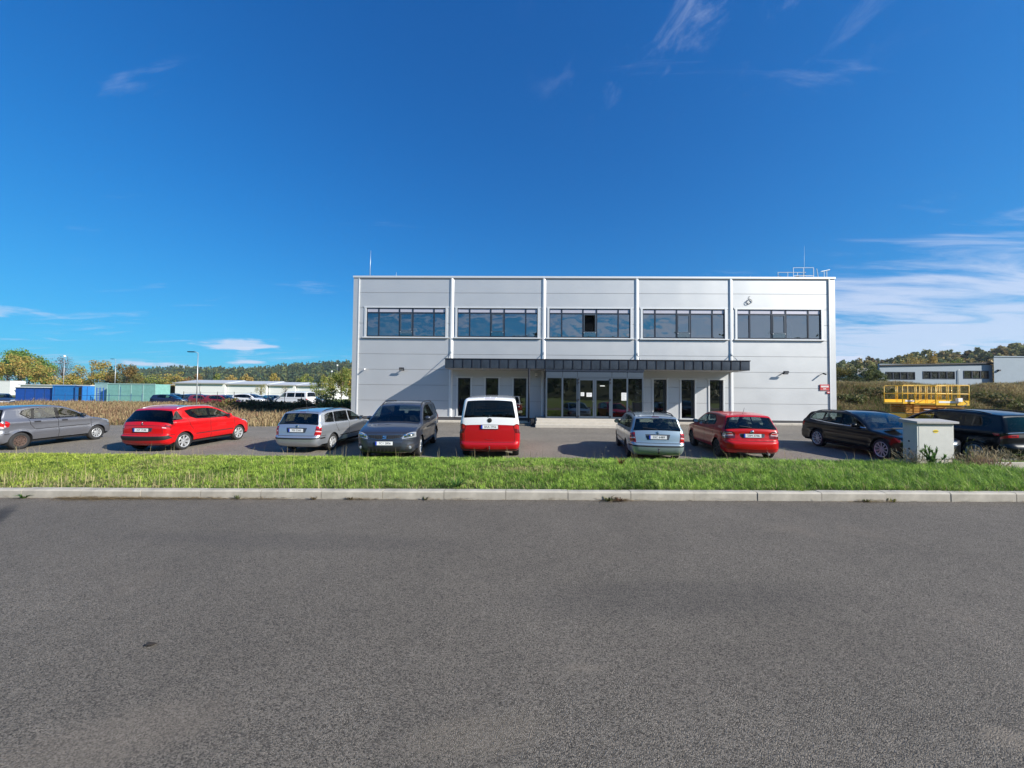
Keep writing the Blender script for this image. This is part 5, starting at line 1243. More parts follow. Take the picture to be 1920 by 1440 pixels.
# small five-door hatchback, bright red
HATCH = dict(L=3.992, W=1.732, H=1.467, axle_f=.80, axle_r=3.27, tyre=.30, rim=.205, tw=.20, belt=(.93, 1.03), tumble=.33, shoulder=.04, nose=.09, tailw=.06, crease=[(.80,.012),(.45,-.010)],
    profile=[(.16,.20,.06,.16),(.05,.27,.08,.22),(.0,.40,.09,.26),(.01,.55,.09,.26),(.07,.68,.07,.18),(.17,.76,.05,.10),(.5,.86,.04,.07),(.88,.94,.04,.06),(1.0,.97,.05,.055),
             (1.28,1.14,.06,.055),(1.55,1.30,.06,.06),(1.80,1.405,.05,.06),(2.05,1.45,.035,.065),(2.5,1.467,.03,.065),(3.0,1.455,.03,.065),(3.4,1.42,.03,.065),(3.53,1.40,.03,.05),(3.57,1.375,.04,.05),
             (3.70,1.19,.06,.08),(3.81,1.02,.07,.11),(3.87,.92,.07,.12),(3.86,.84,.06,.12),(3.885,.72,.065,.13),(3.905,.63,.07,.15),(3.985,.58,.075,.18),(3.995,.46,.08,.20),(3.965,.34,.08,.18),(3.90,.25,.06,.15),(3.80,.21,.05,.12)],
    bump_r=.60, bump_f=.60,
    strip=[('ws','F',RP([(-.88,.98),(.88,.98),(.86,1.40),(-.86,1.40)],.05)), ('cowl','F',rect(-.86,.86,.95,.98)),
           ('seam','R',rect(-.80,.80,.610,.624)), ('frame.r','R',RP([(-.93,1.0),(.93,1.0),(.92,1.365),(-.92,1.365)],.03)), ('rear_glass','R',RP([(-.80,1.03),(.80,1.03),(.78,1.355),(-.78,1.355)],.04)),
           ('recess','R',RP([(-.43,.73),(.43,.73),(.46,.85),(-.46,.85)],.012)), ('seam','R',rect(-1,1,.34,.352)), ('intake','R',rect(-.55,.55,.20,.255))]
          + both('tail3','R',RP([(.62,.70),(1.0,.70),(1.0,.95),(.70,.93),(.60,.86)],.02)) + both('tail2','R',RP([(.66,.79),(1.0,.79),(1.0,.90),(.72,.89)],.02)) + both('tail','R',RP([(.70,.82),(.92,.82),(.92,.87),(.72,.87)],.01))
          + both('head','F',RP([(.5,.62),(1,.66),(1,.80),(.6,.76)],.02)) + [('grille','F',rect(-.45,.45,.62,.72)), ('intake','F',rect(-.6,.6,.28,.40))],
    side=[('door1',RP([(1.00,.30),(1.06,.90),(1.20,1.02),(1.80,1.40),(2.17,1.40),(2.19,.9),(2.14,.30)],.04)), ('door2',RP([(2.19,.30),(2.21,1.40),(2.92,1.40),(3.06,1.02),(2.90,.66),(2.78,.32)],.05)),
          ('seam',stroke([(1.00,.30),(1.05,.88),(1.18,.99)],SEAM)),('seam',stroke([(2.165,.30),(2.19,.95),(2.18,1.38)],SEAM)),('seam',stroke([(3.02,1.0),(3.0,.85),(2.88,.66)],SEAM)),('seam',stroke([(1.0,.30),(2.78,.30)],SEAM)),
          ('frame',RP([(1.16,.97),(1.66,1.285),(1.86,1.36),(2.2,1.375),(2.80,1.36),(3.04,1.18),(2.98,1.05),(2.2,.985)],.03)),
          ('glass.1',RP([(1.26,.99),(1.70,1.28),(1.88,1.345),(2.10,1.36),(2.10,.995)],.025)), ('glass.2',RP([(2.20,1.0),(2.20,1.36),(2.78,1.345),(2.90,1.25),(2.90,1.045)],.03)),
          ('handle.1',RP(rect(1.90,2.08,.85,.88),.01)), ('handle.2',RP(rect(2.72,2.90,.875,.905),.01)),
          ('seam',stroke([(3.52,.62),(3.9,.615)],SEAM)),
          ('tail3',RP([(3.62,.72),(4.3,.70),(4.3,.95),(3.70,.94),(3.60,.86)],.02)), ('tail2',RP([(3.70,.79),(4.3,.79),(4.3,.90),(3.72,.89)],.02)), ('head',RP([(-.1,.65),(.36,.70),(.46,.82),(-.1,.80)],.02)), ('seam',[(3.5,.34),(4.2,.34),(4.2,.352),(3.5,.352)])],
    mats={'handle':None,'recess':'recess'}, plate_r=.785, badge_r=(.905,'ring_chrome'), antenna=(3.2,.20,.13), wiper=(1.05,.0,.35), exhaust=(-.45,.24), mirror=(1.40,.99,'black'), seat_x=1.98, dash=1.3, rows=[2.8])
# estate with wrap-round rear glass, red
WRAP = dict(L=4.156, W=1.748, H=1.51, axle_f=.83, axle_r=3.37, tyre=.305, rim=.215, tw=.20, belt=(.97, 1.04), tumble=.30, shoulder=.035, nose=.11, tailw=.07, crease=[(.86,.010),(.48,-.008)],
    profile=[(.16,.20,.06,.16),(.05,.27,.09,.22),(.0,.40,.10,.26),(.02,.55,.10,.26),(.10,.68,.08,.18),(.24,.78,.06,.10),(.6,.90,.05,.07),(.90,.99,.04,.06),(1.0,1.02,.05,.055),
             (1.28,1.18,.06,.055),(1.58,1.34,.06,.06),(1.85,1.44,.05,.06),(2.1,1.485,.035,.06),(2.6,1.51,.03,.06),(3.1,1.50,.03,.06),(3.45,1.465,.03,.06),(3.60,1.44,.035,.055),(3.66,1.41,.05,.055),
             (3.84,1.22,.08,.09),(3.97,1.06,.09,.12),(4.04,.95,.09,.13),(4.07,.82,.085,.14),(4.08,.70,.08,.15),(4.09,.60,.08,.15),(4.155,.56,.08,.17),(4.155,.46,.08,.18),(4.11,.40,.08,.17),(4.09,.32,.07,.16),(4.00,.24,.06,.14),(3.90,.21,.05,.12)],
    bump_r=.585, bump_f=.60,
    strip=[('ws','F',RP([(-.88,1.03),(.88,1.03),(.86,1.44),(-.86,1.44)],.05)), ('cowl','F',rect(-.86,.86,1.0,1.03)), ('sunroof','T',RP([(-.62,1.95),(.62,1.95),(.62,3.0),(-.62,3.0)],.06)),
           ('rear_glass','R',RP([(-1,1.03),(1,1.03),(1,1.33),(.93,1.405),(-.93,1.405),(-1,1.33)],.02)), ('seam','R',rect(-.86,.86,.900,.914)), ('seam','R',rect(-.80,.80,.590,.602)),
           ('recess','R',RP([(-.40,.70),(.40,.70),(.44,.83),(-.44,.83)],.012)), ('bumper_trim','R',rect(-1,1,.40,.555)), ('seam','R',stroke([(.82,.60),(.80,.92)],.012)),('seam','R',stroke([(-.82,.60),(-.80,.92)],.012))]
          + both('tail','R',RP([(.74,.82),(1.0,.80),(1.0,1.02),(.80,1.0)],.03)) + both('tail3','R',RP([(.86,.90),(1.0,.90),(1.0,.96),(.88,.96)],.01)) + both('tail2','R',RP([(.80,.84),(.92,.84),(.92,.875),(.80,.875)],.01))
          + both('head','F',RP([(.5,.62),(1,.70),(1,.90),(.7,.80)],.02)) + [('grille','F',rect(-.4,.4,.30,.50))],
    side=[('door1',RP([(1.05,.30),(1.10,.92),(1.20,1.05),(1.85,1.44),(2.25,1.44),(2.27,.9),(2.22,.30)],.04)), ('door2',RP([(2.27,.30),(2.29,1.44),(3.08,1.40),(3.22,1.12),(3.08,.74),(2.86,.32)],.05)),
          ('seam',stroke([(1.05,.30),(1.09,.90),(1.18,1.03)],SEAM)),('seam',stroke([(2.245,.30),(2.27,.95),(2.26,1.42)],SEAM)),('seam',stroke([(3.22,1.12),(3.14,.86),(3.02,.70)],SEAM)),('seam',stroke([(1.05,.30),(2.86,.30)],SEAM)),
          ('frame',RP([(1.22,1.02),(1.70,1.33),(1.90,1.395),(2.28,1.42),(2.95,1.41),(3.26,1.36),(3.10,1.14),(2.85,1.05),(2.28,1.025)],.03)),
          ('glass.1',RP([(1.34,1.04),(1.74,1.325),(1.92,1.38),(2.20,1.405),(2.20,1.04)],.025)), ('glass.2',RP([(2.33,1.045),(2.32,1.405),(2.93,1.395),(3.02,1.36),(2.90,1.10),(2.80,1.06)],.03)),
          ('glass.q',RP([(3.38,1.07),(3.52,1.36),(4.2,1.45),(4.2,1.03)],.03)),
          ('handle.1',RP(rect(1.98,2.15,.88,.91),.01)), ('handle.2',RP(rect(2.86,3.03,.905,.935),.01)), ('strip',rect(1.16,2.23,.50,.53)), ('strip',rect(2.28,2.90,.50,.53)),
          ('tail',RP([(3.76,.86),(4.3,.80),(4.3,1.03),(3.62,1.02)],.04)), ('tail3',RP([(3.80,.90),(4.3,.90),(4.3,.96),(3.76,.97)],.02)), ('bumper_trim',[(3.80,.47),(4.3,.40),(4.3,.555),(3.95,.555)]), ('seam',stroke([(3.72,.585),(4.2,.58)],SEAM)), ('head',RP([(-.1,.66),(.40,.74),(.62,.90),(-.1,.84)],.02))],
    mats={'handle':None,'recess':'recess','rear_glass':'cglass_dark','glass.q':'cglass_dark'}, plate_r=.755, plate_y=.0, badge_r=(.965,'figure'), rails=(1.9,3.45,.03,.03,'rim'), antenna=(3.3,.05,.04), wiper=(1.06,-.1,.35), mirror=(1.42,1.03,'paint'), seat_x=2.05, dash=1.3, rows=[2.95])
# grey five-door hatchback
GREY = dict(L=3.92, W=1.68, H=1.495, axle_f=.77, axle_r=3.25, tyre=.292, rim=.185, tw=.185, belt=(.95, 1.0), tumble=.30, shoulder=.04, nose=.09, tailw=.05, crease=[(.86,.010),(.62,-.008)],
    profile=[(.16,.20,.06,.16),(.05,.27,.08,.22),(.0,.40,.09,.26),(.02,.55,.09,.26),(.09,.68,.07,.18),(.2,.78,.05,.10),(.5,.88,.04,.07),(.82,.96,.04,.06),(.94,.99,.05,.055),
             (1.22,1.16,.06,.055),(1.50,1.32,.06,.06),(1.76,1.43,.05,.06),(2.0,1.475,.035,.06),(2.5,1.495,.03,.06),(3.0,1.485,.03,.06),(3.45,1.44,.03,.06),(3.56,1.41,.035,.055),
             (3.68,1.24,.05,.08),(3.78,1.06,.06,.10),(3.83,.94,.06,.11),(3.85,.80,.06,.12),(3.86,.66,.06,.13),(3.90,.60,.06,.15),(3.92,.48,.06,.17),(3.90,.36,.06,.17),(3.82,.26,.06,.14),(3.72,.21,.05,.12)],
    bump_r=.64, bump_f=.62,
    strip=[('ws','F',RP([(-.88,1.0),(.88,1.0),(.86,1.42),(-.86,1.42)],.05)), ('cowl','F',rect(-.86,.86,.97,1.0)), ('frame.r','R',RP([(-.95,1.02),(.95,1.02),(.92,1.40),(-.92,1.40)],.04)), ('rear_glass','R',RP([(-.86,1.06),(.86,1.06),(.84,1.38),(-.84,1.38)],.06)),
           ('recess','R',rect(-.4,.4,.70,.82)), ('bumper_trim','R',rect(-1,1,.555,.575))] + both('tail','R',RP([(.62,.80),(1,.80),(1,1.0),(.70,1.0)],.03)) + both('tail2','R',RP([(.68,.80),(1,.80),(1,.87),(.72,.87)],.02)) + both('head','F',RP([(.5,.66),(1,.70),(1,.88),(.6,.80)],.02)) + [('grille','F',rect(-.4,.4,.60,.72))],
    side=[('door1',RP([(.98,.30),(1.02,.90),(1.12,1.02),(1.76,1.42),(2.12,1.42),(2.14,.9),(2.09,.30)],.04)), ('door2',RP([(2.14,.30),(2.16,1.42),(2.86,1.42),(3.04,1.05),(2.88,.68),(2.74,.32)],.05)),
          ('seam',stroke([(.98,.30),(1.01,.88),(1.10,1.0)],SEAM)),('seam',stroke([(2.115,.30),(2.14,.95),(2.13,1.40)],SEAM)),('seam',stroke([(3.0,1.02),(2.98,.85),(2.86,.68)],SEAM)),('seam',stroke([(.98,.30),(2.74,.30)],SEAM)),
          ('frame',RP([(1.12,.99),(1.62,1.32),(1.84,1.40),(2.14,1.415),(2.84,1.40),(3.12,1.34),(3.22,1.22),(2.98,1.03),(2.14,.995)],.04)),
          ('glass.1',RP([(1.28,1.015),(1.66,1.31),(1.86,1.38),(2.05,1.395),(2.05,1.015)],.025)), ('glass.2',RP([(2.18,1.015),(2.16,1.395),(2.76,1.38),(2.84,1.03)],.03)), ('glass.q',RP([(2.92,1.06),(2.86,1.37),(3.08,1.325),(3.16,1.22)],.03)),
          ('handle.1',RP(rect(1.84,2.03,.89,.935),.015)), ('handle.2',RP(rect(2.68,2.88,.90,.945),.015)), ('strip',rect(1.06,2.10,.655,.68)), ('strip',rect(2.16,2.84,.655,.675)), ('bumper_trim',rect(3.56,4.2,.555,.575)),
          ('tail',RP([(3.56,.80),(4.3,.80),(4.3,1.0),(3.60,1.0),(3.54,.93)],.03)), ('tail2',RP([(3.62,.80),(4.3,.80),(4.3,.87),(3.66,.87)],.02)), ('indicator',RP(rect(.92,.99,.90,.925),.008)), ('seam',stroke([(3.56,.64),(4.2,.64)],SEAM)), ('head',RP([(-.1,.70),(.34,.78),(.46,.92),(-.1,.88)],.02))],
    mats={'handle':'black'}, wiper=(1.1,0,.3), mirror=(1.34,1.02,'black'), seat_x=1.98, dash=1.25, rows=[2.82], seat_mat='interior_grey', rear_rim=('steel','rim_rust'))
# large grey people carrier
def carrier_extra(root, pm, D, surf_x, Wd):
    for k in range(17):                                    # grille bars
        y = (k - 8) * .052; z0, z1 = .665 + .010*abs(k-8)*.35, .775
        if abs(k-8) < 2: continue
        x = surf_x('F', y, .72) + .008; MB().tube([(x+.012, y, z0), (x-.012, y, z1)], .006, 5).build('grille_bar', M['black'], root)
    MB().tube([(surf_x('F', y, .655 + .055*(abs(y)/.5)**3)+.008, y, .655 + .055*(abs(y)/.5)**3) for y in np.linspace(-.52, .52, 21)], .008, 6).tube([(surf_x('F', y, .788)+.006, y, .788) for y in np.linspace(-.52, .52, 15)], .007, 6).build('grille_surround', M['chrome'], root, smooth=True)
    for k in range(9):
        y = (k-4)*.115; x = surf_x('F', y, .35) + .006; MB().tube([(x, y, .29), (x, y, .42)], .007, 5).build('intake_bar', M['black'], root)
    for sg in (1, -1):
        for (y, z, r_) in ((.60, .755, .050), (.72, .785, .045), (.80, .80, .032)):
            x = surf_x('F', y*sg, z); b = MB(); b.lathe([(0, .012), (r_*.6, .010), (r_, 0)], 'x', (x+.002, y*sg, z), 16); b.build('headlight_lens', M['chrome'], root, smooth=True)
        x = surf_x('F', .74*sg, .40); b = MB(); b.lathe([(0, .012), (.035, .010), (.052, 0)], 'x', (x+.004, .74*sg, .40), 16); b.build('fog_light', M['lamp'], root, smooth=True)
CARRIER = dict(L=4.854, W=1.904, H=1.705, axle_f=.95, axle_r=3.87, tyre=.33, rim=.22, tw=.215, belt=(1.08, 1.12), tumble=.27, shoulder=.035, nose=.11, tailw=.05, crease=[(.94,.012),(.50,-.010)],
    profile=[(.18,.21,.08,.18),(.06,.27,.12,.24),(.0,.38,.14,.28),(.0,.52,.14,.30),(.03,.66,.13,.26),(.08,.78,.10,.20),(.18,.86,.07,.13),(.5,.97,.05,.08),(.95,1.06,.045,.07),(1.12,1.10,.06,.06),
             (1.42,1.29,.08,.06),(1.72,1.46,.08,.065),(2.0,1.60,.06,.07),(2.25,1.665,.045,.075),(2.8,1.705,.04,.075),(3.5,1.70,.04,.075),(4.2,1.66,.04,.07),(4.42,1.62,.045,.07),
             (4.62,1.36,.06,.09),(4.74,1.10,.07,.11),(4.79,.90,.07,.13),(4.80,.72,.07,.14),(4.84,.62,.07,.16),(4.85,.48,.07,.18),(4.82,.36,.07,.17),(4.74,.26,.06,.14),(4.62,.22,.05,.12)],
    bump_r=.64, bump_f=.63,
    strip=[('ws','F',RP([(-.90,1.115),(.90,1.115),(.87,1.60),(-.87,1.60)],.05)), ('cowl','F',rect(-.88,.88,1.075,1.115)), ('seam','F',rect(-.9,.9,.842,.852)),
           ('grille','F',RP([(-.54,.72),(-.48,.665),(.48,.665),(.54,.72),(.56,.785),(-.56,.785)],.02)), ('intake','F',RP([(-.58,.44),(-.48,.28),(.48,.28),(.58,.44)],.02)), ('seam','F',rect(-1,1,.625,.632)),
           ('frame.r','R',rect(-.9,.9,1.12,1.60)), ('rear_glass','R',RP([(-.84,1.15),(.84,1.15),(.82,1.57),(-.82,1.57)],.04))]
          + both('head','F',RP([(.56,.665),(.80,.70),(1.0,.74),(1.0,.90),(.80,.86),(.62,.785)],.025)) + both('head2','F',RP([(.62,.70),(.78,.72),(.96,.78),(.96,.86),(.8,.835),(.66,.77)],.02))
          + both('intake','F',RP([(.66,.30),(.94,.32),(.96,.47),(.76,.47)],.03)) + both('tail','R',RP([(.7,.90),(1,.90),(1,1.14),(.8,1.14)],.02)),
    side=[('door1',RP([(1.32,.30),(1.36,1.02),(1.46,1.14),(2.05,1.60),(2.50,1.60),(2.52,1.0),(2.46,.30)],.04)), ('door2',RP([(2.52,.30),(2.54,1.60),(3.52,1.60),(3.56,1.05),(3.40,.62),(3.34,.32)],.05)),
          ('seam',stroke([(1.32,.30),(1.35,1.0),(1.44,1.12)],SEAM)),('seam',stroke([(2.49,.30),(2.52,1.0),(2.51,1.6)],SEAM)),('seam',stroke([(3.56,1.58),(3.57,1.05),(3.44,.66)],SEAM)),('seam',stroke([(1.32,.30),(3.3,.30)],SEAM)),
          ('frame',RP([(1.50,1.11),(2.02,1.49),(2.26,1.575),(2.6,1.60),(3.6,1.60),(4.30,1.55),(4.45,1.20),(3.6,1.15),(2.5,1.13)],.04)),
          ('glass.1',RP([(1.86,1.145),(1.90,1.37),(2.10,1.50),(2.28,1.56),(2.46,1.575),(2.46,1.15)],.03)), ('glass.v',RP([(1.58,1.13),(1.83,1.33),(1.80,1.14)],.02)), ('glass.2',RP([(2.58,1.155),(2.57,1.58),(3.46,1.58),(3.50,1.17)],.03)), ('glass.q',RP([(3.62,1.175),(3.60,1.575),(4.22,1.53),(4.36,1.22)],.04)),
          ('handle.1',RP(rect(2.22,2.42,.98,1.015),.01)), ('handle.2',RP(rect(2.62,2.82,.99,1.025),.01)), ('strip',rect(1.42,2.46,.42,.445)), ('strip',rect(2.54,3.34,.42,.445)),
          ('head',RP([(-.1,.74),(.30,.78),(.50,.93),(.30,.93),(-.1,.90)],.03)), ('tail',RP([(4.50,.92),(5,.90),(5,1.14),(4.45,1.12)],.02)), ('indicator',RP(rect(1.15,1.23,.93,.955),.008))],
    mats={'handle':None,'glass.2':'cglass_dark','glass.q':'cglass_dark'}, plate_f=.545, badge_f=(.725,'letter_s'), rails=(2.0,4.25,.05,.03,'black'), antenna=(4.1,.05,.05), mirror=(1.72,1.13,'paint'), seat_x=2.35, dash=1.55, rows=[3.2], seat=.62, seat_back=.62, extra=carrier_extra)
# white over red minibus
def van_extra(root, pm, D, surf_x, Wd):
    for k in range(7):                                     # pressed ribs of the roof
        y = (k - 3) * .19
        MB().tube([(D(1.9), y, 1.940), (D(2.4), y, 1.958 - .012*(k-3)**2*.3), (D(4.55), y, 1.946 - .012*(k-3)**2*.3), (D(4.7), y, 1.918 - .012*(k-3)**2*.3)], .014, 6).build('roof_rib', M['van_white'], root, smooth=True)
    MB().tube([(surf_x('R', y, .66 - .025*(1-(y/.14)**2))-.003, y, .66 - .025*(1-(y/.14)**2)) for y in np.linspace(-.13, .13, 9)], .008, 6).build('tailgate_handle', M['van_red_dark'], root, smooth=True)
VAN = dict(L=4.904, W=1.904, H=1.97, axle_f=.90, axle_r=3.90, tyre=.335, rim=.215, tw=.215, belt=(1.22, 1.20), tumble=.165, shoulder=.012, nose=.08, tailw=.02, sill=.24, crease=[(.86,-.010)],
    profile=[(.16,.24,.06,.16),(.05,.30,.08,.20),(.0,.45,.09,.24),(.01,.60,.09,.24),(.05,.80,.08,.18),(.14,.95,.06,.12),(.40,1.08,.05,.08),(.68,1.17,.05,.07),(.80,1.21,.06,.065),
             (1.1,1.45,.08,.07),(1.4,1.69,.08,.07),(1.65,1.86,.06,.08),(1.9,1.94,.045,.09),(2.4,1.968,.04,.09),(3.4,1.97,.04,.09),(4.4,1.955,.04,.09),(4.68,1.93,.04,.085),(4.76,1.89,.045,.085),
             (4.80,1.70,.05,.09),(4.845,1.40,.05,.10),(4.87,1.15,.05,.10),(4.885,.95,.05,.10),(4.89,.70,.05,.11),(4.895,.56,.05,.12),(4.93,.525,.05,.14),(4.935,.46,.05,.14),(4.915,.36,.05,.14),(4.85,.28,.05,.12),(4.75,.26,.04,.10)],
    bump_r=.535, bump_f=.66, two_tone=1.10, upper_mat='van_white',
    strip=[('ws','F',RP([(-.90,1.23),(.90,1.23),(.88,1.86),(-.88,1.86)],.05)), ('cowl','F',rect(-.88,.88,1.195,1.23)),
           ('frame.r','R',RP([(-.90,1.335),(.90,1.335),(.865,1.86),(-.865,1.86)],.05)), ('rear_glass','R',RP([(-.875,1.355),(.875,1.355),(.845,1.845),(-.845,1.845)],.05)),
           ('brake','R',rect(-.20,.20,1.888,1.905)), ('seam','R',rect(-.80,.80,.555,.568)), ('seam','R',rect(-.84,.84,1.098,1.104)), ('bumper_trim','R',rect(-1,1,.30,.335))]
          + both('tail3','R',RP([(.835,.86),(1,.86),(1,1.17),(.93,1.17),(.80,1.09)],.015)) + both('tail2','R',rect(.86,1,.895,.935)) + both('tail','R',RP([(.84,1.0),(1,1.0),(1,1.14),(.9,1.13),(.83,1.085)],.01))
          + [('seam','R',stroke([(.83,.56),(.83,.86)],.012)),('seam','R',stroke([(-.83,.56),(-.83,.86)],.012))]
          + both('head','F',RP([(.55,.82),(1,.86),(1,1.02),(.6,.98)],.02)) + [('grille','F',rect(-.5,.5,.72,.92)), ('intake','F',rect(-.6,.6,.32,.5))],
    side=[('door1',RP([(1.05,.34),(1.08,1.1),(1.15,1.30),(1.72,1.80),(2.02,1.80),(2.04,.34)],.05)), ('door2',RP([(2.10,.34),(2.10,1.82),(3.20,1.82),(3.20,.34)],.05)),
          ('seam',stroke([(1.05,.34),(1.07,1.1)],SEAM)),('seam',stroke([(2.07,.34),(2.07,1.82)],SEAM)),('seam',stroke([(3.22,.34),(3.22,1.82)],SEAM)),
          ('frame',RP([(1.15,1.27),(1.68,1.74),(1.9,1.80),(2.02,1.80),(2.02,1.27)],.04)), ('glass.1',RP([(1.24,1.29),(1.72,1.72),(1.9,1.77),(1.98,1.77),(1.98,1.29)],.03)),
          ('frame',RP(rect(2.14,3.16,1.27,1.80),.05)), ('glass.2',RP(rect(2.17,3.13,1.30,1.77),.05)), ('frame',RP([(3.27,1.27),(3.27,1.80),(4.45,1.80),(4.55,1.27)],.05)), ('glass.q',RP([(3.30,1.30),(3.30,1.77),(4.42,1.77),(4.51,1.30)],.05)),
          ('handle.1',RP(rect(1.84,2.0,1.03,1.07),.01)), ('handle.2',RP(rect(2.14,2.3,1.03,1.07),.01)),
          ('tail3',RP([(4.76,.86),(5.2,.86),(5.2,1.17),(4.70,1.17)],.015)), ('tail2',rect(4.78,5.2,.895,.935)), ('tail',RP([(4.77,1.0),(5.2,1.0),(5.2,1.14),(4.73,1.14)],.01)), ('head',RP([(-.1,.88),(.3,.90),(.38,1.06),(-.1,1.02)],.02))],
    mats={'handle':None,'tail2':'tail_dark','rear_glass':'cglass_dark','glass.2':'cglass_dark','glass.q':'cglass_dark'}, plate_r=1.035, badge_r=(1.235,'ring_dark'), badge_tilt=.05, plate_tilt=.03, wiper=(1.37,0,.02), towbar=True, mirror=(1.25,1.22,'black'), seat_x=1.85, dash=1.1, rows=[2.8, 3.7], seat=.80, seat_back=.62, extra=van_extra)
# low black estate
BLACK = dict(L=4.856, W=1.864, H=1.47, axle_f=.90, axle_r=3.74, tyre=.335, rim=.245, tw=.22, belt=(.93, 1.0), tumble=.36, shoulder=.045, nose=.10, tailw=.07, crease=[(.80,.014),(.42,-.010)],
    profile=[(.18,.19,.08,.18),(.06,.26,.10,.24),(.0,.38,.11,.28),(.0,.54,.11,.28),(.05,.68,.09,.20),(.15,.76,.06,.12),(.6,.86,.045,.07),(1.1,.94,.04,.06),(1.28,.97,.05,.055),
             (1.6,1.14,.06,.055),(1.95,1.32,.06,.06),(2.2,1.41,.05,.06),(2.5,1.455,.035,.06),(3.0,1.47,.03,.06),(3.6,1.45,.03,.06),(4.15,1.40,.03,.06),(4.34,1.36,.035,.055),
             (4.54,1.18,.06,.08),(4.68,1.01,.07,.11),(4.74,.92,.07,.12),(4.76,.80,.07,.13),(4.78,.66,.07,.15),(4.85,.58,.07,.18),(4.855,.46,.07,.19),(4.83,.34,.07,.17),(4.74,.25,.06,.14),(4.62,.20,.05,.12)],
    bump_r=.60, bump_f=.60,
    strip=[('ws','F',RP([(-.88,.985),(.88,.985),(.86,1.41),(-.86,1.41)],.05)), ('cowl','F',rect(-.86,.86,.955,.985)), ('frame.r','R',rect(-.9,.9,1.0,1.35)), ('rear_glass','R',RP([(-.84,1.03),(.84,1.03),(.82,1.33),(-.82,1.33)],.04))]
          + both('tail','R',RP([(.62,.74),(1,.74),(1,.96),(.62,.92)],.02)) + both('head','F',RP([(.5,.60),(1,.64),(1,.76),(.5,.72)],.02)) + [('grille','F',rect(-.5,.5,.56,.72)), ('intake','F',rect(-.65,.65,.27,.42))],
    side=[('door1',RP([(1.42,.28),(1.48,.90),(1.58,1.02),(2.25,1.40),(2.62,1.40),(2.64,.9),(2.60,.28)],.04)), ('door2',RP([(2.64,.28),(2.66,1.40),(3.45,1.40),(3.58,1.02),(3.42,.62),(3.30,.30)],.05)),
          ('seam',stroke([(1.42,.28),(1.47,.88),(1.56,1.0)],SEAM)),('seam',stroke([(2.62,.28),(2.65,.95),(2.64,1.4)],SEAM)),('seam',stroke([(3.56,1.0),(3.54,.85),(3.40,.62)],SEAM)),
          ('chromeline',RP([(1.46,.955),(2.05,1.30),(2.35,1.385),(2.7,1.40),(3.5,1.395),(4.0,1.35),(4.26,1.20),(4.22,1.06),(3.4,1.00),(2.6,.97)],.04)),
          ('frame',RP([(1.52,.975),(2.06,1.285),(2.36,1.365),(2.7,1.38),(3.5,1.375),(3.98,1.33),(4.22,1.19),(4.18,1.08),(3.4,1.02),(2.6,.985)],.04)),
          ('glass.1',RP([(1.66,.99),(2.10,1.28),(2.36,1.35),(2.58,1.365),(2.58,1.0)],.03)), ('glass.2',RP([(2.68,1.0),(2.68,1.365),(3.42,1.36),(3.48,1.03)],.03)), ('glass.q',RP([(3.56,1.04),(3.52,1.355),(3.95,1.31),(4.14,1.18),(4.12,1.09)],.03)),
          ('handle.1',RP(rect(2.36,2.56,.84,.87),.01)), ('handle.2',RP(rect(3.22,3.42,.87,.90),.01)), ('tail',RP([(4.48,.78),(5,.74),(5,.96),(4.40,.95)],.02)), ('head',RP([(-.1,.64),(.35,.66),(.50,.78),(-.1,.76)],.02))],
    mats={'handle':None,'head':'lamp_dark'}, rails=(2.4,4.05,.03,.03,'black'), mirror=(1.85,.97,'paint'), seat_x=2.5, dash=1.75, rows=[3.4])
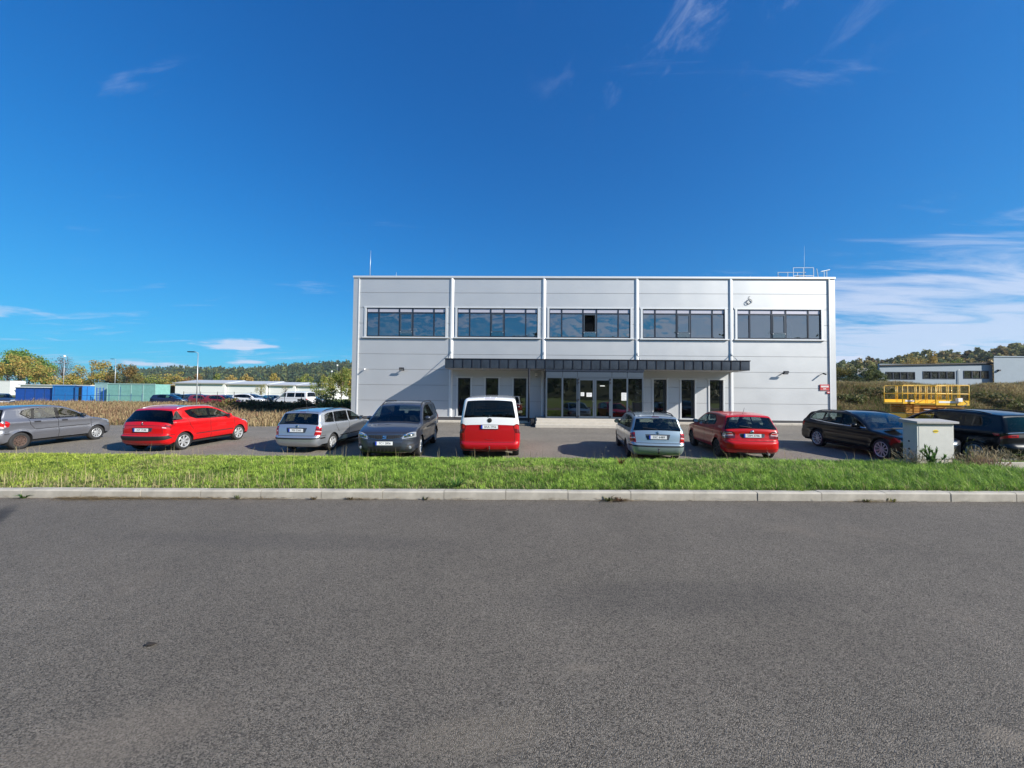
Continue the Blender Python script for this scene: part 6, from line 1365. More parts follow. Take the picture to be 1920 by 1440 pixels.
# black crossover at the right edge
CROSS = dict(L=4.64, W=1.85, H=1.635, axle_f=.92, axle_r=3.76, tyre=.35, rim=.235, tw=.225, belt=(1.03, 1.10), tumble=.30, shoulder=.04, nose=.10, tailw=.06, sill=.25, crease=[(.90,.012),(.50,-.010)],
    profile=[(.18,.25,.08,.18),(.06,.32,.10,.24),(.0,.46,.11,.28),(.0,.62,.11,.28),(.05,.80,.09,.20),(.15,.90,.06,.12),(.6,.99,.045,.07),(1.05,1.05,.04,.06),(1.2,1.08,.05,.055),
             (1.5,1.27,.06,.055),(1.8,1.44,.06,.06),(2.1,1.56,.05,.06),(2.4,1.61,.035,.06),(2.9,1.635,.03,.06),(3.5,1.62,.03,.06),(4.1,1.57,.03,.06),(4.30,1.54,.035,.05),(4.33,1.50,.045,.055),
             (4.45,1.28,.06,.09),(4.54,1.08,.07,.12),(4.57,.95,.07,.13),(4.58,.80,.07,.14),(4.59,.70,.07,.16),(4.64,.62,.07,.19),(4.645,.50,.07,.20),(4.60,.40,.07,.17),(4.52,.31,.06,.14),(4.42,.26,.05,.12)],
    bump_r=.64, bump_f=.62,
    strip=[('ws','F',RP([(-.88,1.10),(.88,1.10),(.86,1.56),(-.86,1.56)],.05)), ('cowl','F',rect(-.86,.86,1.065,1.10)), ('frame.r','R',RP([(-.94,1.06),(.94,1.06),(.92,1.50),(-.92,1.50)],.04)), ('rear_glass','R',RP([(-.85,1.10),(.85,1.10),(.82,1.48),(-.82,1.48)],.04)),
           ('intake','R',rect(-.9,.9,.90,1.0)), ('chromeline.r','R',rect(-.8,.8,.40,.43)), ('chromeline.s','R',rect(-.92,.92,1.045,1.056)), ('bumper_trim','R',rect(-1,1,.26,.40))]
          + both('tail','R',RP([(.60,.91),(1,.91),(1,.99),(.60,.99)],.01)) + both('tail3','R',RP([(.66,.93),(.80,.93),(.80,.97),(.66,.97)],.01)) + both('head','F',RP([(.5,.74),(1,.78),(1,.90),(.5,.86)],.02)) + [('grille','F',rect(-.5,.5,.56,.84))],
    side=[('door1',RP([(1.30,.34),(1.36,1.0),(1.46,1.12),(2.15,1.54),(2.50,1.54),(2.52,1.0),(2.46,.34)],.04)), ('door2',RP([(2.52,.34),(2.54,1.54),(3.36,1.54),(3.44,1.1),(3.28,.72),(3.20,.34)],.05)),
          ('seam',stroke([(1.30,.34),(1.35,.98),(1.44,1.1)],SEAM)),('seam',stroke([(2.49,.34),(2.52,1.0),(2.51,1.54)],SEAM)),('seam',stroke([(3.44,1.1),(3.40,.9),(3.26,.7)],SEAM)),
          ('frame',RP([(1.46,1.06),(2.0,1.42),(2.3,1.51),(2.7,1.535),(3.4,1.52),(4.02,1.44),(4.16,1.30),(4.0,1.16),(3.2,1.11),(2.5,1.08)],.04)),
          ('glass.1',RP([(1.60,1.085),(2.05,1.41),(2.32,1.49),(2.46,1.50),(2.46,1.10)],.03)), ('glass.2',RP([(2.56,1.10),(2.55,1.515),(3.30,1.50),(3.36,1.14)],.03)), ('glass.q',RP([(3.44,1.15),(3.40,1.495),(3.98,1.42),(4.10,1.30),(3.96,1.18)],.03)),
          ('handle.1',RP(rect(2.22,2.42,.94,.97),.01)), ('handle.2',RP(rect(3.06,3.26,.97,1.0),.01)), ('sill',rect(1.3,3.3,.25,.36)), ('tail',RP([(4.28,.93),(5,.91),(5,.99),(4.22,1.0)],.02)), ('bumper_trim',rect(4.2,5,.26,.40)), ('head',RP([(-.1,.78),(.35,.80),(.50,.94),(-.1,.90)],.02))],
    mats={'handle':None,'glass.2':'cglass_dark','glass.q':'cglass_dark','rear_glass':'cglass_dark'}, plate_r=.78, rails=(2.2,4.0,.03,.03,'black'), mirror=(1.62,1.08,'paint'), seat_x=2.4, dash=1.6, rows=[3.3], seat=.62)
M['silver_handle'] = mat('handle_silver', (.42,.44,.47), .35, .6)
M['recess'] = mat('plate_recess_dark', (.03,.04,.06), .5)
M['p_silver'] = paint('paint_silver', (.50,.53,.57), .75, .38)
M['p_blue'] = paint('paint_pale_blue', (.35,.435,.475), .65, .36)
M['p_red'] = paint('paint_bright_red', (.50,.005,.007), .0, .35, .65, .2)
M['p_red2'] = paint('paint_signal_red', (.50,.006,.006), .0, .35, .7, .2)
M['p_grey'] = paint('paint_mid_grey', (.20,.205,.23), .6, .40)
M['p_dark'] = paint('paint_anthracite', (.048,.057,.078), .5, .36)
M['p_black'] = paint('paint_black', (.0045,.0047,.006), .0, .30, .55, .15)
M['van_red'] = paint('paint_cherry_red', (.44,.006,.012), .1, .38, .7, .2)
M['van_red_dark'] = paint('paint_cherry_red_edge', (.30,.010,.016), .15, .38)
M['van_white'] = paint('paint_white', (.80,.81,.82), .0, .35)
# ------------------------------------------------------------------ the parked cars
def put(spec, name, label, x, y, heading, pm, plate=None, **kw):
    z = float(lot_z(x, y))
    c = build_car(spec, name, label, (x, y, z), heading, M[pm], group='cars parked in front of the office building', plate=plate, **kw)
    # follow the slope of the car park (it rises towards the building)
    hd = R(heading); f = Vector((math.sin(hd), math.cos(hd), .024*math.cos(hd) + .003*math.sin(hd))).normalized(); l = Vector((-math.cos(hd), math.sin(hd), .024*math.sin(hd) - .003*math.cos(hd))).normalized()
    up = f.cross(l).normalized(); l = up.cross(f); c.rotation_euler = Matrix((f, l, up)).transposed().to_euler()
    return c
put(GREY, 'grey_hatchback', 'grey hatchback with a bare rusty rear wheel, cut by the left edge', -17.82, 14.84, 0, 'p_grey', wheels='ten', rim_mat='rim')
put(WRAP, 'red_estate', 'red estate car with silver roof rails and wrap-round dark rear window', -12.25, 15.05, 3, 'p_red', '3ST 7248', wheels='seven', rim_mat='rim')
put(ESTATE, 'silver_estate', 'silver estate car parked beside the dark grey people carrier', -7.0, 15.1, 6, 'p_silver', '9S0 5360', wheels='five', rim_mat='rim')
put(CARRIER, 'people_carrier', 'dark grey people carrier facing the road, showing its grille', -3.94, 14.28, 178, 'p_dark', '7C1 2806', wheels='ten', rim_mat='rim', category='people carrier')
put(VAN, 'minibus', 'white over red minibus seen from behind', -.68, 14.55, 0, 'van_red', '8AA 2956', wheels='five', rim_mat='rim_dark', category='minibus')
e2 = dict(ESTATE); e2['towbar'] = True
put(e2, 'blue_estate', 'pale blue estate car with tow bar parked in front of the steps', 4.74, 13.91, 8, 'p_blue', '5SC 6489', wheels='five', rim_mat='rim_dark')
put(HATCH, 'red_hatchback', 'bright red hatchback with dark wheels right of the pale blue estate', 7.84, 14.22, 7, 'p_red2', '5SM 3706', wheels='seven', rim_mat='rim_dark')
put(BLACK, 'black_estate', 'low black estate car facing the road, half hidden by the cabinet', 12.94, 14.14, 183, 'p_black', wheels='ten', rim_mat='rim')
put(CROSS, 'black_crossover', 'black crossover cut by the right edge behind the cabinet', 15.32, 13.6, 1, 'p_black', '8S7 4051', wheels='five', rim_mat='rim')
# white paper on the dashboard of the black estate
m = MB(); m.box(-.21, .21, -.15, .15, 0, .003); po = m.build('dashboard_paper', M['paper'], None, loc=(12.45, 12.72, float(lot_z(12.4, 12.7)) + .99), rz=.1); po.rotation_euler = (-.25, 0, .1); tag(po, 'white paper lying on the dashboard of the black estate', 'paper')

# ------------------------------------------------------------------ cars far left, seen over the dry field (no fine detail)
FAR = {}
def far_spec(s):
    d = dict(s); d['strip'] = [t for t in s['strip'] if t[0].split('.')[0].split('|')[0] in ('ws', 'rear_glass', 'tail', 'head', 'frame')]
    d['side'] = [t for t in s['side'] if t[0].split('.')[0] in ('glass', 'frame', 'tail', 'head')]
    for k in ('rails', 'antenna', 'wiper', 'towbar', 'exhaust', 'extra', 'badge_r', 'badge_f', 'plate_r', 'plate_f'): d.pop(k, None)
    return d
def far_car(spec, label, x, y, heading, pm, kind='car'):
    s = far_spec(spec); z = float(terrain_z(x, y)) + .05
    if kind == 'van': s.pop('two_tone', None)
    c = build_car(s, 'far_van' if kind == 'van' else 'far_car', label, (x, y, z), heading, M[pm], group='cars in the far car park', step=.13, wheels='five', rim_mat='rim', category=kind, detail=False)
    return c
M['p_navy'] = paint('paint_navy', (.012, .02, .06), .4, .35); M['p_wine'] = paint('paint_wine_red', (.28, .015, .02), .2, .35); M['p_white'] = paint('paint_far_white', (.72, .73, .74), .0, .35)
def at50(px_, y): return (px_ - 960) / 730 * y
far_car(HATCH, 'dark grey far car with a red tail light at the left edge', at50(2, 44), 44, 120, 'p_dark')
far_car(HATCH, 'far dark blue hatchback beside the teal container', at50(320, 51), 51, 75, 'p_navy')
far_car(ESTATE, 'far navy estate car second to the right of the teal container', at50(352, 54), 54, 80, 'p_navy')
far_car(HATCH, 'far wine red hatchback just right of the tall lamp post', at50(386, 50), 50, 100, 'p_wine')
far_car(BLACK, 'far black estate above the bonnet of the red estate', at50(432, 52), 52, 100, 'p_black')
far_car(GREY, 'far wine red car in front of the far black estate', at50(420, 46), 46, 95, 'p_wine')
far_car(CROSS, 'far white crossover with dark windows', at50(472, 52), 52, 95, 'p_white')
far_car(ESTATE, 'far white estate car between the crossover and the minibus', at50(500, 56), 56, 80, 'p_white')
far_car(HATCH, 'far navy car just left of the far white minibus', at50(513, 52), 52, 130, 'p_navy')
far_car(VAN, 'far white minibus seen from its side', at50(552, 49), 49, -90 + 8, 'p_white', 'van')
far_car(GREY, 'far dark car just right of the far white minibus', at50(585, 56), 56, 80, 'p_dark')
far_car(HATCH, 'far grey car in the second row by the hall', at50(330, 66), 66, 90, 'p_grey')
far_car(ESTATE, 'far silver estate in the second row by the hall', at50(372, 66), 66, 85, 'p_silver')
yb = thing('yellow_bin', 'yellow box on a grey trailer near the left corner of the office building', 'container', (-20.5, 55, .3), 0)
b = MB(); b.rbox(-1.0, 1.0, -.8, .8, .9, 2.0, .1); b.build('box_body', M['yellow_label'], yb, fix=False); b = MB(); b.box(-1.4, 1.3, -.9, .9, .4, .9); b.build('bed', M['cab2'], yb)
for x in (-.8, .8): b = MB(); b.lathe([(0, -.1), (.32, -.1), (.32, .1), (0, .1)], 'y', (x, -.8, .2), 16); b.build('wheel', M['rubber'], yb)
# ------------------------------------------------------------------ grass and stalks
def blades(P, h, w, lean, hdg, col, tipcol=None, curve=.5):
    """P (n,3) roots; each blade a bent, tapering strip of three triangles"""
    n = len(P); c, s = np.cos(hdg), np.sin(hdg); side = np.stack([-s, c, 0*c], 1) * (w/2)[:, None]; fwd = np.stack([c, s, 0*c], 1)
    mid = P + fwd * (lean*h*.35)[:, None] + np.array([0, 0, 1.0]) * (h*.55)[:, None]
    tip = P + fwd * (lean*h)[:, None] + np.array([0, 0, 1.0]) * (h*(1 - curve*np.abs(lean)*.5))[:, None]
    V = np.stack([P - side, P + side, mid + side*.75, mid - side*.75, tip], 1).reshape(-1, 3)
    b = (np.arange(n)*5)[:, None]; T = np.concatenate([b + [0, 1, 2], b + [0, 2, 3], b + [3, 2, 4]], 0)
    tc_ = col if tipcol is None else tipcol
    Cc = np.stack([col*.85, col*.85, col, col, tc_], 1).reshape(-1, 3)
    return V, T, Cc
def vnoise(x, y, s, seed=0):
    """cheap smooth noise 0..1"""
    r_ = np.random.default_rng(seed); out = 0; a = 1; tot = 0
    for k in range(4):
        ph = r_.uniform(0, 6.28, 6); an = r_.uniform(0, 6.28, 3); f = s * 1.9**k
        v = sum(np.sin(f*(np.cos(an[i])*x + np.sin(an[i])*y) + ph[i] + 1.3*np.sin(f*.7*(x*np.sin(an[i]) - y*np.cos(an[i])) + ph[i+3])) for i in range(3))/3
        out = out + a*v; tot += a; a *= .55
    return .5 + .5*out/tot
def make_stuff(name, label, cat, sets, material):
    vs_, ts, cs_ = [], [], []; b = 0
    for V, T, Cc in sets: vs_.append(V); ts.append(T + b); cs_.append(Cc); b += len(V)
    o = link(name, np_mesh(name, np.vstack(vs_), np.vstack(ts), material, attr=np.vstack(cs_)))
    return tag(o, label, cat, kind='stuff')
def to_world(u, v):
    return site_xy(u, v)
# verge lawn
def verge_pts(n, u0, u1, v0, v1):
    u, v = rng.uniform(u0, u1, n), rng.uniform(v0, v1, n)
    keep = (np.abs(u) < 2.0 + v*1.42) 
    wob = .35*np.sin(u*3.1) + .25*np.sin(v*5.3 + u)
    keep &= ~((u > 10.75 + wob) & (v > 7.75 + .12*wob) & (v < 9.68)) & ~((u > 11.3) & (v > 9.66) & (v < 9.80))
    u, v = u[keep], v[keep]; x, y = to_world(u, v); z = verge_z(u, v).reshape(u.shape) - .01
    return u, v, np.stack([x, y, z], 1)
sets = []
for (n, v0, v1, wmul) in ((10500, KV+.16, 8.2, .85), (8600, 8.2, 10.2, 1.05), (6600, 10.2, LV-.04, 1.35)):
    # tufts: blades spread out from a common root
    u, v, P0_ = verge_pts(n, -19, 18, v0, v1); nt = len(u); per = 16; k = nt*per
    pn_ = vnoise(u, v, 1.1, 3); dn = vnoise(u, v, .55, 9); fine_ = vnoise(u, v, 3.2, 5)
    dryp = np.clip((dn - .54)*3.0, 0, 1)*.65 + np.exp(-((u-.15)/1.1)**2 - ((v-8.6)/.55)**2)*.8 + np.clip(1 - (v-KV-.15)/.45, 0, 1)*np.where(u < -3, .35, .18) + np.clip((-4-u)/10, 0, .35)*np.clip(1-(v-KV)/2.4, 0, 1)
    th = (.040 + .062*pn_ + .045*rng.random(nt)) * (1 + .5*np.clip(u/14, -.35, 1)) * (1 - .4*np.clip(dryp, 0, 1)) * np.where(v > LV - .8, .85, 1)
    tone = np.clip(.75*rng.random(nt) + .8*fine_ - .27, 0, 1); th = th*(.65 + .8*rng.random(nt)**1.5)
    rep = lambda a_: np.repeat(a_, per, 0)
    ang = rng.uniform(0, 6.28, k); rad_ = .055*np.sqrt(rng.random(k)); P = rep(P0_) + np.stack([rad_*np.cos(ang), rad_*np.sin(ang), 0*ang], 1)
    h = rep(th)*(.5 + .75*rng.random(k)); w = (.005 + .005*rng.random(k))*wmul
    dry = rng.random(k) < np.clip(rep(dryp)*.75 + .035, 0, .9)
    g0 = np.array([.040, .115, .014]); g1 = np.array([.41, .61, .09])
    t = np.clip(rep(tone) + .35*(rng.random(k)-.5), 0, 1)[:, None]; col = g0*(1-t) + g1*t
    col = col*(1 + np.array([.45, .10, .1])*np.clip((-rep(u)-2)/12, 0, 1)[:, None])
    dcol = np.array([.46, .38, .19])*(.55+.65*rng.random((k, 1))); col = np.where(dry[:, None], dcol, col)
    lean = np.abs(rng.normal(.9, .45, k))
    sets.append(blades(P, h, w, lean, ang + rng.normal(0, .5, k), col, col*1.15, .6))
make_stuff('verge_grass', 'lush green mown grass with dry patches on the verge beside the road', 'grass', sets, M['grass'])
# taller pale stalks that stand above the lawn
u, v, P = verge_pts(520, -16, 13, KV+.3, LV); edge_ = rng.random(len(u)) < .8
sel_ = (v > LV - 1.6) | (rng.random(len(u)) < .35); P = P[sel_]; k = len(P)
col = np.array([.42, .35, .19])*(.7+.5*rng.random((k, 1)))
sets = [blades(P, .22+.30*rng.random(k), np.full(k, .007), rng.normal(0, .35, k), rng.uniform(0, 6.28, k), col)]
u, v, P = verge_pts(800, -12, -2.5, KV+.16, KV+.9); k = len(P); col = np.array([.46, .40, .20])*(.7+.5*rng.random((k, 1)))
sets.append(blades(P[::2], .12+.2*rng.random(len(P[::2])), np.full(len(P[::2]), .007), rng.normal(0, .4, len(P[::2])), rng.uniform(0, 6.28, len(P[::2])), col[::2]))
make_stuff('dry_stalks', 'pale dry stalks standing above the verge grass', 'stalks', sets, M['dry'])
# dry debris against the kerb
def debris(n, uc, us, vc, vs2):
    u = rng.normal(uc, us, n); v = KV - np.abs(rng.normal(vc, vs2, n)); x, y = to_world(u, v); z = road_z(u) + .006 + .03*rng.random(n)**2
    P = np.stack([x, y, z], 1); a = rng.normal(0, .5, n) + np.where(rng.random(n) < .5, 0, math.pi); L_ = .05 + .14*rng.random(n)
    d = np.stack([np.cos(a), np.sin(a)*.5, .10*rng.normal(0, 1, n)], 1)*L_[:, None]; s = np.stack([-np.sin(a), np.cos(a), 0*a], 1)*.0028
    V = np.stack([P-s, P+s, P+d+s*.4], 1).reshape(-1, 3); T = np.arange(3*n).reshape(-1, 3); col = np.array([.34, .25, .13])*(.45+.8*rng.random((n, 1)))
    return V, T, np.repeat(col, 3, 0)
sets = [debris(700, -7.1, .28, .05, .07), debris(450, -6.35, .35, .04, .05), debris(380, -5.4, .45, .03, .04), debris(120, -4.2, .3, .02, .03), debris(90, -2.6, .15, .02, .03), debris(160, 1.55, .14, .03, .04), debris(70, 8.2, .3, .02, .03), debris(120, 5.55, .2, .03, .04), debris(420, 0, 6.5, .02, .03)]
make_stuff('kerb_debris', 'dry straw and twigs lying in the gutter along the kerb', 'straw', sets, M['dry'])
# small weeds in the kerb joints, each a tuft
def weed(label, u, v, h, n, col, spread=.10, z=None, cat='weed', group='weeds along the kerb'):
    x, y = site_xy(u, v); z = float(road_z(u)) if z is None else z
    t = thing('weed', label, cat, (float(x), float(y), z), 0, group)
    a = rng.uniform(0, 6.28, n); P = np.stack([.02*np.cos(a), .02*np.sin(a), 0*a], 1)
    V, T, Cc = blades(P, h*(.5+.6*rng.random(n)), np.full(n, .018), np.abs(rng.normal(.7, .35, n))*spread/.10, a, np.array(col)*(.6+.7*rng.random((n, 1))))
    link('leaves', np_mesh('leaves', V, T, M['leaf'], attr=Cc), t)
    MB().tube([(0, 0, -.01), (0, 0, h*.45)], [.004, .002], 5).build('stem', M['bark'], t)
weed('green weed in the gutter at the left edge of the photo', -8.15, KV-.03, .09, 26, (.10, .20, .04), .16)
weed('small weed at the kerb joint below the red estate', -4.58, KV-.02, .09, 14, (.12, .14, .06))
weed('brown dry weed at the kerb below the silver estate', -3.32, KV-.03, .08, 18, (.16, .12, .06), .14)
weed('little pair of brown weeds at the kerb left of the people carrier', -2.72, KV-.02, .07, 16, (.14, .11, .05), .12)
weed('dark weed at the kerb joint below the minibus', -1.52, KV-.02, .07, 16, (.07, .09, .04), .12)
weed('green and brown weed clump at the kerb in the middle of the photo', 1.42, KV-.04, .11, 30, (.13, .15, .05), .2)
weed('dark red-brown weed beside the middle weed clump', 1.60, KV-.05, .08, 30, (.10, .05, .03), .22)
weed('leafy weed at the kerb below the black estate', 5.45, KV-.03, .09, 20, (.11, .13, .05), .2)
weed('yellow-green weed at the kerb right of the leafy weed', 5.85, KV-.03, .09, 12, (.30, .30, .06), .16)
gz = lambda u, v: float(verge_z(np.array([u]), np.array([v]))[0])
weed('dark green dock plant at the front of the verge near its middle', -1.05, 6.62, .20, 40, (.06, .17, .03), .14, gz(-1.05, 6.62), 'weed', 'plants on the verge')
weed('brown seed head plant on the verge below the pale blue estate', 2.42, 9.4, .26, 40, (.20, .10, .04), .08, gz(2.42, 9.4), 'weed', 'plants on the verge')
# brambles and tall weeds round the cabinet
def tall_weed(label, u, v, h, n, col, leafy, spread=.35, lw=.035, straw=False):
    x, y = site_xy(u, v); t = thing('tall_weed', label, 'weed', (float(x), float(y), gz(u, v)), 0, 'tall weeds round the cabinet')
    m = MB(); tips = []
    for k in range(n):
        a = random.uniform(0, 6.28); s = random.uniform(.1, 1)*spread; hh = h*random.uniform(.4, 1)*(1 - .3*s/spread); ox, oy = random.gauss(0, spread*.35), random.gauss(0, spread*.2)
        p = [(ox, oy, 0), (ox + s*.40*math.cos(a), oy + s*.4*math.sin(a), hh*.62), (ox + s*math.cos(a), oy + s*math.sin(a), hh)]; m.tube(p, [.006, .0045, .003], 4); tips.append(p)
    m.build('stems', M['straw'] if straw else M['bark'], t)
    Ps = []
    for p in tips:
        for j in range(leafy):
            q = random.random()**.6; i = 0 if q < .5 else 1; f = (q - .5*i)*2; Ps.append([p[i][d]*(1-f) + p[i+1][d]*f for d in range(3)])
    Ps = np.array(Ps); k = len(Ps); V, T, Cc = blades(Ps, .05+.08*rng.random(k), np.full(k, lw), rng.normal(0, .9, k), rng.uniform(0, 6.28, k), np.array(col)*(.55+.8*rng.random((k, 1))))
    link('leaves', np_mesh('leaves', V, T, M['leaf'], attr=Cc), t)
M['straw'] = mat('straw_stem', (.38, .31, .19), .9)
tall_weed('green bramble growing against the front of the cabinet', 10.06, 9.75, .52, 14, (.13, .25, .06), 26, .24, .024)
tall_weed('thin twiggy weed standing in front of the cabinet door', 10.80, 9.62, .85, 5, (.14, .16, .06), 6, .25, .025)
tall_weed('grey-brown dry weed clump left of the cabinet', 9.90, 10.1, .55, 55, (.24, .20, .13), 3, .50, .010, True)
tall_weed('straw-coloured weed clump at the right foot of the cabinet', 11.40, 9.92, .50, 90, (.46, .36, .20), 4, .42, .010, True)
tall_weed('dry weed clump right of the cabinet before the crossover', 12.1, 10.4, .60, 60, (.36, .28, .16), 3, .50, .010, True)
tall_weed('sparse dry weeds below the crossover bumper', 13.1, 10.7, .55, 40, (.32, .26, .15), 3, .60, .010, True)
tall_weed('low brown weed mat in front of the cabinet foot', 11.05, 9.55, .22, 60, (.30, .20, .13), 6, .50, .016, True)
# ------------------------------------------------------------------ dry field on the left
n = 120000; x = rng.uniform(-62, -9, n); y = 20.6 + 31*rng.random(n)**1.35; u_, v_ = x*math.cos(TH) - y*math.sin(TH), x*math.sin(TH) + y*math.cos(TH)
keep = (v_ > 21.15 + .2*np.sin(u_*2.3)) & (x < -11.9 - np.clip(y-25, 0, 40)*.10) & (x > -y*1.42) ; x, y = x[keep], y[keep]; k = len(x)
pn_ = vnoise(x, y, .45, 21); P = np.stack([x, y, terrain_z(x, y) - .02], 1)
tall_ = np.clip((vnoise(x, y, .9, 61) - .55)*4, 0, 1)
h = (.22 + .45*pn_ + .35*rng.random(k)**2 + .55*tall_*rng.random(k)) * np.where(x > -19, .8, 1.0)
pal = np.array([[.36, .27, .145], [.27, .19, .105], [.42, .35, .20], [.16, .16, .065], [.22, .13, .08]]); pi = rng.choice(5, k, p=[.34, .26, .2, .12, .08])
gp = vnoise(x, y, .22, 41); pi = np.where((x > -20) & (rng.random(k) < .5), 2, pi); pi = np.where((gp > .62) & (rng.random(k) < .6), 3, pi); pi = np.where((gp < .36) & (rng.random(k) < .55), 4, pi); col = pal[pi]*(.7+.65*rng.random((k, 1)))*np.array([1.15, 1.1, 1.1])
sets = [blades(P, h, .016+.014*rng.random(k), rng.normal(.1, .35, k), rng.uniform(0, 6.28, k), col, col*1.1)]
# seed heads
q = rng.random(k) < .35; Pq = P[q] + np.stack([0*h[q], 0*h[q], h[q]*.75], 1); kk = len(Pq)
sets.append(blades(Pq, .10+.12*rng.random(kk), np.full(kk, .05), rng.normal(0, .5, kk), rng.uniform(0, 6.28, kk), pal[rng.choice([0, 1, 4], kk)]*(.6+.6*rng.random((kk, 1)))))
make_stuff('dry_field', 'tall dry brown grass and weeds of the field on the left', 'dry grass', sets, M['dry'])
# ------------------------------------------------------------------ rough grass on the bank
n = 90000; x = rng.uniform(21, 64, n); y = rng.uniform(30.2, 44, n); keep = (x < y*1.42) & (x > y*.72); x, y = x[keep], y[keep]; k = len(x)
P = np.stack([x, y, bank_z(x, y) - np.clip(24 - x, 0, 4)*.5 - .03], 1); pn_ = vnoise(x, y, .35, 33); top = np.clip((y-31)/10, 0, 1)
pal = np.array([[.46, .36, .20], [.34, .25, .15], [.60, .52, .29], [.20, .25, .075], [.11, .145, .05]]); pn2 = vnoise(x, y, .5, 47); pr = .7*rng.random(k) + 1.0*(pn2-.5) + .15 + .40*(top-.5)
pi = np.select([pr < .25, pr < .45, pr < .65, pr < .85], [4, 3, 1, 0], 2); col = pal[pi]*(.6+.6*rng.random((k, 1)))
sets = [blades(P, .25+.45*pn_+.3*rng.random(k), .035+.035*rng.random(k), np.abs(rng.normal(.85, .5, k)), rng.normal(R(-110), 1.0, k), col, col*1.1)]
make_stuff('bank_grass', 'rough brown and green grass covering the embankment', 'dry grass', sets, M['dry'])

# ------------------------------------------------------------------ trees
def leaf_cloud(cent, rad, n, size, pal, seed, gap=.35, squash=1.0, clumps=26, shape='round'):
    """leaf quads gathered in clumps through an uneven crown"""
    r_ = np.random.default_rng(seed)
    d = r_.normal(0, 1, (clumps, 3)); d /= np.linalg.norm(d, axis=1)[:, None]; rr = r_.uniform(.25, 1, clumps)**.6
    cc = d*rr[:, None]; 
    if shape == 'cone':
        zz_ = r_.uniform(-1, 1, clumps); a = r_.uniform(0, 6.28, clumps); q = (1-zz_)/2; cc = np.stack([np.cos(a)*q*r_.uniform(.5, 1, clumps), np.sin(a)*q*r_.uniform(.5, 1, clumps), zz_], 1)
    cs_ = r_.uniform(.20, .42, clumps) if shape != 'cone' else .10 + .22*(1-cc[:, 2])/2
    w = cs_**2; w /= w.sum(); idx_ = r_.choice(clumps, n, p=w)
    e = r_.normal(0, 1, (n, 3)); e /= np.linalg.norm(e, axis=1)[:, None]; e *= (r_.random(n)**.45)[:, None]*cs_[idx_][:, None]
    if shape == 'cone': e[:, 2] *= .45
    p = (cc[idx_] + e)*np.array(rad)*np.array([1, 1, squash]); 
    s = size*(.6+.8*r_.random(n)); a = r_.normal(0, 1, (n, 3)); a /= np.linalg.norm(a, axis=1)[:, None]; b = np.cross(a, r_.normal(0, 1, (n, 3))); b /= np.maximum(np.linalg.norm(b, axis=1), 1e-6)[:, None]
    P = p + np.array(cent); V = np.stack([P + a*s[:, None]*.6, P + b*s[:, None]*.42, P - a*s[:, None]*.6, P - b*s[:, None]*.42], 1).reshape(-1, 3)
    T = np.concatenate([(np.arange(n)*4)[:, None] + [0, 1, 2], (np.arange(n)*4)[:, None] + [0, 2, 3]], 0)
    cl = r_.random(clumps); pal = np.array(pal); pi = np.clip((cl[idx_]*.75 + .35*r_.random(n))*len(pal), 0, len(pal)-1).astype(int)
    col = pal[pi]*(.7+.55*r_.random((n, 1)))
    return V, T, np.repeat(col, 4, 0), cc*np.array(rad)*np.array([1, 1, squash]) + np.array(cent)
GREEN = [(.11, .19, .04), (.15, .24, .045), (.20, .28, .06)]
AUTUMN = [(.34, .27, .065), (.42, .29, .08), (.29, .30, .075), (.46, .31, .09), (.25, .27, .065)]
GOLD = [(.46, .32, .09), (.50, .36, .11), (.38, .28, .09), (.32, .28, .09)]
CONIF = [(.035, .07, .035), (.05, .09, .042), (.065, .10, .05)]
YGREEN = [(.19, .25, .05), (.26, .28, .07), (.15, .21, .045), (.31, .28, .08)]
RUST = [(.26, .14, .06), (.20, .15, .05), (.32, .19, .07)]
def tree(label, x, y, h, r_, pal, n=2600, size=.34, trunk=.35, shape='round', z=None, name='tree', group='trees in the background', bare=False, clumps=26, low=.25):
    z = float(terrain_z(x, y)) if z is None else z; sd = int(abs(x*37 + y*11)) + 1
    t = thing(name, label, 'tree', (x, y, z), 0, group)
    cz_ = h*(.5 + low/2); rz_ = h*(.5 - low/2)
    V, T, Cc, cl = leaf_cloud((0, 0, cz_), (r_, r_, rz_), int(n*1.7), size*.72, pal, sd, shape=shape, clumps=clumps)
    link('crown', np_mesh('crown', V, T, M['leaf'], attr=Cc), t)
    m = MB(); q = random.Random(sd); tw = max(.10, h*.018)
    m.tube([(0, 0, -.2), (q.uniform(-.1, .1), q.uniform(-.1, .1), h*.3), (q.uniform(-.2, .2), q.uniform(-.2, .2), h*.62), (0, 0, h*.9)], [tw, tw*.75, tw*.45, tw*.12], 7)
    for c_ in (cl if bare else cl[::3]):
        zz_ = max(h*.18, min(h*.6, c_[2]*.55)); m.tube([(0, 0, zz_), (c_[0]*.5, c_[1]*.5, (zz_+c_[2])/2+.1), tuple(c_)], [tw*.32, tw*.2, tw*.05], 5)
    m.build('trunk', M['bark'], t, smooth=True)
def T(px_, py_, Y): # place by bearing and distance
    return (px_ - 960)/730*Y
def th_(py_, Y, z0, px_=960): return 1.68 + ((741 + .0096*(px_-960)) - py_)/730*Y - z0
tree('tall green tree at the left edge of the photo', T(-2, 0, 120), 122, 15.0, 5.5, GREEN, 3400, .5)
tree('green tree top behind the big orange-brown tree', T(54, 0, 128), 128, 13.8, 4.6, GREEN, 2600, .5)
tree('big orange-brown round tree on the far left', T(37, 0, 112), 112, 11.2, 5.2, AUTUMN, 3600, .45)
tree('dark green tree right of the orange-brown tree', T(80, 0, 130), 130, 11.8, 3.6, GREEN, 2200, .5)
tree('half bare grey tree standing above the hedge of trees', T(118, 0, 125), 125, 12.6, 2.9, [(.13, .11, .09), (.16, .12, .09)], 700, .30, bare=True, clumps=40, low=.35)
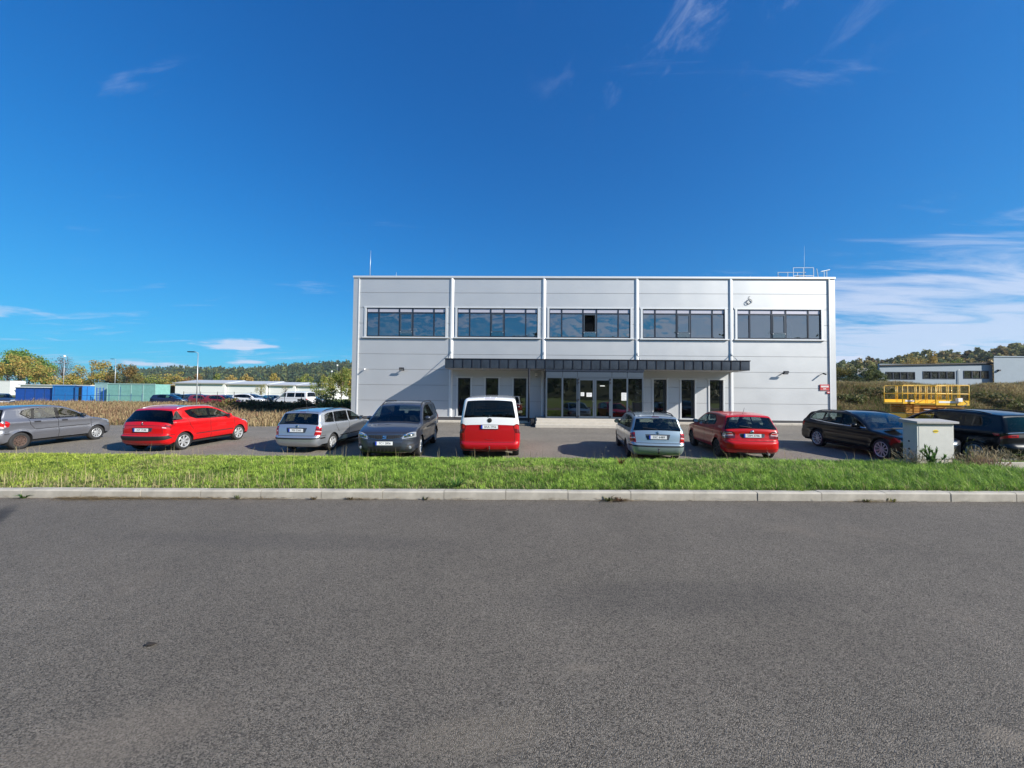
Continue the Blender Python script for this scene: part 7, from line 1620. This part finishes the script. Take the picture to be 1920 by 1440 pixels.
tree('low yellow-brown tree under the bare tree', T(112, 0, 116), 116, 6.2, 5.0, AUTUMN, 2400, .42, low=.1)
tree('wide yellow-brown tree left of the dark conifer', T(171, 0, 116), 116, 11.0, 5.6, AUTUMN, 4000, .42, low=.12)
tree('dark conifer beside the lamp post', T(208, 0, 116), 116, 9.0, 2.4, CONIF, 2400, .40, shape='cone', clumps=60, low=.08)
tree('golden tapering tree right of the dark conifer', T(236, 0, 114), 114, 9.2, 3.8, [(.24, .15, .05), (.20, .15, .05), (.15, .14, .04)], 2600, .40, low=.1)
for i, (px_, w_, h_, pal, lb) in enumerate(((283, 6.5, 8.2, YGREEN, 'green-yellow tree behind the open-fronted shed'), (332, 5, 8.0, AUTUMN, 'brown tree above the left end of the long hall'), (366, 4.5, 7.6, RUST, 'rust brown tree behind the tall lamp post'), (404, 4.2, 8.0, YGREEN, 'yellow-green tree above the middle of the long hall'), (432, 3.6, 7.6, GOLD, 'golden tree above the middle of the long hall'), (463, 3.4, 7.6, GOLD, 'golden round tree above the third hall section'), (515, 3.2, 7.4, AUTUMN, 'small brown tree above the right hall section'), (570, 4, 7.8, YGREEN, 'yellow-green tree near the right end of the hall'))):
    tree(lb, T(px_, 0, 128), 128, h_, w_*.62, pal, 1500, .42, low=.15)
tree('slender yellow-green birch beside the left corner of the office building', T(640, 0, 62), 62, 5.6, 2.1, YGREEN, 2600, .22, low=.1)
tree('yellow-green tree behind the pair of lamp posts', T(606, 0, 85), 85, 5.4, 2.6, YGREEN, 1800, .28, low=.08)
tree('golden-leaved young tree close to the office building wall', T(655, 0, 75), 75, 6.8, 2.2, AUTUMN, 1800, .26, low=.1)
tree('slim yellow young tree in front of the white hall', T(489, 0, 88), 88, 3.9, 1.1, [(.36, .30, .08), (.30, .27, .08)], 500, .16, low=.2)
tree('half bare young tree in front of the right hall section', T(535, 0, 88), 88, 3.7, 1.0, [(.22, .18, .09), (.26, .22, .1)], 260, .13, low=.2, bare=True)
# right side
def bz(x, y): return float(bank_z(np.array(x), np.array(y)))
OL = [(.15, .15, .04), (.20, .17, .05), (.11, .13, .035)]; DG = [(.075, .105, .03), (.10, .13, .035), (.14, .15, .045)]
tree('olive tree just right of the office building', T(1583, 0, 60), 60, 3.9, 1.9, OL, 2600, .20, z=2.7, low=.0)
tree('dark green tree second to the right of the office building', T(1620, 0, 59), 59, 4.0, 2.1, DG, 2800, .20, z=2.8, low=.0)
tree('dark olive tree touching the left end of the low building', T(1643, 0, 60), 60, 3.3, 1.4, DG, 1800, .18, z=2.9, low=.0)
tree('low dark bush at the left end of the bank', T(1602, 0, 52), 52, 1.7, 1.9, [(.05, .07, .025), (.08, .095, .03)], 1500, .16, z=3.0, low=-.1)
for i, (px_, yd, h_, w_, pal, lb) in enumerate(((1702, 95, 9.0, 2.6, GOLD, 'tall golden tree above the low blue-grey building'), (1722, 97, 9.0, 2.2, GOLD, 'golden tree right of the tallest golden one'), (1747, 96, 10.0, 1.6, GOLD, 'slim golden tree with a pointed top above the middle windows'), (1768, 98, 8.6, 2.4, GOLD, 'broad golden tree above the middle windows'), (1676, 100, 8.0, 2.4, [(.06, .08, .02), (.08, .10, .03)], 'dark green tree left of the golden trees'), (1805, 105, 9.2, 3.0, YGREEN, 'yellow-green tree above the right windows'), (1840, 105, 9.4, 3.2, RUST, 'rust coloured tree above the right windows'))):
    tree(lb, T(px_, 0, yd), yd, h_, w_, pal, 1900, .34, z=3.0, low=.1, group='trees above the blue-grey building')
# shrubs between field and far car park
def shrub(label, px_, Y, h, r_, pal, n=1500, size=.13, bare=False):
    x = T(px_, 0, Y); z = float(terrain_z(x, Y)); t = thing('shrub', label, 'shrub', (x, Y, z), 0, 'shrubs at the back of the field'); sd = int(px_*3 + Y)
    V, Tt, Cc, cl = leaf_cloud((0, 0, h*.5), (r_, r_*.8, h*.52), n, size, pal, sd, clumps=22); link('crown', np_mesh('crown', V, Tt, M['leaf'], attr=Cc), t)
    m = MB()
    for c_ in cl[::2]: m.tube([(c_[0]*.15, c_[1]*.15, 0), (c_[0]*.6, c_[1]*.6, c_[2]*.6), tuple(c_)], [.03, .02, .006], 5)
    m.build('branches', M['bark'], t)
BR = [(.17, .115, .065), (.21, .14, .075), (.13, .12, .05), (.12, .075, .05)]
for i, (px_, h_, w_) in enumerate(((470, 1.35, 1.5), (497, 1.2, 1.5), (524, 1.3, 1.5), (552, 1.25, 1.5), (578, 1.3, 1.4))):
    shrub(['brown bushy shrub at the left end of the hedge', 'brown shrub second from the left in the hedge', 'brown shrub in the middle of the hedge', 'brown shrub second from the right in the hedge', 'brown shrub at the right end of the hedge'][i], px_, 33.5, h_, w_, BR if i else BR + [(.10, .11, .03)], 1700, .13)
shrub('tall pale green shrub beside the silver estate roof', 622, 30, 2.0, 1.25, [(.13, .17, .05), (.20, .22, .08), (.28, .28, .12), (.09, .12, .035)], 2400, .11)
shrub('dark brown shrub between the pale shrub and the office wall', 650, 32, 1.35, 1.1, BR, 1500, .12)
shrub('yellow-brown shrub in front of the far cars', 445, 36, 1.25, 1.5, [(.18, .15, .05), (.12, .13, .04)], 1300, .13)
shrub('low grey-brown shrub by the tall lamp post', 395, 38, .95, 1.8, [(.18, .14, .08), (.14, .10, .06)], 1300, .13)
for i, (px_, Y_, h_, w_, lb) in enumerate(((1598, 36, 1.1, 1.3, 'dark green shrub on the bank beside the office wall'), (1648, 38, .9, 1.5, 'low brown-green shrub on the bank left of the yellow lifts'), (1850, 37, 1.2, 1.6, 'brown shrub on the bank right of the yellow lifts'), (1896, 35, 1.3, 1.5, 'dark shrub on the bank at the right edge'))):
    x = T(px_, 0, Y_); t = thing('shrub', lb, 'shrub', (x, Y_, bz(x, Y_)), 0, 'shrubs on the bank')
    V, Tt, Cc, cl = leaf_cloud((0, 0, h_*.45), (w_, w_*.8, h_*.55), 1500, .15, [(.13, .16, .05), (.19, .17, .07), (.10, .12, .04), (.26, .20, .10)], 100+i, clumps=24); link('crown', np_mesh('crown', V, Tt, M['leaf'], attr=Cc), t)
    m = MB()
    for c_ in cl[::2]: m.tube([(c_[0]*.15, c_[1]*.15, 0), (c_[0]*.6, c_[1]*.6, c_[2]*.6), tuple(c_)], [.03, .02, .006], 5)
    m.build('branches', M['bark'], t)
# wire fence posts by the far car park
wf = thing('wire_fence', 'row of thin dark fence posts along the far car park', 'fence', (T(345, 0, 44), 44, 0), 0)
for k in range(9):
    x = k*1.9; MB().tube([(x, 0, -.2), (x, 0, 1.75)], .028, 5).build('post', M['rim_dark'], wf)
for z_ in (.6, 1.1, 1.65): MB().tube([(0, 0, z_), (15.2, 0, z_)], .006, 4).build('wire', M['rim_dark'], wf)

# ------------------------------------------------------------------ wooded hills
M['hill'] = soil_mat('hill_woodland_floor', (.03, .045, .02), (.06, .07, .03), .02)
def hill(name, xs_, ys_, zf): return grid_sheet(name, xs_, ys_, zf, M['hill'], rz=0.0)
RX = np.array([-1600, -1000, -876, -778, -667, -580, -494, -377, -250, 0, 300]); RZ = np.array([0, 8, 32, 42, 42, 41, 51, 59, 62, 50, 40])
def left_hill(x, y):
    t = np.clip((y - 420)/480, 0, 1); s = t*t*(3-2*t); return s*np.interp(x*900/np.maximum(y, 1), RX, RZ) + 1.5*np.sin(x*.02 + y*.013)*s
hill('left_hill', np.linspace(-1800, 320, 107), np.linspace(420, 1100, 35), left_hill)
SX = np.array([120, 200, 216, 243, 264, 300, 343, 420, 700]); SZ = np.array([12, 15, 17, 19.5, 22.5, 24, 30.5, 36, 50])
def right_hill(x, y):
    t = np.clip((y - 120)/140, 0, 1); s = t*t*(3-2*t); return 2.0 + s*(np.interp(x*260/np.maximum(y, 1), SX, SZ) - 2.0) + .8*np.sin(x*.05 + y*.03)*s
hill('right_hill', np.linspace(80, 760, 69), np.linspace(118, 420, 31), right_hill)
def wood(name, label, n, xr, yr, zf, hr, kinds, pals, res, cond=None, size=1.0, seed=5):
    """a far wood that reads as one mass: many small crowns of leaf faces"""
    r_ = np.random.default_rng(seed); sets = []
    protos = []
    for k in range(10):
        kd = kinds[k % len(kinds)]
        protos.append(leaf_cloud((0, 0, .55), (.30 if kd == 'cone' else .36, .30 if kd == 'cone' else .36, .5 if kd == 'cone' else .42), res, .15, pals[k % len(pals)], seed + k, shape=kd, clumps=16 if kd == 'cone' else 12)[:3])
    x, y = r_.uniform(*xr, n), r_.uniform(*yr, n)
    if cond is not None: q = cond(x, y); x, y = x[q], y[q]
    z = zf(x, y); vs_, ts, cs_ = [], [], []; b = 0
    for i in range(len(x)):
        V, T_, Cc = protos[r_.integers(10)]; h = r_.uniform(*hr); a = r_.uniform(0, 6.28); w = h*r_.uniform(.75, 1.15)*size
        ca, sa = math.cos(a), math.sin(a); Q = np.stack([(V[:, 0]*ca - V[:, 1]*sa)*w + x[i], (V[:, 0]*sa + V[:, 1]*ca)*w + y[i], V[:, 2]*h + z[i] - h*.08], 1)
        vs_.append(Q); ts.append(T_ + b); cs_.append(Cc*r_.uniform(.75, 1.25)); b += len(V)
    o = link(name, np_mesh(name, np.vstack(vs_), np.vstack(ts), M['leaf'], attr=np.vstack(cs_))); return tag(o, label, 'forest', kind='stuff')
PALF = [CONIF, CONIF, [(.06, .10, .04), (.09, .125, .045)], CONIF, [(.11, .14, .045), (.15, .155, .05)]]
wood('left_forest', 'dark mixed forest covering the hill on the left', 3400, (-980, -150), (520, 960), left_hill, (13, 21), ['cone', 'cone', 'round', 'cone', 'round'], PALF, 60, lambda x, y: (x < -y*.36) & (x > -y*1.0), seed=5)
PALR = [[(.16, .18, .07), (.21, .21, .08)], [(.26, .23, .09), (.31, .25, .09)], [(.13, .16, .07), (.10, .14, .07)], [(.33, .20, .09), (.27, .20, .08)], [(.20, .21, .08), (.26, .25, .09)]]
wood('right_forest', 'autumn wood covering the hill on the right', 900, (120, 520), (135, 300), right_hill, (7, 11), ['round'], PALR, 230, lambda x, y: (x > y*.80) & (x < y*1.45), seed=17)
# woods and meadow behind the photographer (they show in the glass of the entrance)
def back_hill(x, y):
    t = np.clip((-y - 150)/250, 0, 1); return t*t*(3-2*t)*55
hill('back_hill', np.linspace(-700, 700, 41), np.linspace(-500, -150, 15), lambda x, y: back_hill(x, y))
wood('back_forest', 'dark forest on the far side behind the road', 700, (-500, 500), (-330, -160), back_hill, (12, 19), ['cone', 'round'], PALF, 50, seed=29)

# dead leaf lying on the road
lf = MB(); lf.add([(-.045, 0, .004), (-.015, -.02, .012), (.03, -.012, .008), (.05, .004, .016), (.02, .02, .006), (-.02, .018, .014)], [(0, 1, 2, 3, 4, 5)])
M['dead_leaf'] = mat('dead_leaf', (.03, .022, .015), .8)
lo = lf.build('fallen_leaf', M['dead_leaf'], None, loc=(-2.42, 2.67, float(road_z(-2.42))), fix=False); tag(lo, 'single dark dead leaf lying on the asphalt at the lower left', 'leaf')

# ------------------------------------------------------------------ air: thin autumn haze over the whole place
hz = MB(); hz.box(-4050, 4050, -2550, 4550, -4, 92)
hm = bpy.data.materials.new('haze'); hm.use_nodes = True; hn, hl = hm.node_tree.nodes, hm.node_tree.links; hn.clear()
ho = hn.new('ShaderNodeOutputMaterial'); hv = hn.new('ShaderNodeVolumePrincipled'); hv.inputs['Color'].default_value = (.82, .88, .95, 1); hv.inputs['Density'].default_value = .00014; hv.inputs['Anisotropy'].default_value = .2
hl.new(hv.outputs[0], ho.inputs['Volume'])
hzo = hz.build('haze', hm); tag(hzo, 'thin pale haze that softens the far hills', 'haze', kind='stuff')
